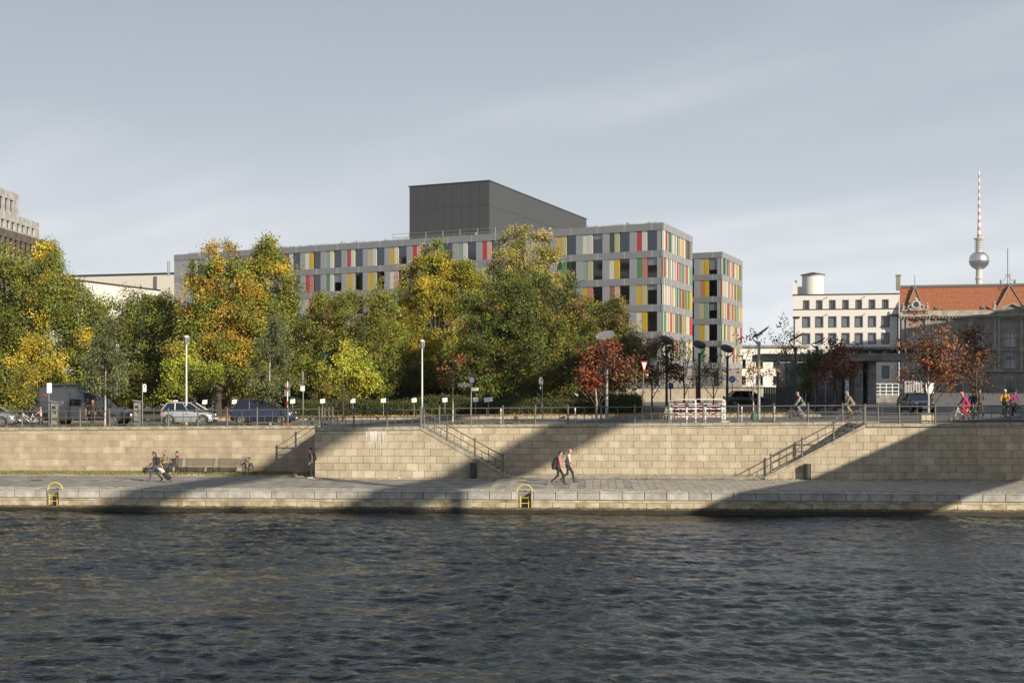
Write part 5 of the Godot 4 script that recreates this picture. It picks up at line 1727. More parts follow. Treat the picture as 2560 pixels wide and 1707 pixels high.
func trees() -> void:
	var dk := Color(0.062, 0.076, 0.014); var ol := Color(0.16, 0.158, 0.018); var gr := Color(0.115, 0.16, 0.018)
	var ye := Color(0.42, 0.31, 0.022); var orr := Color(0.36, 0.20, 0.022); var li := Color(0.25, 0.275, 0.022); var lm := Color(0.21, 0.25, 0.02)
	var br := Color(0.165, 0.11, 0.035); var rd := Color(0.24, 0.052, 0.028); var rb := Color(0.20, 0.075, 0.036); var pr := Color(0.34, 0.27, 0.10)
	var big := "tall trees in front of the ministry"
	tree("park_tree", "tall olive-green tree with a yellow top by the terraced building", 60, 118, [[95, 810, 140, 120], [105, 700, 75, 75], [120, 645, 42, 40], [-20, 720, 80, 110], [190, 860, 65, 110], [40, 920, 150, 90], [-40, 850, 90, 120], [160, 760, 50, 50]], [dk, gr, ol, gr, ol, ye], 12.5, "broad", 301, 0.32, "bark", big)
	tree("park_tree", "dense dark green tree before the bright white annexe", 330, 121, [[330, 800, 80, 70], [290, 870, 75, 100], [400, 860, 70, 100], [330, 940, 120, 80], [420, 790, 45, 55], [250, 820, 40, 60]], [dk, dk, gr, ol, Color(0.17, 0.155, 0.02)], 13.0, "broad", 302, 0.3, "bark", big)
	tree("park_tree", "tall orange and golden tree before the ministry's far end", 545, 116, [[555, 770, 100, 100], [510, 860, 90, 90], [530, 690, 50, 60], [500, 760, 50, 70], [580, 640, 25, 40], [600, 900, 120, 90]], [gr, ol, gr, Color(0.25, 0.19, 0.02), orr, ye], 12.5, "broad", 303, 0.3, "bark", big)
	tree("park_tree", "tall yellow-green tree with a ragged top against the sky", 562, 118, [[660, 730, 80, 90], [675, 650, 38, 45], [650, 620, 25, 25], [620, 690, 45, 55], [700, 820, 70, 80], [640, 860, 90, 100], [640, 960, 90, 50], [715, 740, 30, 40]], [dk, ol, gr, Color(0.22, 0.19, 0.02), ye], 12.5, "broad", 304, 0.34, "bark", big)
	tree("park_tree", "olive tree with thin top shoots between the golden tree and the lamp", 850, 119, [[820, 840, 75, 85], [770, 900, 80, 90], [900, 810, 75, 85], [950, 890, 80, 100], [855, 765, 35, 35], [880, 940, 110, 80], [800, 770, 30, 40], [965, 770, 40, 60]], [dk, ol, gr, ol, br], 12.5, "small", 305, 0.3, "bark", big)
	tree("park_tree", "bright yellow tree half hidden in the middle of the row", 1085, 126, [[1080, 740, 75, 80], [1040, 700, 40, 55], [1130, 690, 65, 55], [1100, 645, 42, 28], [1150, 740, 50, 60], [1060, 850, 90, 100], [1180, 700, 30, 40], [1010, 820, 60, 80], [1110, 900, 95, 90], [1020, 930, 90, 70]], [gr, ol, Color(0.26, 0.235, 0.02), ye, ol], 12.0, "small", 306, 0.28, "bark", big)
	tree("park_tree", "upright pale yellow-green tree with separate shoots rising above the oak", 1310, 128, [[1300, 680, 65, 65], [1262, 615, 26, 42], [1305, 600, 20, 38], [1350, 615, 28, 38], [1385, 640, 22, 42], [1370, 720, 50, 60], [1240, 700, 45, 60], [1395, 730, 25, 40]], [gr, ol, pr, Color(0.26, 0.245, 0.05), ol], 9.5, "small", 307, 0.25, "bark", big)
	tree("park_tree", "broad dark green oak in the middle of the row", 1330, 114, [[1260, 800, 95, 95], [1370, 790, 90, 90], [1215, 880, 95, 100], [1330, 890, 115, 100], [1430, 860, 70, 100], [1300, 720, 70, 50], [1260, 960, 120, 60], [1410, 950, 90, 60], [1200, 770, 40, 50], [1430, 790, 50, 55]], [dk, dk, dk, gr, ol, dk, Color(0.20, 0.10, 0.03)], 13.5, "small", 308, 0.34, "bark", big)
	tree("park_tree", "brownish olive tree at the end of the row beside the dish lamp", 1515, 117, [[1520, 830, 62, 70], [1480, 900, 75, 90], [1560, 885, 45, 70], [1545, 790, 35, 40], [1500, 970, 80, 40], [1590, 905, 34, 60], [1490, 850, 60, 70]], [dk, ol, br, Color(0.17, 0.145, 0.04), gr], 12.0, "small", 309, 0.26, "bark", big)
	# shrubs that close the view under the crowns
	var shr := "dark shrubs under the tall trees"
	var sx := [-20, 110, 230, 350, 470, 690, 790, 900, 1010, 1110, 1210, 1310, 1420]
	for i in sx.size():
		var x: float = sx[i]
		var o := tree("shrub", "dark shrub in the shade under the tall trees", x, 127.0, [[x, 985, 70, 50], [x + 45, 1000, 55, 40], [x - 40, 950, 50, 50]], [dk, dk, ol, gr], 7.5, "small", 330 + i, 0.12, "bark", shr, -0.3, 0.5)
		o.set_meta("category", "shrub")
	# small street trees
	var st := "young trees along the street"
	tree("street_tree", "small golden yellow tree behind the camper van's rear", 99, 97, [[70, 905, 50, 48], [125, 885, 45, 45], [145, 930, 36, 40], [95, 860, 28, 22], [100, 950, 70, 28]], [gr, Color(0.23, 0.20, 0.02), ye, ye], 10, "small", 350, 0.09, "bark", st, -0.08)
	tree("street_tree", "grey-green cone-shaped young tree before the camper van", 261, 90.3, [[266, 815, 14, 30], [264, 855, 26, 38], [266, 905, 38, 45], [268, 950, 50, 38], [240, 960, 20, 20]], [Color(0.075, 0.095, 0.04), Color(0.10, 0.12, 0.05), Color(0.13, 0.14, 0.05)], 24, "tiny", 351, 0.07, "bark_white", st)
	tree("street_tree", "grey-green cone-shaped young tree before the dark blue car", 675, 90.3, [[688, 800, 16, 34], [686, 845, 30, 42], [682, 900, 44, 48], [680, 955, 56, 40], [660, 975, 40, 24]], [Color(0.075, 0.095, 0.04), Color(0.10, 0.12, 0.05), Color(0.13, 0.14, 0.05)], 24, "tiny", 352, 0.07, "bark_white", st)
	tree("street_tree", "lime green small tree behind the silver hatchback", 473, 98, [[465, 900, 42, 36], [440, 945, 42, 40], [505, 950, 40, 40], [475, 925, 50, 40], [430, 975, 25, 18]], [gr, lm, li, li], 9.5, "small", 353, 0.08, "bark", st, -0.06)
	tree("street_tree", "lime yellow small tree behind the gap after the dark blue car", 857, 98, [[870, 890, 34, 34], [850, 930, 36, 36], [905, 945, 36, 40], [875, 935, 45, 45], [925, 965, 18, 20]], [gr, lm, li, Color(0.36, 0.33, 0.03), li], 9.5, "small", 354, 0.09, "bark", st, -0.06)
	tree("street_tree", "thin young tree with dull red leaves and a white trunk guard", 1131, 90.3, [[1125, 925, 28, 28], [1140, 900, 22, 25], [1120, 950, 20, 14]], [dk, br, rb, rd], 9, "sparse", 355, 0.06, "bark_white", st)
	tree("street_tree", "red-leaved young oak beside the tall dish lamp", 1492, 90.6, [[1500, 905, 50, 34], [1550, 920, 42, 40], [1455, 925, 34, 22], [1520, 950, 60, 24], [1470, 950, 45, 20], [1500, 875, 38, 18], [1580, 945, 24, 22], [1440, 945, 26, 14], [1545, 890, 34, 20]], [br, rb, rd, rd, Color(0.30, 0.10, 0.04)], 13, "oak", 356, 0.09, "bark_white", st, -0.1)
	tree("street_tree", "dark red-brown tree behind the give-way sign", 1632, 112, [[1640, 880, 36, 36], [1670, 920, 40, 34], [1625, 935, 34, 34], [1690, 945, 30, 22]], [dk, Color(0.10, 0.06, 0.02), rb, br], 12, "oak", 357, 0.09, "bark", st)
	tree("street_tree", "dark green-brown tree before the ministry corner", 1712, 116, [[1715, 900, 28, 40], [1700, 940, 34, 26], [1735, 945, 32, 24], [1712, 860, 14, 30]], [dk, gr, dk, br], 8, "sparse", 358, 0.08, "bark", st)
	tree("street_tree", "thin tree before the smaller office wing", 1784, 116, [[1790, 920, 34, 32], [1765, 935, 24, 24], [1815, 940, 24, 18], [1790, 880, 14, 22]], [dk, dk, br, rb], 8, "sparse", 359, 0.07, "bark", st)
	tree("street_tree", "sparse orange-brown young tree next to the bright dish lamp", 1884, 89.6, [[1880, 900, 45, 24], [1870, 940, 34, 24], [1910, 935, 40, 28], [1875, 860, 25, 30], [1895, 835, 18, 14]], [br, Color(0.30, 0.16, 0.06), rb, orr], 6.5, "sparse", 360, 0.055, "bark_white", st)
	tree("street_tree", "tall sparse dark tree against the white house corner", 1968, 100, [[1965, 820, 26, 24], [1955, 850, 28, 26], [1960, 900, 34, 34], [1945, 945, 40, 24], [1985, 870, 30, 30]], [dk, br, rb, orr], 7, "sparse", 361, 0.06, "bark", st)
	tree("street_tree", "dark green tree under the canopy edge, in shade", 2030, 108, [[2035, 930, 36, 34], [2015, 950, 30, 20], [2050, 900, 24, 24]], [dk, Color(0.05, 0.085, 0.015), gr], 12, "small", 362, 0.08, "bark", st)
	tree("street_tree", "dark wine-red tree before the concrete canopy", 2092, 106, [[2095, 910, 45, 40], [2120, 940, 40, 30], [2070, 940, 34, 24], [2100, 870, 38, 22]], [Color(0.10, 0.03, 0.015), rb, rd, br], 11, "oak", 363, 0.08, "bark", st)
	tree("street_tree", "spreading rust-red tree by the railing near the woman in red", 2323, 88.4, [[2320, 840, 46, 26], [2290, 870, 42, 20], [2360, 870, 44, 26], [2340, 905, 56, 30], [2380, 930, 44, 26], [2350, 950, 40, 22], [2300, 920, 44, 16], [2310, 800, 22, 16], [2410, 955, 20, 12], [2280, 940, 24, 14]], [rb, Color(0.25, 0.10, 0.045), rd, Color(0.30, 0.13, 0.06), br], 11.5, "oak", 364, 0.085, "bark_white", st, -0.1)
	tree("street_tree", "brown-leaved tree in shade before the palace arches", 2440, 97, [[2430, 850, 46, 26], [2460, 890, 36, 26], [2420, 900, 45, 36], [2440, 940, 46, 22]], [br, rb, Color(0.20, 0.09, 0.03), Color(0.12, 0.05, 0.02)], 11, "oak", 365, 0.09, "bark", st)
	# clipped hedge behind the verge, one sheared mass
	var hx: Array[Transform3D] = []
	var hc: Array[Color] = []
	for i in 7800:
		var s := rng.randf_range(s_of(720, 108), s_of(1600, 108))
		var lift := pow(rng.randf(), 0.7)
		var p := bank(s, 0, 107.5 + rng.randf() * 1.2)
		p.y = street_y(p.x) + 0.1 + lift * (1.0 + 0.3 * sin(s * 0.7) * sin(s * 0.23 + 1.0))
		hx.append(Transform3D(Basis(Vector3(rng.randfn(0, 1), rng.randfn(0, 1), rng.randfn(0, 1)).normalized(), rng.randf() * TAU).scaled(Vector3.ONE * rng.randf_range(0.7, 1.1)), p))
		hc.append(Color(0.035, 0.05, 0.012).lerp(Color(0.085, 0.10, 0.025), rng.randf()) * rng.randf_range(0.7, 1.2))
	var hedge := thing("hedge", "long clipped green hedge behind the row of white information boards", "hedge", Vector3.ZERO)
	var hs := scatter(leaves_of("tiny"), hx, hc)
	hs.name = "foliage"
	hs.set_meta("kind", "stuff")
	hedge.add_child(hs)
	var stems := MB.new()
	for i in 90:
		var p := bank(lerpf(s_of(720, 108), s_of(1600, 108), (i + 0.5) / 90.0), 0, 108.1)
		p.y = street_y(p.x)
		stems.tube([p, p + Vector3(rng.randfn(0, 0.1), 0.6, 0), p + Vector3(rng.randfn(0, 0.2), 1.1, 0)], [0.03, 0.02, 0.01], 4)
	part(hedge, "stems", stems.mesh(), M.bark)

# ---------------------------------------------------------------- street furniture
func lantern_lamp(px: float, d: float, top_row: float, label: String) -> void:
	var p := street(px, d)
	var h := EYE - (top_row - HOR) * d / F - p.y
	var o := thing("street_lamp", label, "street lamp", p, 0, "white lantern lamps")
	var mb := MB.new()
	mb.lathe([[0.09, 0], [0.09, 0.9], [0.065, 1.0], [0.05, h - 0.62], [0.06, h - 0.6], [0.03, h - 0.55]], 12)
	part(o, "pole", mb.mesh(), M.pole_white)
	var gl := MB.new()
	gl.lathe([[0.09, h - 0.50], [0.15, h - 0.12], [0.15, h - 0.05]], 12)
	var g := part(o, "lantern_glass", gl.mesh(), M.galvanised)
	var cp := MB.new()
	cp.lathe([[0.17, h - 0.06], [0.17, h - 0.02], [0.09, h + 0.03], [0.0, h + 0.05]], 12)
	part(o, "cap", cp.mesh(), M.white_paint)
	var cg := MB.new()
	for k in 4:
		var a := TAU * k / 4
		cg.tube([Vector3(0.04 * cos(a), h - 0.58, 0.04 * sin(a)), Vector3(0.16 * cos(a), h - 0.4, 0.16 * sin(a)), Vector3(0.17 * cos(a), h - 0.05, 0.17 * sin(a))], [0.012, 0.012, 0.012], 5)
	part(g, "cage", cg.mesh(), M.pole_white)

# a pole, a curved neck and a tilted round reflector; side = which way the neck bends, tip = which way the reflector rises
func dish_lamp(px: float, d: float, top_row: float, cx: float, cy: float, rad: float, tip: float, mats: String, label: String) -> void:
	var p := street(px, d)
	var o := thing("dish_lamp", label, "street lamp", p, 0, "lamps with round tilted reflectors")
	var h := EYE - (top_row - HOR) * d / F - p.y
	var c := at(cx, cy, d) - p
	var mb := MB.new()
	mb.lathe([[0.13, 0], [0.13, 0.25], [0.105, 0.3], [0.10, h]], 12)
	mb.lathe([[0.10, h - 0.02], [0.12, h], [0.12, h + 0.25], [0.0, h + 0.26]], 12)
	part(o, "pole", mb.mesh(), M[mats])
	var bend := signf(-tip) * 0.45
	var nk := MB.new()
	nk.tube([Vector3(0, h, 0), Vector3(bend * 0.4, h + (c.y - h) * 0.25, 0), Vector3(bend, h + (c.y - h) * 0.6, 0), Vector3(bend * 0.8 + c.x * 0.2, c.y - 0.12, 0), c], [0.05, 0.05, 0.045, 0.045, 0.05], 8)
	part(o, "neck", nk.mesh(), M[mats])
	var ds := MB.new()
	var bs := Basis(Vector3(0, 0, 1), tip) * Basis(Vector3(1, 0, 0), -0.5 if mats == "dark_metal" and tip < 0.0 else (0.5 if tip < 0.4 else -0.1))
	ds.lathe([[0.0, 0.0], [rad * 0.6, 0.02], [rad, 0.10], [rad, 0.13], [rad * 0.6, 0.07], [0.0, 0.055]], 28, Transform3D(bs, c))
	part(o, "reflector", ds.mesh(), M["reflector_grey" if mats == "galvanised" else "reflector_dark"])

func sign_plate(parent: Node, called: String, p: Vector3, w: float, h: float, m: Material) -> MeshInstance3D:
	var mb := MB.new()
	mb.cham(p, Vector3(w, h, 0.03), 0.006)
	return part(parent, called, mb.mesh(), m)
func sign_disc(parent: Node, called: String, p: Vector3, r: float, m: Material, turn := 0.0) -> MeshInstance3D:
	var mb := MB.new()
	mb.lathe([[0.0, 0.012], [r, 0.012], [r, -0.012], [0.0, -0.012]], 24, Transform3D(Basis(Vector3.UP, turn) * Basis(Vector3(1, 0, 0), PI / 2), p))
	return part(parent, called, mb.mesh(), m)
func pole(parent: Node, h: float, r: float, m: Material) -> void:
	var mb := MB.new()
	mb.lathe([[r, -0.05], [r, h], [0.0, h + 0.01]], 10)
	part(parent, "pole", mb.mesh(), m)
func furniture() -> void:
	lantern_lamp(465, 90.4, 840, "white lantern lamp standing before the silver hatchback")
	lantern_lamp(1055, 97, 851, "white lantern lamp above the head of the left stair")
	lantern_lamp(291, 112, 862, "white lantern lamp half hidden behind the cone-shaped tree by the van")
	dish_lamp(1517, 93.5, 884, 1514, 842, 0.64, 0.22, "galvanised", "bright dish lamp with a pale pole behind the red-leaved oak")
	dish_lamp(1898, 93.5, 863, 1906, 833, 0.66, 0.62, "galvanised", "bright dish lamp seen edge-on against the sky near the canopy")
	dish_lamp(1667, 112, 885, 1665, 853, 0.58, -0.45, "dark_metal", "dark dish lamp before the ministry corner")
	dish_lamp(1749, 118, 890, 1748, 864, 0.58, -0.40, "dark_metal", "dark dish lamp between the two office wings")
	dish_lamp(1819, 118, 897, 1817, 874, 0.56, -0.40, "dark_metal", "dark dish lamp before the smaller office wing")
	dish_lamp(1989, 104, 875, 1993, 845, 0.66, 0.50, "dark_metal", "dark dish lamp before the white house, tilted up to the right")
	dish_lamp(2043, 112, 872, 2052, 854, 0.52, 0.50, "dark_metal", "grey dish lamp on the thick pole left of the wine-red tree")
	dish_lamp(2086, 116, 890, 2091, 866, 0.60, 0.50, "dark_metal", "dark dish lamp above the wine-red tree")
	# information boards along the hedge
	var nth := ["first", "second", "third", "fourth", "fifth", "sixth", "seventh", "eighth", "ninth", "tenth", "eleventh"]
	var bpx := [437, 511, 585, 659, 731, 806, 882, 958, 1035, 1112, 1189]
	for i in bpx.size() + 1:
		var wide: bool = i == bpx.size()
		var px: float = 1221.0 if wide else float(bpx[i])
		var o := thing("information_board", ("wide white information board at the end of the row by the hedge" if wide else "%s small white information board along the hedge, counted from the silver hatchback" % nth[i]), "board", street(px, 105.5), 0, "white information boards along the hedge")
		var pm := MB.new()
		pm.rod(Vector3(0, 0, 0), Vector3(0, 1.2, 0), 0.03)
		part(o, "post", pm.mesh(), M.galvanised)
		var w := 0.62 if wide else 0.36
		var bs := Basis(Vector3(0, 0, 1), 0.10) * Basis(Vector3(1, 0, 0), -0.7)
		var bm := MB.new()
		bm.cham(Vector3(0, 1.26, 0), Vector3(w, 0.40, 0.03), 0.006, bs)
		var b := part(o, "panel", bm.mesh(), M.white_paint)
		var tm := MB.new()
		for k in 4: tm.box(Vector3(0, 1.26, 0) + bs * Vector3(-w * 0.08, 0.12 - k * 0.075, 0.018), Vector3(w * 0.6, 0.025, 0.004), bs)
		part(b, "print", tm.mesh(), M.galvanised)
	# tilted reflector strips over the bicycle stands behind the hedge
	for i in 9:
		var px: float = [1294, 1321, 1346, 1372, 1440, 1461, 1482, 1503, 1591][i]
		var o := thing("stand_panel", "%s slanting white panel behind the hedge, counted from the wide board" % nth[i], "panel", street(px, 113), 0, "slanting white panels behind the hedge")
		var pm := MB.new()
		pm.rod(Vector3(0, 0, 0), Vector3(0, 1.45, 0), 0.03)
		part(o, "post", pm.mesh(), M.dark_metal)
		var bm := MB.new()
		bm.cham(Vector3(0, 1.55, 0), Vector3(0.42, 0.12, 0.30), 0.006, Basis(Vector3(0, 0, 1), -0.75))
		part(o, "panel", bm.mesh(), M.white_paint)
	# ticket machines
	for a in [[135.0, "grey parking ticket machine before the rear of the camper van"], [342.0, "grey parking ticket machine beyond the nose of the camper van"]]:
		var o := thing("ticket_machine", a[1], "ticket machine", street(a[0], 89.3), 0, "parking ticket machines")
		var bm := MB.new()
		bm.cham(Vector3(0, 0.75, 0), Vector3(0.40, 1.5, 0.34), 0.03)
		var b := part(o, "cabinet", bm.mesh(), M.concrete)
		var rf := MB.new()
		rf.cham(Vector3(0, 1.58, 0.02), Vector3(0.52, 0.08, 0.44), 0.02, Basis(Vector3(0, 0, 1), -0.12))
		part(o, "roof", rf.mesh(), M.galvanised)
		var sc := MB.new()
		sc.cham(Vector3(0, 1.22, 0.18), Vector3(0.22, 0.16, 0.02), 0.005)
		sc.cham(Vector3(-0.08, 0.98, 0.18), Vector3(0.06, 0.1, 0.02), 0.005)
		sc.cham(Vector3(0.08, 0.90, 0.18), Vector3(0.10, 0.14, 0.02), 0.005)
		part(b, "screen", sc.mesh(), M.black)
	# sign posts
	var o1 := thing("stop_sign_post", "white sign plate on a thin post beside the camper van's rear", "sign", street(121, 89.2), deg_to_rad(50), "sign posts along the railing")
	pole(o1, 2.7, 0.03, M.galvanised)
	sign_plate(o1, "plate", Vector3(0, 2.45, 0.04), 0.34, 0.62, M.white_paint)
	var o2 := thing("stop_sign_post", "white rounded bus stop plate on a thin post after the camper van", "sign", street(355, 90.5), deg_to_rad(15), "sign posts along the railing")
	pole(o2, 2.7, 0.03, M.galvanised)
	sign_plate(o2, "plate", Vector3(0.14, 2.35, 0.04), 0.2, 0.40, M.white_paint)
	sign_disc(o2, "plate_top", Vector3(0.14, 2.55, 0.04), 0.10, M.white_paint)
	var pr2 := MB.new()
	pr2.box(Vector3(0.14, 2.5, 0.065), Vector3(0.08, 0.12, 0.01))
	pr2.box(Vector3(0.14, 2.32, 0.065), Vector3(0.10, 0.03, 0.01))
	part(o2, "pictogram", pr2.mesh(), M.dark_metal)
	var o3 := thing("round_sign_post", "round grey sign back on a red-banded pole beside the dark blue car", "sign", street(718, 89.5), 0, "sign posts along the railing")
	pole(o3, 2.75, 0.03, M.white_paint)
	for k in 3:
		var bm := MB.new()
		bm.lathe([[0.034, 0.3 + k * 0.9], [0.034, 0.6 + k * 0.9]], 10)
		part(o3, "red_band", bm.mesh(), M.red_paint)
	sign_disc(o3, "disc", Vector3(0.03, 2.5, -0.04), 0.2, M.galvanised)
	sign_plate(o3, "plate", Vector3(-0.02, 2.0, -0.04), 0.36, 0.42, M.galvanised)
	var ft := MB.new()
	ft.cham(Vector3(0, 0.05, 0), Vector3(0.55, 0.1, 0.35), 0.02)
	part(o3, "foot", ft.mesh(), M.red_paint)
	var o4 := thing("tall_sign_post", "tall narrow sign post with a small white plate right of the dark blue car", "sign", street(757, 90), 0, "sign posts along the railing")
	pole(o4, 3.35, 0.035, M.galvanised)
	sign_plate(o4, "narrow_plate", Vector3(0, 2.9, 0.05), 0.12, 0.75, M.galvanised)
	sign_plate(o4, "plate", Vector3(-0.03, 2.3, 0.05), 0.28, 0.36, M.white_paint)
	# street name post
	var o5 := thing("street_name_post", "street name post with two white name plates above the railing", "sign", street(1178, 89.6), 0)
	pole(o5, 2.6, 0.035, M.galvanised)
	var nb := MB.new()
	var bsn := Basis(Vector3.UP, 0.35)
	nb.cham(Vector3(-0.43, 2.42, 0), Vector3(0.85, 0.19, 0.03), 0.006, bsn)
	var np := part(o5, "name_plate", nb.mesh(), M.white_paint)
	var tx := TextMesh.new()
	var sf := SystemFont.new()
	sf.font_names = PackedStringArray(["Droid Sans"])
	tx.font = sf; tx.text = "Schiffbauerdamm"; tx.font_size = 32; tx.pixel_size = 0.105 / 32.0; tx.depth = 0.006
	part(np, "lettering", tx, M.black, Transform3D(bsn, Vector3(-0.43, 2.42, 0) + bsn.z * 0.02))
	var nb2 := sign_plate(o5, "name_plate", Vector3(0.24, 2.15, 0.03), 0.42, 0.18, M.white_paint)
	var pr5 := MB.new()
	for k in 9: pr5.box(Vector3(0.09 + k * 0.036, 2.15, 0.047), Vector3(0.022, 0.05 if k % 3 else 0.075, 0.006))
	part(nb2, "print", pr5.mesh(), M.black)
	sign_plate(o5, "notice", Vector3(0.04, 2.72, 0.03), 0.28, 0.3, M.white_paint)
	sign_plate(o5, "blue_plate", Vector3(0.05, 2.98, 0.03), 0.19, 0.21, M.blue_paint)
	# round sign seen from behind, give-way sign, blue round sign, no-stopping sign
	var o6 := thing("round_sign_post", "back of a round grey traffic sign on a thin pole over the hedge", "sign", street(1356, 95), 0, "traffic signs on the square")
	pole(o6, 2.75, 0.03, M.galvanised)
	sign_disc(o6, "disc", Vector3(-0.1, 2.6, 0.06), 0.29, M.galvanised, 1.05)
	sign_plate(o6, "tag", Vector3(-0.13, 2.15, 0.03), 0.07, 0.2, M.white_paint)
	var o7 := thing("give_way_sign", "red and white triangular give-way sign on a leaning pole", "sign", street(1605, 94), 0, "traffic signs on the square")
	var gp := MB.new()
	gp.rod(Vector3(0, 0, 0), Vector3(0.12, 3.2, 0), 0.03)
	part(o7, "pole", gp.mesh(), M.galvanised)
	var tri := MB.new()
	var bst := Basis(Vector3.UP, 0.95)
	tri.prism(PackedVector2Array([Vector2(-0.42, 0.36), Vector2(0.42, 0.36), Vector2(0, -0.38)]), 0.02, Transform3D(bst, Vector3(0.14, 3.5, 0.06)))
	var tp := part(o7, "red_triangle", tri.mesh(), M.red_paint)
	var tri2 := MB.new()
	tri2.prism(PackedVector2Array([Vector2(-0.29, 0.28), Vector2(0.29, 0.28), Vector2(0, -0.23)]), 0.03, Transform3D(bst, Vector3(0.14, 3.5, 0.06)))
	part(tp, "white_field", tri2.mesh(), M.white_paint)
	sign_plate(o7, "plate", Vector3(0.32, 2.98, 0), 0.2, 0.12, M.white_paint)
	var o8 := thing("round_blue_sign", "round blue traffic sign before the smaller office wing", "sign", street(1831, 108), 0, "traffic signs on the square")
	pole(o8, 2.4, 0.03, M.dark_metal)
	var d8 := sign_disc(o8, "white_rim", Vector3(0, 2.62, 0.0), 0.27, M.white_paint)
	sign_disc(d8, "blue_disc", Vector3(0, 2.62, 0.01), 0.245, M.blue_paint)
	var ar := MB.new()
	ar.box(Vector3(0, 2.62, 0.028), Vector3(0.3, 0.06, 0.008), Basis(Vector3(0, 0, 1), 0.5))
	part(d8, "arrow", ar.mesh(), M.white_paint)
	var o9 := thing("no_stopping_sign", "round blue and red no-stopping sign beside the pale ramp", "sign", street(2258, 118), 0, "traffic signs on the square")
	pole(o9, 2.9, 0.03, M.galvanised)
	var d9 := sign_disc(o9, "red_rim", Vector3(0, 2.6, 0.03), 0.26, M.red_paint)
	sign_disc(d9, "blue_disc", Vector3(0, 2.6, 0.04), 0.2, M.blue_paint)
	var cr := MB.new()
	for s in [-1.0, 1.0]: cr.box(Vector3(0, 2.6, 0.056), Vector3(0.42, 0.05, 0.006), Basis(Vector3(0, 0, 1), s * PI / 4))
	part(d9, "cross", cr.mesh(), M.red_paint)
	sign_plate(o9, "notice", Vector3(-0.1, 1.9, 0.03), 0.22, 0.4, M.white_paint)
	var o10 := thing("blue_box_sign", "small blue sign box before the ministry corner", "sign", street(1677, 118), 0, "traffic signs on the square")
	pole(o10, 2.0, 0.05, M.dark_metal)
	sign_plate(o10, "box", Vector3(0.02, 2.1, 0), 0.42, 0.5, M.blue_paint)
	var o11 := thing("advertising_column", "slim dark red information column before the two office wings", "column", street(1745, 125), 0)
	var rm := MB.new()
	rm.cham(Vector3(0, 1.5, 0), Vector3(0.34, 3.0, 0.3), 0.04)
	part(o11, "body", rm.mesh(), mat("wine_red", 0.18, 0.02, 0.035, 0.5))
	sign_disc(o11, "logo", Vector3(0.05, 2.45, 0.17), 0.11, M.white_paint)
	# low bollards with red-white bands
	var bp := [[1252.0, "white bollard behind the left stair's foot rail"], [1438.0, "white bollard before the dark hedge"], [1855.0, "white bollard left of the young tree with the green bag"], [1937.0, "white bollard beside the railing post behind the cyclist in the vest"]]
	for a in bp:
		var o := thing("bollard", a[1], "bollard", street(a[0], 88.6), 0, "slim white bollards")
		var bm := MB.new()
		bm.lathe([[0.035, 0], [0.035, 0.82], [0.05, 0.84], [0.05, 0.9], [0.0, 0.94]], 10)
		part(o, "shaft", bm.mesh(), M.white_paint)
		for k in 3:
			var rb2 := MB.new()
			rb2.lathe([[0.038, 0.2 + k * 0.22], [0.038, 0.28 + k * 0.22]], 10)
			part(o, "band", rb2.mesh(), M.red_paint)
	# watering bag at the young tree
	var wb := MB.new()
	wb.lathe([[0.10, 0.0], [0.19, 0.08], [0.17, 0.35], [0.10, 0.55], [0.07, 0.62]], 12)
	solo("watering_bag", wb.mesh(), mat("bag_green", 0.03, 0.10, 0.06, 0.6), "dark green watering bag round the foot of the sparse young tree", "bag", street(1884, 89.6) + Vector3(0, 0.02, 0.1))
	# pale box by the railing
	var pb := thing("utility_box", "pale weathered box standing behind the railing by the rust-red tree", "box", top_at(2318, T_BLOCK + 1.2), bank_turn)
	var b1 := MB.new()
	b1.cham(Vector3(-0.08, 0.28, 0), Vector3(0.6, 0.56, 0.5), 0.03)
	part(pb, "body", b1.mesh(), M.limestone_3)
	var b2 := MB.new()
	b2.cham(Vector3(0.34, 0.28, 0.02), Vector3(0.18, 0.54, 0.45), 0.03)
	part(pb, "side_box", b2.mesh(), M.limestone_1)
	barriers()
	benches()
	# litter bins
	for a in [[1183.0, "dark litter bin in shade below the descending stair"], [2019.0, "dark litter bin in sun below the climbing stair"]]:
		var o := thing("litter_bin", a[1], "litter bin", quay_at(a[0], T_BLOCK - 0.42), 0, "round dark litter bins on the quay")
		var bm := MB.new()
		bm.lathe([[0.19, 0.03], [0.21, 0.06], [0.215, 0.86], [0.225, 0.87], [0.225, 0.91], [0.19, 0.91], [0.17, 0.6]], 20)
		part(o, "body", bm.mesh(), M.dark_metal)
		var lm := MB.new()
		lm.ring(0.205, 0.018, Transform3D(Basis(Vector3(1, 0, 0), PI / 2), Vector3(0, 0.91, 0)), 20, 6)
		part(o, "rim", lm.mesh(), M.rail)
		var fm := MB.new()
		fm.lathe([[0.0, 0.0], [0.15, 0.0], [0.13, 0.04]], 16)
		part(o, "foot", fm.mesh(), M.black)
	# ladders down to the water with a yellow hoop over the edge
	for a in [[130.0, "yellow quay ladder with a hoop near the woman's side of the quay"], [1311.0, "yellow quay ladder with a hoop below the walking couple"]]:
		var s := s_of(a[0], T_EDGE)
		var o := thing("quay_ladder", a[1], "ladder", bank(s, 0, T_EDGE), bank_turn, "yellow quay ladders")
		for sg in [-1.0, 1.0]:
			var rm2 := MB.new()
			rm2.tube([Vector3(sg * 0.21, -0.7, -0.08), Vector3(sg * 0.21, 0.86, -0.08)], [0.026, 0.026], 8)
			part(o, "side_rail", rm2.mesh(), M.yellow_paint)
		for k in 5:
			var rm2 := MB.new()
			rm2.rod(Vector3(-0.21, -0.35 + k * 0.28, -0.08), Vector3(0.21, -0.35 + k * 0.28, -0.08), 0.018)
			part(o, "rung", rm2.mesh(), M.yellow_paint)
		var hp := MB.new()
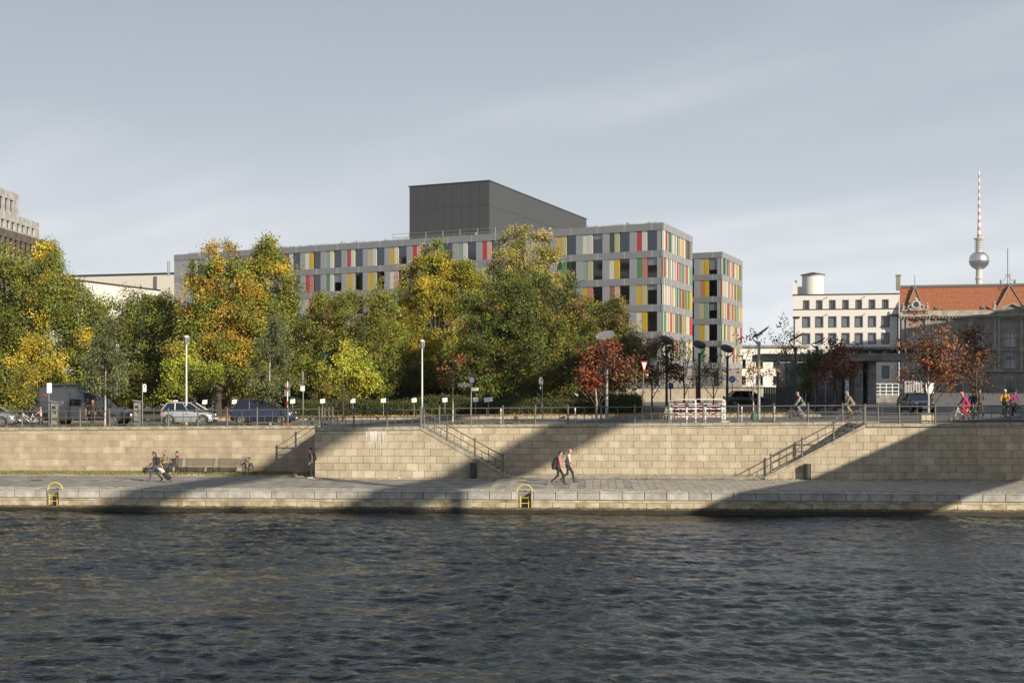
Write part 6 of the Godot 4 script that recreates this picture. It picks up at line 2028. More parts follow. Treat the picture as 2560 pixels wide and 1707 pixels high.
		hp.ring(0.40, 0.026, Transform3D(Basis().scaled(Vector3(1, 0.95, 1)), Vector3(0, 1.05, -0.35)), 22, 8, PI)
		part(o, "hoop", hp.mesh(), M.yellow_paint)
	# manhole cover and litter on the path
	var mh := MB.new()
	mh.lathe([[0.0, 0.012], [0.36, 0.012], [0.38, 0.0]], 24)
	mh.ring(0.30, 0.01, Transform3D(Basis(Vector3(1, 0, 0), PI / 2), Vector3(0, 0.012, 0)), 24, 4)
	solo("manhole_cover", mh.mesh(), M.dark_metal, "dark round manhole cover in the asphalt path near the first ladder", "manhole cover", quay_at(90, 79.4) + Vector3(0, -0.018, 0))
	for a in [[653.0, 84.0], [672.0, 84.6], [471.0, 84.3], [998.0, 81.9], [484.0, 83.6]]:
		var lm2 := MB.new()
		lm2.ball(Vector3(0, 0.03, 0), Vector3(0.09, 0.035, 0.06), 7, 5)
		solo("paper_scrap", lm2.mesh(), M.white_paint, "small crumpled white paper scrap lying on the quay", "litter", quay_at(a[0], a[1]), rng.randf() * 3.0, "paper scraps on the quay")

func barriers() -> void:
	# portable barriers: tube frame with round corners, red and white bars, feet
	var make := func(label: String, p: Vector3, w: float, h: float, turn: float) -> void:
		var o := thing("crowd_barrier", label, "barrier", p, turn, "red and white portable barriers")
		var fr := MB.new()
		var r := 0.14
		var pts := [Vector3(-w / 2, 0.05, 0), Vector3(-w / 2, h - r, 0), Vector3(-w / 2 + r * 0.3, h - r * 0.3, 0), Vector3(-w / 2 + r, h, 0), Vector3(w / 2 - r, h, 0), Vector3(w / 2 - r * 0.3, h - r * 0.3, 0), Vector3(w / 2, h - r, 0), Vector3(w / 2, 0.05, 0)]
		fr.tube(pts, [0.024], 8)
		part(o, "frame", fr.mesh(), M.white_paint)
		for y in [h * 0.36, h * 0.60, h * 0.80]:
			var n := 7
			for k in n:
				var bm := MB.new()
				bm.rod(Vector3(lerpf(-w / 2 + 0.02, w / 2 - 0.02, float(k) / n), y, 0), Vector3(lerpf(-w / 2 + 0.02, w / 2 - 0.02, float(k + 1) / n), y, 0), 0.022, 8)
				part(o, "bar_section", bm.mesh(), M.red_paint if k % 3 == 1 else M.white_paint)
		for s in [-1.0, 1.0]:
			var fm := MB.new()
			fm.rod(Vector3(s * w * 0.5, 0.03, -0.28), Vector3(s * w * 0.5, 0.03, 0.28), 0.022)
			part(o, "foot", fm.mesh(), M.white_paint)
	var y := Vector3(0, 0, 0)
	make.call("red and white barrier panel nearest the give-way sign", top_at(1697, 87.4) + y, 0.95, 1.02, bank_turn)
	make.call("middle front red and white barrier panel", top_at(1741, 87.4) + y, 1.1, 1.02, bank_turn)
	make.call("front red and white barrier panel towards the bicycles", top_at(1785, 87.4) + y, 1.0, 1.02, bank_turn)
	make.call("taller rear barrier panel behind the front ones, on the give-way side", top_at(1708, 88.1) + y, 1.6, 1.42, bank_turn)
	make.call("taller rear barrier panel behind the front ones, towards the bicycles", top_at(1775, 88.1) + y, 1.8, 1.42, bank_turn)
	make.call("barrier panel closing the end of the barrier group", top_at(1811, 88.2) + y, 1.2, 1.35, bank_turn + 1.35)
	# folded warning signs leaning at the end
	for a in [[1669.0, 0.7, "white folded warning sign leaning against the barrier end"], [1682.0, 0.55, "second white folded warning sign leaning beside the barrier"]]:
		var o := thing("folded_sign", a[2], "sign", top_at(a[0], 87.8), 0.3, "folded warning signs")
		var mb := MB.new()
		mb.prism(PackedVector2Array([Vector2(-0.3, 0.15), Vector2(0.3, 0.15), Vector2(0.25, 0.45), Vector2(0, 1.05 * a[1] + 0.3), Vector2(-0.25, 0.45)]), 0.025, Transform3D(Basis(Vector3(1, 0, 0), -0.2), Vector3.ZERO))
		part(o, "board", mb.mesh(), M.concrete)
		var lg := MB.new()
		for s in [-1.0, 1.0]: lg.rod(Vector3(s * 0.2, 0, 0.05), Vector3(s * 0.12, 0.5, -0.08), 0.015)
		part(o, "leg", lg.mesh(), M.dark_metal)

func benches() -> void:
	var t := 85.05
	var xs := [[417.0, "slatted wooden bench where the bearded man sits"], [498.0, "empty slatted wooden bench in the middle of the row"], [579.0, "slatted wooden bench with the bicycle leaning at its end"]]
	for a in xs:
		var o := thing("park_bench", a[1], "bench", quay_at(a[0], t), bank_turn, "slatted benches against the long wall")
		var w := 1.88
		for k in 5:
			var mb := MB.new()
			mb.cham(Vector3(0, 0.46 - 0.004 * k, 0.30 - k * 0.085), Vector3(w, 0.035, 0.07), 0.008)
			part(o, "seat_slat", mb.mesh(), M.wood_slat)
		for k in 6:
			var mb := MB.new()
			mb.cham(Vector3(0, 0.54 + k * 0.075, -0.10 - k * 0.022), Vector3(w, 0.062, 0.035), 0.008, Basis(Vector3(1, 0, 0), -0.28))
			part(o, "back_slat", mb.mesh(), M.wood_slat)
		for s in [-1.0, 1.0]:
			var mb := MB.new()
			mb.tube([Vector3(s * 0.8, 0.0, 0.34), Vector3(s * 0.8, 0.22, 0.26), Vector3(s * 0.8, 0.43, 0.30)], [0.03, 0.025, 0.03], 8)
			part(o, "leg", mb.mesh(), M.dark_metal)
			var m2 := MB.new()
			m2.tube([Vector3(s * 0.8, 0.0, -0.2), Vector3(s * 0.8, 0.25, -0.06), Vector3(s * 0.8, 0.50, -0.10), Vector3(s * 0.8, 0.96, -0.26)], [0.03, 0.025, 0.025, 0.02], 8)
			part(o, "leg", m2.mesh(), M.dark_metal)
	# chalky blue scribble on the last bench: spray paint on the slats
	var lg := thing("luggage_bag", "black travel bag leaning against the end of the first bench", "bag", quay_at(371, 84.7), 0.3)
	var mb := MB.new()
	mb.ball(Vector3(0, 0.2, 0), Vector3(0.36, 0.21, 0.2), 12, 8)
	part(lg, "body", mb.mesh(), M.black)
	var hb := MB.new()
	hb.ring(0.16, 0.015, Transform3D(Basis(), Vector3(0, 0.36, 0)), 14, 6, PI)
	part(lg, "handle", hb.mesh(), M.dark_metal)

# ---------------------------------------------------------------- vehicles (front towards +x)
# body: loft of sections [x, half width, sill, shoulder, top]; the top is rounded over the shoulder
func hull(secs: Array) -> MB:
	var mb := MB.new()
	var rows := []
	for s in secs:
		var x: float = s[0]; var w: float = s[1]; var y0: float = s[2]; var ys: float = s[3]; var yt: float = s[4]
		var r := []
		var half := [[0.86, y0], [0.97, y0 + 0.08], [1.0, lerpf(y0, ys, 0.55)], [0.985, ys], [0.90, lerpf(ys, yt, 0.75)], [0.62, yt], [0.0, yt + 0.012]]
		for k in half.size(): r.append(Vector3(x, half[k][1], w * half[k][0]))
		for k in range(half.size() - 2, -1, -1): r.append(Vector3(x, half[k][1], -w * half[k][0]))
		rows.append(r)
	smooth_grid(mb, rows)
	for e in [0, rows.size() - 1]:
		var r: Array = rows[e]
		var c := Vector3(secs[e][0], (secs[e][2] + secs[e][4]) * 0.5, 0)
		for k in r.size() - 1:
			var nn := Vector3(-1 if e == 0 else 1, 0, 0)
			var i := mb.vert(c, nn, Vector2.ZERO); mb.vert(r[k], nn, Vector2.ZERO); mb.vert(r[k + 1], nn, Vector2.ZERO)
			mb.ix.append_array(PackedInt32Array([i, i + 1, i + 2]))
	return mb
func smooth_grid(mb: MB, rows: Array) -> void:
	var nr := rows.size()
	var nc: int = (rows[0] as Array).size()
	var first := mb.v.size()
	var mid := Vector3.ZERO
	for r in rows:
		for p in r: mid += p
	mid /= float(nr * nc)
	for j in nr:
		for i in nc:
			var a: Vector3 = rows[maxi(j - 1, 0)][i]; var b: Vector3 = rows[mini(j + 1, nr - 1)][i]
			var c: Vector3 = rows[j][maxi(i - 1, 0)]; var d: Vector3 = rows[j][mini(i + 1, nc - 1)]
			var nn := (b - a).cross(d - c).normalized()
			var p: Vector3 = rows[j][i]
			if nn.dot(p - Vector3(p.x, mid.y, 0)) < 0: nn = -nn
			mb.vert(p, nn, Vector2(i, j))
	for j in nr - 1:
		for i in nc - 1:
			var k := first + j * nc + i
			mb.ix.append_array(PackedInt32Array([k, k + 1, k + nc + 1, k, k + nc + 1, k + nc]))

func wheel(parent: Node, p: Vector3, r: float, w: float) -> void:
	var t := MB.new()
	t.lathe([[r * 0.62, -w / 2], [r * 0.95, -w / 2], [r, -w * 0.35], [r, w * 0.35], [r * 0.95, w / 2], [r * 0.62, w / 2]], 20, Transform3D(Basis(Vector3(1, 0, 0), PI / 2), p))
	var wh := part(parent, "wheel", t.mesh(), M.rubber)
	var rm := MB.new()
	for sg in [-1.0, 1.0]:
		rm.ring(r * 0.62, 0.02, Transform3D(Basis(), p + Vector3(0, 0, sg * w * 0.48)), 20, 6)
		for k in 6:
			var a := TAU * k / 6
			rm.box(p + Vector3(cos(a) * r * 0.32, sin(a) * r * 0.32, sg * w * 0.46), Vector3(r * 0.6, r * 0.15, 0.02), Basis(Vector3(0, 0, 1), a))
		rm.lathe([[0.0, 0.0], [r * 0.16, 0.0]], 10, Transform3D(Basis(Vector3(1, 0, 0), PI / 2 * sg), p + Vector3(0, 0, sg * w * 0.5)))
	part(wh, "rim", rm.mesh(), M.galvanised)

# cabin: [rear foot x, rear top x, front top x, front foot x], belt height, roof height, half widths at belt and roof
func cabin(o: Node, cab: Array, belt: float, roof: float, wb: float, wr: float, paint: Material, splits: Array) -> void:
	var g := MB.new()
	var A := [Vector3(cab[0], belt, wb), Vector3(cab[1], roof, wr), Vector3(cab[2], roof, wr), Vector3(cab[3], belt, wb)]
	var Bm := []
	for p in A: Bm.append(Vector3(p.x, p.y, -p.z))
	# side glass in panes between pillars, set 5 mm out from nothing: the cabin is glass with painted pillars over it
	for sd in 2:
		var Q: Array = A if sd == 0 else Bm
		for k in splits.size() - 1:
			var f0: float = splits[k]; var f1: float = splits[k + 1]
			var gm := MB.new()
			var ins := 0.03
			var b0: Vector3 = (Q[0] as Vector3).lerp(Q[3], f0 + 0.012); var b1: Vector3 = (Q[0] as Vector3).lerp(Q[3], f1 - 0.012)
			var t0: Vector3 = (Q[1] as Vector3).lerp(Q[2], f0 + 0.012); var t1: Vector3 = (Q[1] as Vector3).lerp(Q[2], f1 - 0.012)
			gm.quad(b0, t0, t1, b1)
			part(o, "side_window", gm.mesh(), M.glass_dark)
	var ws := MB.new()
	ws.quad(A[3], A[2], Bm[2], Bm[3])
	part(o, "windscreen", ws.mesh(), M.glass_dark)
	var rw := MB.new()
	rw.quad(Bm[0], Bm[1], A[1], A[0])
	part(o, "rear_window", rw.mesh(), M.glass_dark)
	var rf := MB.new()
	var rows := []
	for k in 6:
		var f := k / 5.0
		var x := lerpf(cab[1] - 0.05, cab[2] + 0.05, f)
		var rise := sin(f * PI) * 0.05
		var r := []
		for q in 9:
			var a := -1.0 + q / 4.0
			r.append(Vector3(x, roof - 0.02 + (0.06 + rise) * (1.0 - a * a), wr * 1.03 * a))
		rows.append(r)
	smooth_grid(rf, rows)
	var pl := MB.new()
	for Q in [A, Bm]:
		pl.tube([Q[0], Q[1]], [0.05, 0.045], 6)
		pl.tube([Q[2], Q[3]], [0.04, 0.045], 6)
		pl.tube([Q[1], Q[2]], [0.035, 0.035], 6)
		for k in range(1, splits.size() - 1): pl.tube([(Q[0] as Vector3).lerp(Q[3], splits[k]), (Q[1] as Vector3).lerp(Q[2], splits[k])], [0.03, 0.028], 6)
	part(o, "roof", rf.mesh(), paint)
	part(o, "pillars", pl.mesh(), paint)

func car(label: String, p: Vector3, turn: float, paint: Material, L: float, W: float, H: float, belt: float, hood: float, tail: float, cab: Array, wr: float, splits: Array) -> Node3D:
	var o := thing("parked_car", label, "car", p, turn, "cars parked behind the railing")
	var h := L / 2
	var w := W / 2
	var secs := [[-h, w * 0.72, 0.42, tail * 0.72, tail * 0.80], [-h + 0.10, w * 0.90, 0.26, tail * 0.84, tail * 0.97], [-h + 0.45, w * 0.98, 0.2, belt * 0.93, belt], [-h * 0.3, w, 0.19, belt * 0.93, belt], [h * 0.3, w, 0.19, belt * 0.91, belt], [h - 1.0, w * 0.99, 0.19, hood * 0.88, lerpf(hood, belt, 0.55)], [h - 0.40, w * 0.95, 0.21, hood * 0.80, hood * 0.93], [h - 0.12, w * 0.86, 0.24, hood * 0.68, hood * 0.78], [h, w * 0.66, 0.32, hood * 0.52, hood * 0.62]]
	part(o, "body", hull(secs).mesh(), paint)
	cabin(o, cab, belt - 0.02, H, w * 0.93, wr, paint, splits)
	var wr2 := 0.31
	for sx in [-1.0, 1.0]:
		for sz in [-1.0, 1.0]:
			var wp := Vector3(h * 0.63 * sx, wr2, sz * (w - 0.09))
			wheel(o, wp, wr2, 0.2)
			var am := MB.new()
			am.lathe([[0.0, 0.0], [wr2 + 0.07, 0.0]], 20, Transform3D(Basis(Vector3(1, 0, 0), PI / 2 * sz), Vector3(wp.x, wp.y + 0.02, sz * (w + 0.004))), PI)
			am.ring(wr2 + 0.05, 0.03, Transform3D(Basis(), Vector3(wp.x, wp.y, sz * (w - 0.01))), 18, 6, PI)
			part(o, "wheel_arch", am.mesh(), M.black)
	for sz in [-1.0, 1.0]:
		var hm := MB.new()
		hm.ball(Vector3(h - 0.22, hood * 0.76, sz * w * 0.70), Vector3(0.2, 0.075, 0.14), 10, 6)
		part(o, "headlight", hm.mesh(), M.chrome)
		var tm := MB.new()
		tm.ball(Vector3(-h + 0.12, tail * 0.88, sz * w * 0.80), Vector3(0.10, 0.16, 0.09), 10, 6)
		part(o, "tail_light", tm.mesh(), M.red_paint)
		var mm := MB.new()
		mm.ball(Vector3(cab[3] - 0.35, belt + 0.06, sz * (w + 0.09)), Vector3(0.07, 0.07, 0.10), 8, 6)
		part(o, "mirror", mm.mesh(), paint)
	var bm := MB.new()
	bm.cham(Vector3(h - 0.05, 0.36, 0), Vector3(0.16, 0.16, W * 0.62), 0.04)
	bm.cham(Vector3(-h + 0.04, 0.36, 0), Vector3(0.14, 0.16, W * 0.7), 0.04)
	part(o, "bumper", bm.mesh(), M.black)
	var pm := MB.new()
	pm.cham(Vector3(h + 0.045, 0.42, 0), Vector3(0.02, 0.11, 0.5), 0.005)
	part(o, "number_plate", pm.mesh(), M.white_paint)
	var dm := MB.new()
	for sz in [-1.0, 1.0]:
		dm.box(Vector3(0.05, belt - 0.18, sz * (w * 1.0 - 0.002)), Vector3(0.16, 0.03, 0.03))
		dm.box(Vector3(-0.85, belt - 0.16, sz * (w * 1.0 - 0.002)), Vector3(0.16, 0.03, 0.03))
	part(o, "door_handle", dm.mesh(), M.black)
	return o

func paint_of(called: String, r: float, g: float, b: float, metal := 0.4) -> StandardMaterial3D:
	var m := mat(called, r, g, b, 0.3, metal)
	m.clearcoat_enabled = true; m.clearcoat = 0.8; m.clearcoat_roughness = 0.08
	return m

func vehicles() -> void:
	var silver := paint_of("car_silver", 0.48, 0.50, 0.54, 0.5)
	var navy := paint_of("car_navy", 0.022, 0.032, 0.07, 0.3)
	var grey := paint_of("car_grey", 0.27, 0.28, 0.29, 0.5)
	var dark := paint_of("car_dark", 0.02, 0.022, 0.026, 0.3)
	var vanp := paint_of("van_slate", 0.062, 0.070, 0.082, 0.35)
	car("silver hatchback parked behind the railing, before the lime green tree", street(472, 91.0), bank_turn, silver, 3.45, 1.62, 1.42, 0.92, 0.86, 0.95, [-1.62, -1.25, 0.25, 1.05], 0.60, [0.0, 0.34, 0.66, 1.0])
	car("dark blue compact car with pale roof rails parked behind the railing", street(660, 91.0), bank_turn, navy, 4.08, 1.78, 1.56, 0.98, 0.98, 1.0, [-1.9, -1.45, 0.35, 1.2], 0.66, [0.0, 0.36, 0.68, 1.0])
	car("grey saloon cut off by the picture edge, behind the white bicycle", street(-38, 91.0), bank_turn, grey, 4.5, 1.76, 1.42, 0.93, 0.90, 0.98, [-1.9, -1.25, 0.35, 1.25], 0.62, [0.0, 0.33, 0.64, 1.0])
	car("dark car facing the river on the square beside the rust-red tree", street(2291, 106), -PI / 2 + 0.05, dark, 4.3, 1.76, 1.46, 0.95, 0.94, 1.0, [-1.8, -1.35, 0.3, 1.15], 0.62, [0.0, 0.34, 0.66, 1.0])
	car("dark car parked side-on before the low white building", street(1868, 135), 0.1, dark, 4.4, 1.76, 1.46, 0.95, 0.92, 1.0, [-1.8, -1.3, 0.3, 1.2], 0.62, [0.0, 0.34, 0.66, 1.0])
	# camper van
	var o := thing("camper_van", "dark slate camper van with its sliding door open", "van", street(226, 91.6), bank_turn)
	var L := 6.1; var h := L / 2; var w := 1.02
	var secs := [[-h, w * 0.93, 0.45, 2.2, 2.34], [-h + 0.06, w * 0.98, 0.36, 2.3, 2.46], [-h + 0.4, w, 0.32, 2.32, 2.5], [0.6, w, 0.32, 2.32, 2.5], [0.95, w, 0.32, 2.28, 2.44], [1.35, w, 0.32, 1.2, 2.0], [1.75, w * 0.995, 0.32, 1.10, 1.52], [2.1, w * 0.98, 0.32, 1.02, 1.22], [2.55, w * 0.93, 0.34, 0.9, 1.06], [h - 0.12, w * 0.84, 0.38, 0.72, 0.88], [h, w * 0.68, 0.45, 0.6, 0.7]]
	part(o, "body", hull(secs).mesh(), vanp)
	for sx in [[-2.05, 0.0], [1.75, 0.0]]:
		for sz in [-1.0, 1.0]:
			wheel(o, Vector3(sx[0], 0.35, sz * (w - 0.1)), 0.35, 0.22)
			var am := MB.new()
			am.ring(0.41, 0.045, Transform3D(Basis(), Vector3(sx[0], 0.36, sz * (w - 0.015))), 18, 6, PI)
			am.lathe([[0.0, 0.0], [0.42, 0.0]], 20, Transform3D(Basis(Vector3(1, 0, 0), PI / 2 * sz), Vector3(sx[0], 0.36, sz * (w + 0.006))))
			part(o, "wheel_arch", am.mesh(), M.black)
	# open side door, its dark inside, side window, windscreen, door window
	var dr := MB.new()
	dr.box(Vector3(0.28, 1.22, w + 0.004), Vector3(0.72, 1.75, 0.01))
	part(o, "door_opening", dr.mesh(), M.void)
	var wood := MB.new()
	wood.cham(Vector3(0.05, 0.75, w + 0.014), Vector3(0.1, 0.7, 0.012), 0.004)
	wood.cham(Vector3(0.3, 1.25, w + 0.014), Vector3(0.32, 0.05, 0.012), 0.004)
	part(o, "cupboard", wood.mesh(), mat("van_wood", 0.34, 0.2, 0.09, 0.6))
	var sd := MB.new()
	sd.cham(Vector3(-0.52, 1.28, w + 0.05), Vector3(1.0, 1.78, 0.06), 0.03)
	var sdo := part(o, "sliding_door", sd.mesh(), vanp)
	var sw := MB.new()
	sw.cham(Vector3(-0.62, 1.5, w + 0.085), Vector3(0.72, 0.44, 0.02), 0.008)
	part(sdo, "window", sw.mesh(), M.glass_dark)
	var wv := MB.new()
	wv.quad(Vector3(0.98, 1.22, w * 1.004), Vector3(0.90, 2.0, w * 0.985), Vector3(1.12, 2.0, w * 0.955), Vector3(1.78, 1.26, w * 0.985))
	part(o, "door_window", wv.mesh(), M.glass_dark)
	var wsn := MB.new()
	wsn.quad(Vector3(2.16, 1.26, w * 0.86), Vector3(1.26, 2.16, w * 0.80), Vector3(1.26, 2.16, -w * 0.80), Vector3(2.16, 1.26, -w * 0.86))
	part(o, "windscreen", wsn.mesh(), M.glass_dark)
	var rf := MB.new()
	rf.cham(Vector3(-0.9, 2.62, w * 0.86), Vector3(3.6, 0.16, 0.2), 0.06)
	part(o, "awning_box", rf.mesh(), M.dark_metal)
	var rr := MB.new()
	for k in 3: rr.cham(Vector3(-2.2 + k * 1.2, 2.58, 0), Vector3(0.9, 0.1, 1.2), 0.03)
	part(o, "solar_panel", rr.mesh(), M.galvanised)
	var st := MB.new()
	st.ring(0.20, 0.012, Transform3D(Basis(), Vector3(-1.62, 1.42, w + 0.004)), 24, 4)
	st.ring(0.11, 0.010, Transform3D(Basis(), Vector3(-1.62, 1.42, w + 0.004)), 20, 4)
	for k in 3: st.box(Vector3(-1.62, 1.42, w + 0.004), Vector3(0.4, 0.012, 0.008), Basis(Vector3(0, 0, 1), PI * k / 3))
	part(o, "round_emblem", st.mesh(), M.galvanised)
	var sb := MB.new()
	sb.box(Vector3(-2.6, 1.98, w + 0.003), Vector3(0.35, 0.05, 0.006))
	part(o, "stripe", sb.mesh(), M.red_paint)
	for sz in [-1.0, 1.0]:
		var hm := MB.new()
		hm.ball(Vector3(2.62, 0.92, sz * w * 0.80), Vector3(0.22, 0.13, 0.12), 10, 6)
		part(o, "headlight", hm.mesh(), M.chrome)
		var mm := MB.new()
		mm.cham(Vector3(1.75, 1.42, sz * (w + 0.16)), Vector3(0.14, 0.34, 0.18), 0.04)
		part(o, "mirror", mm.mesh(), M.black)
	var bm := MB.new()
	bm.cham(Vector3(2.93, 0.5, 0), Vector3(0.3, 0.32, 1.7), 0.08)
	bm.cham(Vector3(0.2, 0.42, w + 0.01), Vector3(2.9, 0.1, 0.04), 0.02)
	part(o, "bumper", bm.mesh(), M.black)
	var pl := MB.new()
	pl.cham(Vector3(3.09, 0.52, 0.0), Vector3(0.02, 0.11, 0.5), 0.005)
	part(o, "number_plate", pl.mesh(), M.white_paint)

# ---------------------------------------------------------------- bicycles (front towards +x)
func bicycle(label: String, p: Vector3, turn: float, frame: Material, group: String, step_through := false, lean := 0.0) -> Node3D:
	var o := thing("bicycle", label, "bicycle", p, turn, group)
	o.rotation.x = 0
	if lean != 0.0: o.basis = Basis(Vector3.UP, turn) * Basis(Vector3(1, 0, 0), lean)
	var R := 0.345
	for x in [-0.53, 0.53]:
		var t := MB.new()
		t.ring(R - 0.018, 0.019, Transform3D(Basis(), Vector3(x, R, 0)), 28, 6)
		var wh := part(o, "wheel", t.mesh(), M.rubber)
		var r := MB.new()
		r.ring(R - 0.045, 0.012, Transform3D(Basis(), Vector3(x, R, 0)), 28, 5)
		for k in 14:
			var a := TAU * k / 14
			r.rod(Vector3(x, R, 0.02 if k % 2 else -0.02), Vector3(x + cos(a) * (R - 0.05), R + sin(a) * (R - 0.05), 0), 0.0035, 3)
		r.rod(Vector3(x, R, -0.05), Vector3(x, R, 0.05), 0.025, 8)
		part(wh, "rim", r.mesh(), M.galvanised)
		var mg := MB.new()
		mg.ring(R + 0.03, 0.016, Transform3D(Basis(Vector3(0, 0, 1), 0.4 if x < 0 else 0.9), Vector3(x, R, 0)), 14, 5, PI * (0.75 if x < 0 else 0.45))
		part(o, "mudguard", mg.mesh(), M.dark_metal)
	var bb := Vector3(-0.06, 0.29, 0); var seat := Vector3(-0.22, 0.86, 0); var head := Vector3(0.36, 0.88, 0); var headb := Vector3(0.40, 0.70, 0)
	var f := MB.new()
	f.rod(bb, seat, 0.017); f.rod(bb, headb, 0.02); f.rod(head, headb, 0.022)
	if step_through: f.rod(bb.lerp(seat, 0.35), headb.lerp(head, 0.6), 0.018)
	else: f.rod(bb.lerp(seat, 0.9), head.lerp(headb, 0.15), 0.018)
	for z in [-0.05, 0.05]:
		f.rod(bb + Vector3(0, 0, z * 0.5), Vector3(-0.53, R, z), 0.011)
		f.rod(bb.lerp(seat, 0.85), Vector3(-0.53, R, z), 0.010)
	part(o, "frame", f.mesh(), frame)
	var fk := MB.new()
	for z in [-0.045, 0.045]: fk.tube([headb, headb + Vector3(0.03, -0.1, z), Vector3(0.53, R, z)], [0.014, 0.013, 0.010], 6)
	part(o, "fork", fk.mesh(), frame)
	var hb := MB.new()
	hb.tube([head, head + Vector3(-0.02, 0.14, 0)], [0.014], 6)
	hb.tube([head + Vector3(-0.14, 0.15, -0.29), head + Vector3(-0.02, 0.17, -0.2), head + Vector3(0.02, 0.14, 0), head + Vector3(-0.02, 0.17, 0.2), head + Vector3(-0.14, 0.15, 0.29)], [0.014], 6)
	part(o, "handlebar", hb.mesh(), M.dark_metal)
	var sd := MB.new()
	sd.rod(seat, seat + Vector3(-0.03, 0.12, 0), 0.013)
	sd.ball(seat + Vector3(-0.05, 0.15, 0), Vector3(0.14, 0.035, 0.07), 10, 6)
	part(o, "saddle", sd.mesh(), M.black)
	var cr := MB.new()
	cr.ring(0.085, 0.008, Transform3D(Basis(), bb + Vector3(0, 0, 0.06)), 16, 4)
	cr.rod(bb + Vector3(0, 0, 0.07), bb + Vector3(0.11, -0.12, 0.08), 0.01)
	cr.rod(bb + Vector3(0, 0, -0.07), bb + Vector3(-0.11, 0.12, -0.08), 0.01)
	cr.box(bb + Vector3(0.11, -0.13, 0.12), Vector3(0.09, 0.02, 0.07)); cr.box(bb + Vector3(-0.11, 0.13, -0.12), Vector3(0.09, 0.02, 0.07))
	part(o, "crank", cr.mesh(), M.dark_metal)
	var rk := MB.new()
	rk.box(Vector3(-0.52, 0.74, 0), Vector3(0.36, 0.012, 0.11))
	rk.rod(Vector3(-0.62, 0.74, 0.05), Vector3(-0.53, R, 0.06), 0.006); rk.rod(Vector3(-0.62, 0.74, -0.05), Vector3(-0.53, R, -0.06), 0.006)
	part(o, "luggage_rack", rk.mesh(), M.dark_metal)
	return o

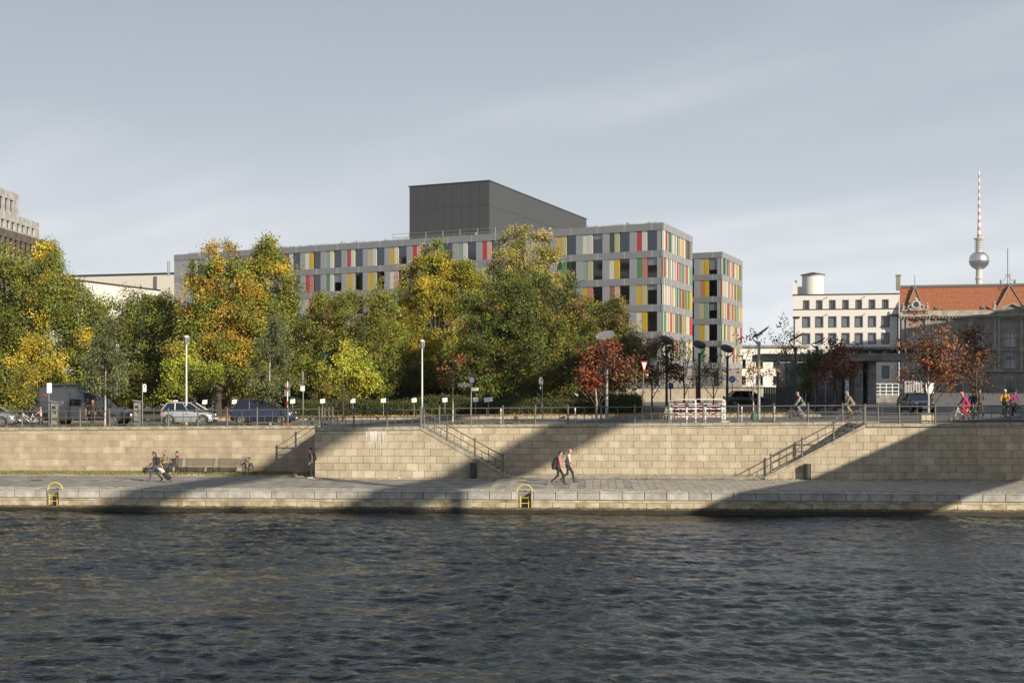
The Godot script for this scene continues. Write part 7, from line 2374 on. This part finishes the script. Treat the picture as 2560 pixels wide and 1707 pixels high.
# ---------------------------------------------------------------- people: one continuous surface over tapered bones (facing +x)
func flesh(bones: Array, cell: float) -> MB:
	var lo := Vector3.ONE * 1e9
	var hi := -lo
	for b in bones:
		var r := maxf(b[2], b[3]) + cell * 3.0
		for e in [b[0], b[1]]:
			lo = lo.min(e - Vector3.ONE * r); hi = hi.max(e + Vector3.ONE * r)
	var nx := int((hi.x - lo.x) / cell) + 2; var ny := int((hi.y - lo.y) / cell) + 2; var nz := int((hi.z - lo.z) / cell) + 2
	var fld := PackedFloat32Array()
	fld.resize(nx * ny * nz)
	fld.fill(1.0)
	var kk := 0.045
	for b in bones:
		var a: Vector3 = b[0]; var e: Vector3 = b[1]
		var ra: float = b[2]; var rb: float = b[3]
		var ba := e - a
		var l2 := maxf(ba.length_squared(), 1e-8)
		var pad := maxf(ra, rb) + kk + cell
		var p0 := ((a.min(e) - Vector3.ONE * pad - lo) / cell).floor().max(Vector3.ZERO)
		var p1 := ((a.max(e) + Vector3.ONE * pad - lo) / cell).ceil().min(Vector3(nx - 1, ny - 1, nz - 1))
		var sq: float = b[5] if b.size() > 5 else 1.0       # flatten across x (a chest is wider than deep)
		for z in range(int(p0.z), int(p1.z) + 1):
			for y in range(int(p0.y), int(p1.y) + 1):
				var at_ := (z * ny + y) * nx
				for x in range(int(p0.x), int(p1.x) + 1):
					var p := lo + Vector3(x, y, z) * cell - a
					var t := clampf(p.dot(ba) / l2, 0.0, 1.0)
					var q := p - ba * t
					q.x *= sq
					var d := q.length() - lerpf(ra, rb, t)
					var f := fld[at_ + x]
					var h := maxf(kk - absf(f - d), 0.0) / kk
					fld[at_ + x] = minf(f, d) - h * h * kk * 0.25
	var mb := MB.new()
	var ids := PackedInt32Array()
	ids.resize(nx * ny * nz)
	ids.fill(-1)
	var off := [0, 1, nx, nx + 1, nx * ny, nx * ny + 1, nx * ny + nx, nx * ny + nx + 1]
	var cor := [Vector3(0, 0, 0), Vector3(1, 0, 0), Vector3(0, 1, 0), Vector3(1, 1, 0), Vector3(0, 0, 1), Vector3(1, 0, 1), Vector3(0, 1, 1), Vector3(1, 1, 1)]
	var edges := [[0, 1], [0, 2], [0, 4], [1, 3], [1, 5], [2, 3], [2, 6], [3, 7], [4, 5], [4, 6], [5, 7], [6, 7]]
	for z in nz - 1:
		for y in ny - 1:
			for x in nx - 1:
				var i := (z * ny + y) * nx + x
				if fld[i] > 0.12: continue
				var neg := 0
				for k in 8:
					if fld[i + off[k]] < 0.0: neg += 1
				if neg == 0 or neg == 8: continue
				var s := Vector3.ZERO
				var c := 0
				for e in edges:
					var f0 := fld[i + off[e[0]]]; var f1 := fld[i + off[e[1]]]
					if (f0 < 0.0) != (f1 < 0.0):
						s += (cor[e[0]] as Vector3).lerp(cor[e[1]], f0 / (f0 - f1)); c += 1
				var p := lo + (Vector3(x, y, z) + s / c) * cell
				var g := Vector3(fld[i + 1] - fld[i] + fld[i + off[3]] - fld[i + off[2]], fld[i + off[2]] - fld[i] + fld[i + off[6]] - fld[i + off[4]], fld[i + off[4]] - fld[i] + fld[i + off[5]] - fld[i + 1])
				var best := 1e9
				for b in bones:
					var ba: Vector3 = b[1] - b[0]
					var t := clampf((p - b[0]).dot(ba) / maxf(ba.length_squared(), 1e-8), 0.0, 1.0)
					var d: float = (p - b[0] - ba * t).length() - lerpf(b[2], b[3], t)
					if d < best: best = d; mb.col = b[4]
				ids[i] = mb.vert(p, g.normalized(), Vector2.ZERO)
	for z in range(1, nz - 1):
		for y in range(1, ny - 1):
			for x in range(1, nx - 1):
				var i := (z * ny + y) * nx + x
				var s := fld[i] < 0.0
				for ax in 3:
					var st: int = [1, nx, nx * ny][ax]
					if (fld[i + st] < 0.0) == s: continue
					var u: int = [nx, nx * ny, 1][ax]
					var w: int = [nx * ny, 1, nx][ax]
					var q := [ids[i], ids[i - u], ids[i - u - w], ids[i - w]]
					if q.min() < 0: continue
					mb.ix.append_array(PackedInt32Array([q[0], q[1], q[2], q[0], q[2], q[3]]))
	return mb

# o: pose, colours. Returns the thing
func person(label: String, p: Vector3, turn: float, pose: String, c: Dictionary, group := "", scale_ := 1.0) -> Node3D:
	var o := thing("person", label, "person", p, turn, group)
	var sk: Color = c.get("skin", Color(0.42, 0.25, 0.17))
	var top: Color = c.top; var leg: Color = c.legs; var shoe: Color = c.get("shoes", Color(0.03, 0.03, 0.03)); var slv: Color = c.get("sleeve", top); var fore: Color = c.get("forearm", slv)
	var hair: Color = c.get("hair", Color(0.03, 0.02, 0.015))
	var J := {}
	match pose:
		"walk":
			J = {pel = Vector3(0, 0.93, 0), chest = Vector3(0.04, 1.28, 0), neck = Vector3(0.06, 1.46, 0), head = Vector3(0.11, 1.61, 0),
				hip = [Vector3(0, 0.9, -0.09), Vector3(0, 0.9, 0.09)], knee = [Vector3(0.24, 0.52, -0.09), Vector3(-0.02, 0.48, 0.09)], ank = [Vector3(0.32, 0.09, -0.09), Vector3(-0.34, 0.20, 0.09)], toe = [Vector3(0.50, 0.05, -0.1), Vector3(-0.24, 0.04, 0.1)],
				sho = [Vector3(0.04, 1.39, -0.19), Vector3(0.04, 1.39, 0.19)], elb = [Vector3(-0.13, 1.14, -0.24), Vector3(0.10, 1.12, 0.25)], wri = [Vector3(-0.12, 0.90, -0.24), Vector3(0.28, 0.96, 0.22)]}
		"stand":
			J = {pel = Vector3(0, 0.93, 0), chest = Vector3(0.0, 1.29, 0), neck = Vector3(0.02, 1.47, 0), head = Vector3(0.05, 1.62, 0),
				hip = [Vector3(0, 0.9, -0.09), Vector3(0, 0.9, 0.09)], knee = [Vector3(0.04, 0.5, -0.1), Vector3(0.01, 0.5, 0.1)], ank = [Vector3(0.02, 0.09, -0.1), Vector3(-0.05, 0.09, 0.1)], toe = [Vector3(0.19, 0.04, -0.12), Vector3(0.12, 0.04, 0.12)],
				sho = [Vector3(0.0, 1.40, -0.19), Vector3(0.0, 1.40, 0.19)], elb = [Vector3(-0.04, 1.13, -0.25), Vector3(-0.04, 1.13, 0.25)], wri = [Vector3(0.08, 0.92, -0.23), Vector3(0.08, 0.92, 0.23)]}
		"sit":
			J = {pel = Vector3(0, 0.56, 0), chest = Vector3(-0.06, 0.92, 0), neck = Vector3(-0.06, 1.10, 0), head = Vector3(-0.02, 1.25, 0),
				hip = [Vector3(0.02, 0.55, -0.09), Vector3(0.02, 0.55, 0.09)], knee = [Vector3(0.43, 0.53, -0.13), Vector3(0.43, 0.53, 0.13)], ank = [Vector3(0.40, 0.09, -0.13), Vector3(0.48, 0.09, 0.12)], toe = [Vector3(0.57, 0.04, -0.15), Vector3(0.65, 0.04, 0.14)],
				sho = [Vector3(-0.05, 1.02, -0.19), Vector3(-0.05, 1.02, 0.19)], elb = [Vector3(0.02, 0.77, -0.26), Vector3(0.02, 0.77, 0.26)], wri = [Vector3(0.25, 0.72, -0.12), Vector3(0.25, 0.72, 0.14)]}
		_:
			J = {pel = Vector3(-0.25, 1.04, 0), chest = Vector3(-0.04, 1.36, 0), neck = Vector3(0.06, 1.52, 0), head = Vector3(0.13, 1.66, 0),
				hip = [Vector3(-0.24, 1.02, -0.09), Vector3(-0.24, 1.02, 0.09)], knee = [Vector3(0.12, 0.86, -0.10), Vector3(0.07, 0.62, 0.10)], ank = [Vector3(-0.16, 0.52, -0.12), Vector3(0.03, 0.24, 0.12)], toe = [Vector3(-0.0, 0.44, -0.12), Vector3(0.18, 0.19, 0.12)],
				sho = [Vector3(0.0, 1.46, -0.18), Vector3(0.0, 1.46, 0.18)], elb = [Vector3(0.12, 1.22, -0.27), Vector3(0.12, 1.22, 0.27)], wri = [Vector3(0.24, 1.06, -0.26), Vector3(0.24, 1.06, 0.26)]}
	if c.has("wri"): J.wri = c.wri
	if c.has("elb"): J.elb = c.elb
	var B := []
	B.append([J.pel, J.chest, 0.135, 0.155, top, 1.25])
	B.append([J.chest, J.chest.lerp(J.neck, 0.6), 0.15, 0.10, top, 1.25])
	B.append([J.pel + Vector3(0, -0.06, 0), J.pel, 0.14, 0.13, leg, 1.15])
	B.append([J.chest.lerp(J.neck, 0.8), J.head, 0.052, 0.055, sk])
	var up: Vector3 = (J.head - J.neck).normalized()
	B.append([J.head + up * 0.02 + Vector3(-0.015, 0, 0), J.head + up * 0.06 + Vector3(-0.015, 0, 0), 0.088, 0.092, sk])
	B.append([J.head + Vector3(0.035, -0.055, 0), J.head + Vector3(0.03, 0, 0), 0.045, 0.06, sk])
	B.append([J.head + Vector3(0.09, -0.005, 0), J.head + Vector3(0.082, 0.025, 0), 0.014, 0.008, sk])
	for s in 2:
		B.append([J.sho[s], J.elb[s], 0.058, 0.045, slv])
		B.append([J.elb[s], J.wri[s], 0.043, 0.030, fore])
		var dirn: Vector3 = (J.wri[s] - J.elb[s]).normalized()
		B.append([J.wri[s], J.wri[s] + dirn * 0.075, 0.028, 0.034, sk])
		B.append([J.hip[s], J.knee[s], 0.088, 0.06, leg])
		B.append([J.knee[s], J.ank[s], 0.06, 0.043, c.get("shin", leg)])
		B.append([J.ank[s] + Vector3(-0.04, -0.04, 0), J.toe[s], 0.045, 0.035, shoe])
	var mb := flesh(B, 0.023)
	# fingers: four of unequal length and a thumb from the side of the palm, gently curled
	for s in 2:
		var dirn: Vector3 = (J.wri[s] - J.elb[s]).normalized()
		var side := Vector3(1, 0, 0) if absf(dirn.x) < 0.8 else Vector3(0, 1, 0)
		side = (side - dirn * side.dot(dirn)).normalized()
		var inn := dirn.cross(side).normalized()
		if inn.z * (1.0 if s == 1 else -1.0) > 0: inn = -inn
		mb.col = sk
		for k in 4:
			var b: Vector3 = J.wri[s] + dirn * 0.09 + side * (0.027 - k * 0.018)
			var l: float = [0.072, 0.08, 0.074, 0.058][k]
			mb.tube([b, b + dirn * l * 0.5 + inn * 0.006, b + dirn * l * 0.85 + inn * 0.026], [0.009, 0.0085, 0.007], 5)
		var tb: Vector3 = J.wri[s] + dirn * 0.035 + side * 0.03
		mb.tube([tb, tb + dirn * 0.03 + side * 0.022, tb + dirn * 0.06 + side * 0.022 + inn * 0.015], [0.011, 0.010, 0.008], 5)
		# ears and eyes
		var z := 0.088 if s == 1 else -0.088
		mb.ball(J.head + up * 0.03 + Vector3(-0.015, 0, z), Vector3(0.02, 0.03, 0.012), 6, 5)
		mb.col = Color(0.02, 0.015, 0.012)
		mb.ball(J.head + up * 0.035 + Vector3(0.068, 0, z * 0.4), Vector3(0.008, 0.007, 0.012), 6, 4)
		mb.col = Color(0.30, 0.10, 0.08)
	mb.ball(J.head + Vector3(0.075, -0.045, 0), Vector3(0.008, 0.006, 0.02), 6, 4)
	part(o, "body", mb.mesh(), M.cloth)
	var hm := MB.new()
	hm.col = hair
	var hc: Vector3 = J.head + up * 0.055 + Vector3(-0.03, 0, 0)
	match c.get("cut", "short"):
		"none": pass
		"helmet":
			hm.col = c.helmet
			hm.ball(hc + up * 0.045 + Vector3(0.02, 0, 0), Vector3(0.14, 0.085, 0.105), 14, 8)
			part(o, "helmet", hm.mesh(), M.cloth)
		"long":
			hm.ball(hc + up * 0.012, Vector3(0.10, 0.105, 0.104), 14, 9)
			hm.tube([hc + Vector3(-0.05, 0.03, 0), hc + Vector3(-0.10, -0.06, 0), hc + Vector3(-0.11, -0.18, 0), hc + Vector3(-0.10, -0.26, 0)], [0.06, 0.065, 0.05, 0.02], 8)
			part(o, "hair", hm.mesh(), M.cloth)
		_:
			hm.ball(hc + up * 0.014, Vector3(0.098, 0.098, 0.1), 14, 9)
			part(o, "hair", hm.mesh(), M.cloth)
	if c.has("beard"):
		var bm := MB.new()
		bm.col = c.beard
		bm.ball(J.head + Vector3(0.045, -0.07, 0), Vector3(0.055, 0.06, 0.062), 10, 7)
		bm.col = Color(0.01, 0.01, 0.01)
		bm.box(J.head + Vector3(0.075, 0.035, 0), Vector3(0.02, 0.035, 0.13))
		part(o, "beard_and_sunglasses", bm.mesh(), M.cloth)
	if c.has("pack"):
		var bp := MB.new()
		bp.col = c.pack
		var pc: Vector3 = J.chest + Vector3(-0.19, -0.06, 0)
		bp.cham(pc, Vector3(0.17, 0.42, 0.29), 0.055)
		bp.cham(pc + Vector3(-0.09, -0.08, 0), Vector3(0.07, 0.2, 0.22), 0.03)
		for z in [-0.1, 0.1]: bp.tube([pc + Vector3(0.06, 0.2, z), J.sho[0] * Vector3(1, 1, 0) + Vector3(0.04, 0.06, z), J.chest + Vector3(0.12, 0.0, z * 1.1), pc + Vector3(0.08, -0.16, z * 1.3)], [0.02], 6)
		part(o, "backpack", bp.mesh(), M.cloth)
	if c.has("jacket"):
		var jm := MB.new()
		jm.col = c.jacket
		jm.tube([J.sho[1] + Vector3(-0.03, 0.06, -0.02), J.chest + Vector3(-0.18, 0.04, 0.08), J.chest + Vector3(-0.26, -0.25, 0.08), J.chest + Vector3(-0.28, -0.48, 0.06)], [0.06, 0.12, 0.14, 0.10], 9)
		part(o, "carried_jacket", jm.mesh(), M.cloth)
	if c.has("scarf"):
		var sm := MB.new()
		sm.col = c.scarf
		sm.ring(0.085, 0.04, Transform3D(Basis(Vector3(1, 0, 0), PI / 2), J.neck + Vector3(0.01, 0.01, 0)), 16, 7)
		part(o, "scarf", sm.mesh(), M.cloth)
	if c.has("stripes"):
		for k in 7:
			var sm := MB.new()
			sm.col = c.stripes
			var y: Vector3 = J.pel.lerp(J.chest, 0.12 + k * 0.17) if k < 6 else J.chest.lerp(J.neck, 0.3)
			var rr := lerpf(0.142, 0.164, minf(k / 5.0, 1.0))
			sm.lathe([[1.0, -0.012], [1.0, 0.012]], 18, Transform3D(Basis(Vector3(rr * 0.86, 0, 0), Vector3(0, 1, 0), Vector3(0, 0, rr * 1.01)), y))
			part(o, "shirt_stripe", sm.mesh(), M.cloth)
	if scale_ != 1.0: o.scale = Vector3.ONE * scale_
	return o

func cycles_and_people() -> void:
	# bicycles
	bicycle("white bicycle parked between the grey saloon and the camper van", street(72, 89.6), bank_turn + PI, M.white_paint, "bicycles parked on the upper street", true)
	bicycle("black bicycle leaning at the end of the slatted benches", quay_at(618, 84.5), bank_turn + 2.2, M.black, "bicycles on the quay", false, 0.0)
	var parked := [[1690, 104, "M"], [1712, 105, "R"], [1738, 104, "B"], [1765, 105, "M"], [1792, 104, "M"], [1815, 105, "B"], [2032, 112, "M"], [2050, 112, "B"], [2068, 112, "M"], [2085, 112, "R"]]
	for i in parked.size():
		var a: Array = parked[i]
		var where := "behind the barriers" if i < 6 else "before the glass pavilion"
		var ord: String = ["first", "second", "third", "fourth", "fifth", "sixth"][i if i < 6 else i - 6]
		bicycle("dark parked bicycle %s, %s from the give-way sign side" % [where, ord], street(a[0], a[1]), rng.randf_range(0.9, 1.5), M.dark_metal if a[2] != "R" else M.red_paint, "bicycles parked on the square")
	# walkers on the quay
	person("woman in black top and jeans pulling a suitcase along the quay", quay_at(388, 78.6), PI + bank_turn, "walk", {top = Color(0.025, 0.025, 0.028), legs = Color(0.055, 0.075, 0.11), shoes = Color(0.12, 0.11, 0.11), forearm = Color(0.42, 0.25, 0.17), hair = Color(0.09, 0.045, 0.025), cut = "long", pack = Color(0.03, 0.034, 0.036), shin = Color(0.055, 0.075, 0.11), wri = [Vector3(0.20, 0.92, -0.24), Vector3(-0.32, 0.86, 0.22)], elb = [Vector3(0.06, 1.13, -0.25), Vector3(-0.16, 1.12, 0.26)]}, "people on the quay", 0.96)
	var sc := thing("suitcase", "black wheeled suitcase with a pale cloth, pulled behind the woman", "suitcase", quay_at(416, 78.5), bank_turn)
	var tilt := Basis(Vector3(0, 0, 1), 0.78)
	var sm := MB.new()
	sm.cham(Vector3(0.0, 0.33, 0), Vector3(0.24, 0.50, 0.36), 0.05, tilt)
	part(sc, "case", sm.mesh(), M.black)
	var sh := MB.new()
	for z in [-0.08, 0.08]: sh.rod(tilt * Vector3(-0.06, 0.25, z) + Vector3(0, 0.33, 0), tilt * Vector3(-0.06, 0.72, z) + Vector3(0, 0.33, 0), 0.012)
	sh.rod(tilt * Vector3(-0.06, 0.72, -0.08) + Vector3(0, 0.33, 0), tilt * Vector3(-0.06, 0.72, 0.08) + Vector3(0, 0.33, 0), 0.014)
	part(sc, "handle", sh.mesh(), M.galvanised)
	var sl := MB.new()
	sl.tube([tilt * Vector3(0.0, 0.24, 0.0) + Vector3(0, 0.33, 0), tilt * Vector3(0.02, 0.42, 0.02) + Vector3(0, 0.33, 0), tilt * Vector3(-0.02, 0.62, 0) + Vector3(0, 0.33, 0)], [0.11, 0.10, 0.06], 9)
	part(sc, "pale_cloth", sl.mesh(), mat("cloth_pale", 0.55, 0.47, 0.38, 0.9))
	for z in [-0.14, 0.14]:
		var wm := MB.new()
		wm.lathe([[0.0, -0.015], [0.04, -0.015], [0.04, 0.015], [0.0, 0.015]], 12, Transform3D(Basis(Vector3(1, 0, 0), PI / 2), Vector3(0.22, 0.04, z)))
		part(sc, "wheel", wm.mesh(), M.rubber)
	person("bearded man in olive shirt and sunglasses sitting on the first bench", quay_at(410, 84.95), -PI / 2 + bank_turn, "sit", {top = Color(0.16, 0.14, 0.09), legs = Color(0.07, 0.065, 0.04), forearm = Color(0.40, 0.24, 0.16), cut = "short", hair = Color(0.12, 0.06, 0.035), beard = Color(0.03, 0.018, 0.012)}, "people on the quay")
	person("person in grey jacket and red scarf sitting on the bench edge", quay_at(440, 84.9), PI + 0.25 + bank_turn, "sit", {top = Color(0.085, 0.075, 0.08), legs = Color(0.035, 0.042, 0.055), shoes = Color(0.6, 0.58, 0.55), scarf = Color(0.36, 0.03, 0.035), hair = Color(0.05, 0.025, 0.015)}, "people on the quay")
	person("man in grey sweater with a backpack standing at the shaded wall corner", quay_at(777, 81.6), PI + 0.3 + bank_turn, "stand", {top = Color(0.13, 0.12, 0.10), legs = Color(0.02, 0.02, 0.022), shoes = Color(0.5, 0.5, 0.5), pack = Color(0.02, 0.02, 0.022)}, "people on the quay")
	person("walker in pink top carrying a dark jacket over the shoulder", quay_at(1396, 77.6), bank_turn, "walk", {top = Color(0.52, 0.155, 0.15), legs = Color(0.022, 0.024, 0.026), shoes = Color(0.13, 0.06, 0.03), forearm = Color(0.45, 0.27, 0.19), jacket = Color(0.03, 0.028, 0.026)}, "people on the quay", 1.04)
	person("balding man in a striped shirt walking beside the pink top", quay_at(1420, 79.3), bank_turn, "walk", {top = Color(0.55, 0.50, 0.46), legs = Color(0.028, 0.026, 0.028), shoes = Color(0.05, 0.05, 0.05), forearm = Color(0.45, 0.27, 0.19), cut = "none", stripes = Color(0.035, 0.03, 0.05)}, "people on the quay", 1.06)
	# upper street
	person("child in a pale pink jacket beside the white bicycle", street(101, 90.0), bank_turn + PI, "stand", {top = Color(0.62, 0.36, 0.36), legs = Color(0.14, 0.12, 0.10), hair = Color(0.25, 0.12, 0.05), cut = "long", wri = [Vector3(0.38, 1.1, -0.2), Vector3(0.1, 0.95, 0.23)], elb = [Vector3(0.16, 1.2, -0.24), Vector3(-0.02, 1.13, 0.25)]}, "people on the upper street", 0.72)
	person("dim figure standing in the camper van's open door", street(231, 90.35), -PI / 2, "stand", {top = Color(0.05, 0.03, 0.03), legs = Color(0.03, 0.03, 0.035), hair = Color(0.05, 0.03, 0.02)}, "people on the upper street", 0.95)
	var rider := func(label: String, blabel: String, px: float, d: float, turn: float, cols: Dictionary, fm: Material, step: bool, k := 1.0) -> void:
		bicycle(blabel, street(px, d), turn, fm, "bicycles ridden on the upper street", step)
		person(label, street(px, d), turn, "ride", cols, "people on the upper street", k)
	rider.call("cyclist in a brown vest over pale sleeves riding towards the barriers", "dark bicycle ridden by the cyclist in the brown vest", 2000, 88.6, PI + bank_turn, {top = Color(0.10, 0.075, 0.055), sleeve = Color(0.30, 0.32, 0.38), legs = Color(0.20, 0.22, 0.26), shoes = Color(0.3, 0.3, 0.3), hair = Color(0.30, 0.22, 0.13), cut = "short"}, M.dark_metal, false)
	rider.call("helmeted cyclist in a grey shirt bent over the handlebar", "dark bicycle with a white bag ridden by the helmeted cyclist", 2124, 88.3, PI + bank_turn, {top = Color(0.17, 0.15, 0.125), legs = Color(0.24, 0.18, 0.12), shin = Color(0.40, 0.25, 0.17), cut = "helmet", helmet = Color(0.16, 0.24, 0.28)}, M.dark_metal, false)
	rider.call("woman in red trousers and helmet on a white bicycle", "white bicycle ridden by the woman in red", 2412, 84.2, PI + bank_turn, {top = Color(0.32, 0.02, 0.12), legs = Color(0.55, 0.02, 0.03), shoes = Color(0.45, 0.02, 0.04), cut = "helmet", helmet = Color(0.62, 0.16, 0.15), skin = Color(0.42, 0.25, 0.17)}, M.white_paint, true, 0.97)
	rider.call("cyclist with a yellow jacket and white helmet in the bridge shade", "dark bicycle of the cyclist with the yellow jacket", 2514, 92, -PI / 2 - 0.3, {top = Color(0.50, 0.27, 0.02), legs = Color(0.03, 0.035, 0.04), cut = "helmet", helmet = Color(0.55, 0.55, 0.55)}, M.dark_metal, false)
	rider.call("cyclist with a magenta jacket in the bridge shade", "dark bicycle of the cyclist with the magenta jacket", 2536, 91, -PI / 2 + 0.3, {top = Color(0.25, 0.025, 0.13), legs = Color(0.03, 0.03, 0.035), cut = "helmet", helmet = Color(0.05, 0.05, 0.05)}, M.dark_metal, false)
	person("pedestrian in dark clothes behind the woman in red, the shorter of two", street(2433, 96), 1.2, "stand", {top = Color(0.03, 0.032, 0.034), legs = Color(0.03, 0.03, 0.03)}, "people on the upper street", 0.97)
	person("taller pedestrian in a grey jacket behind the woman in red", street(2452, 95.5), 1.6, "walk", {top = Color(0.06, 0.055, 0.05), legs = Color(0.07, 0.065, 0.06)}, "people on the upper street", 1.07)
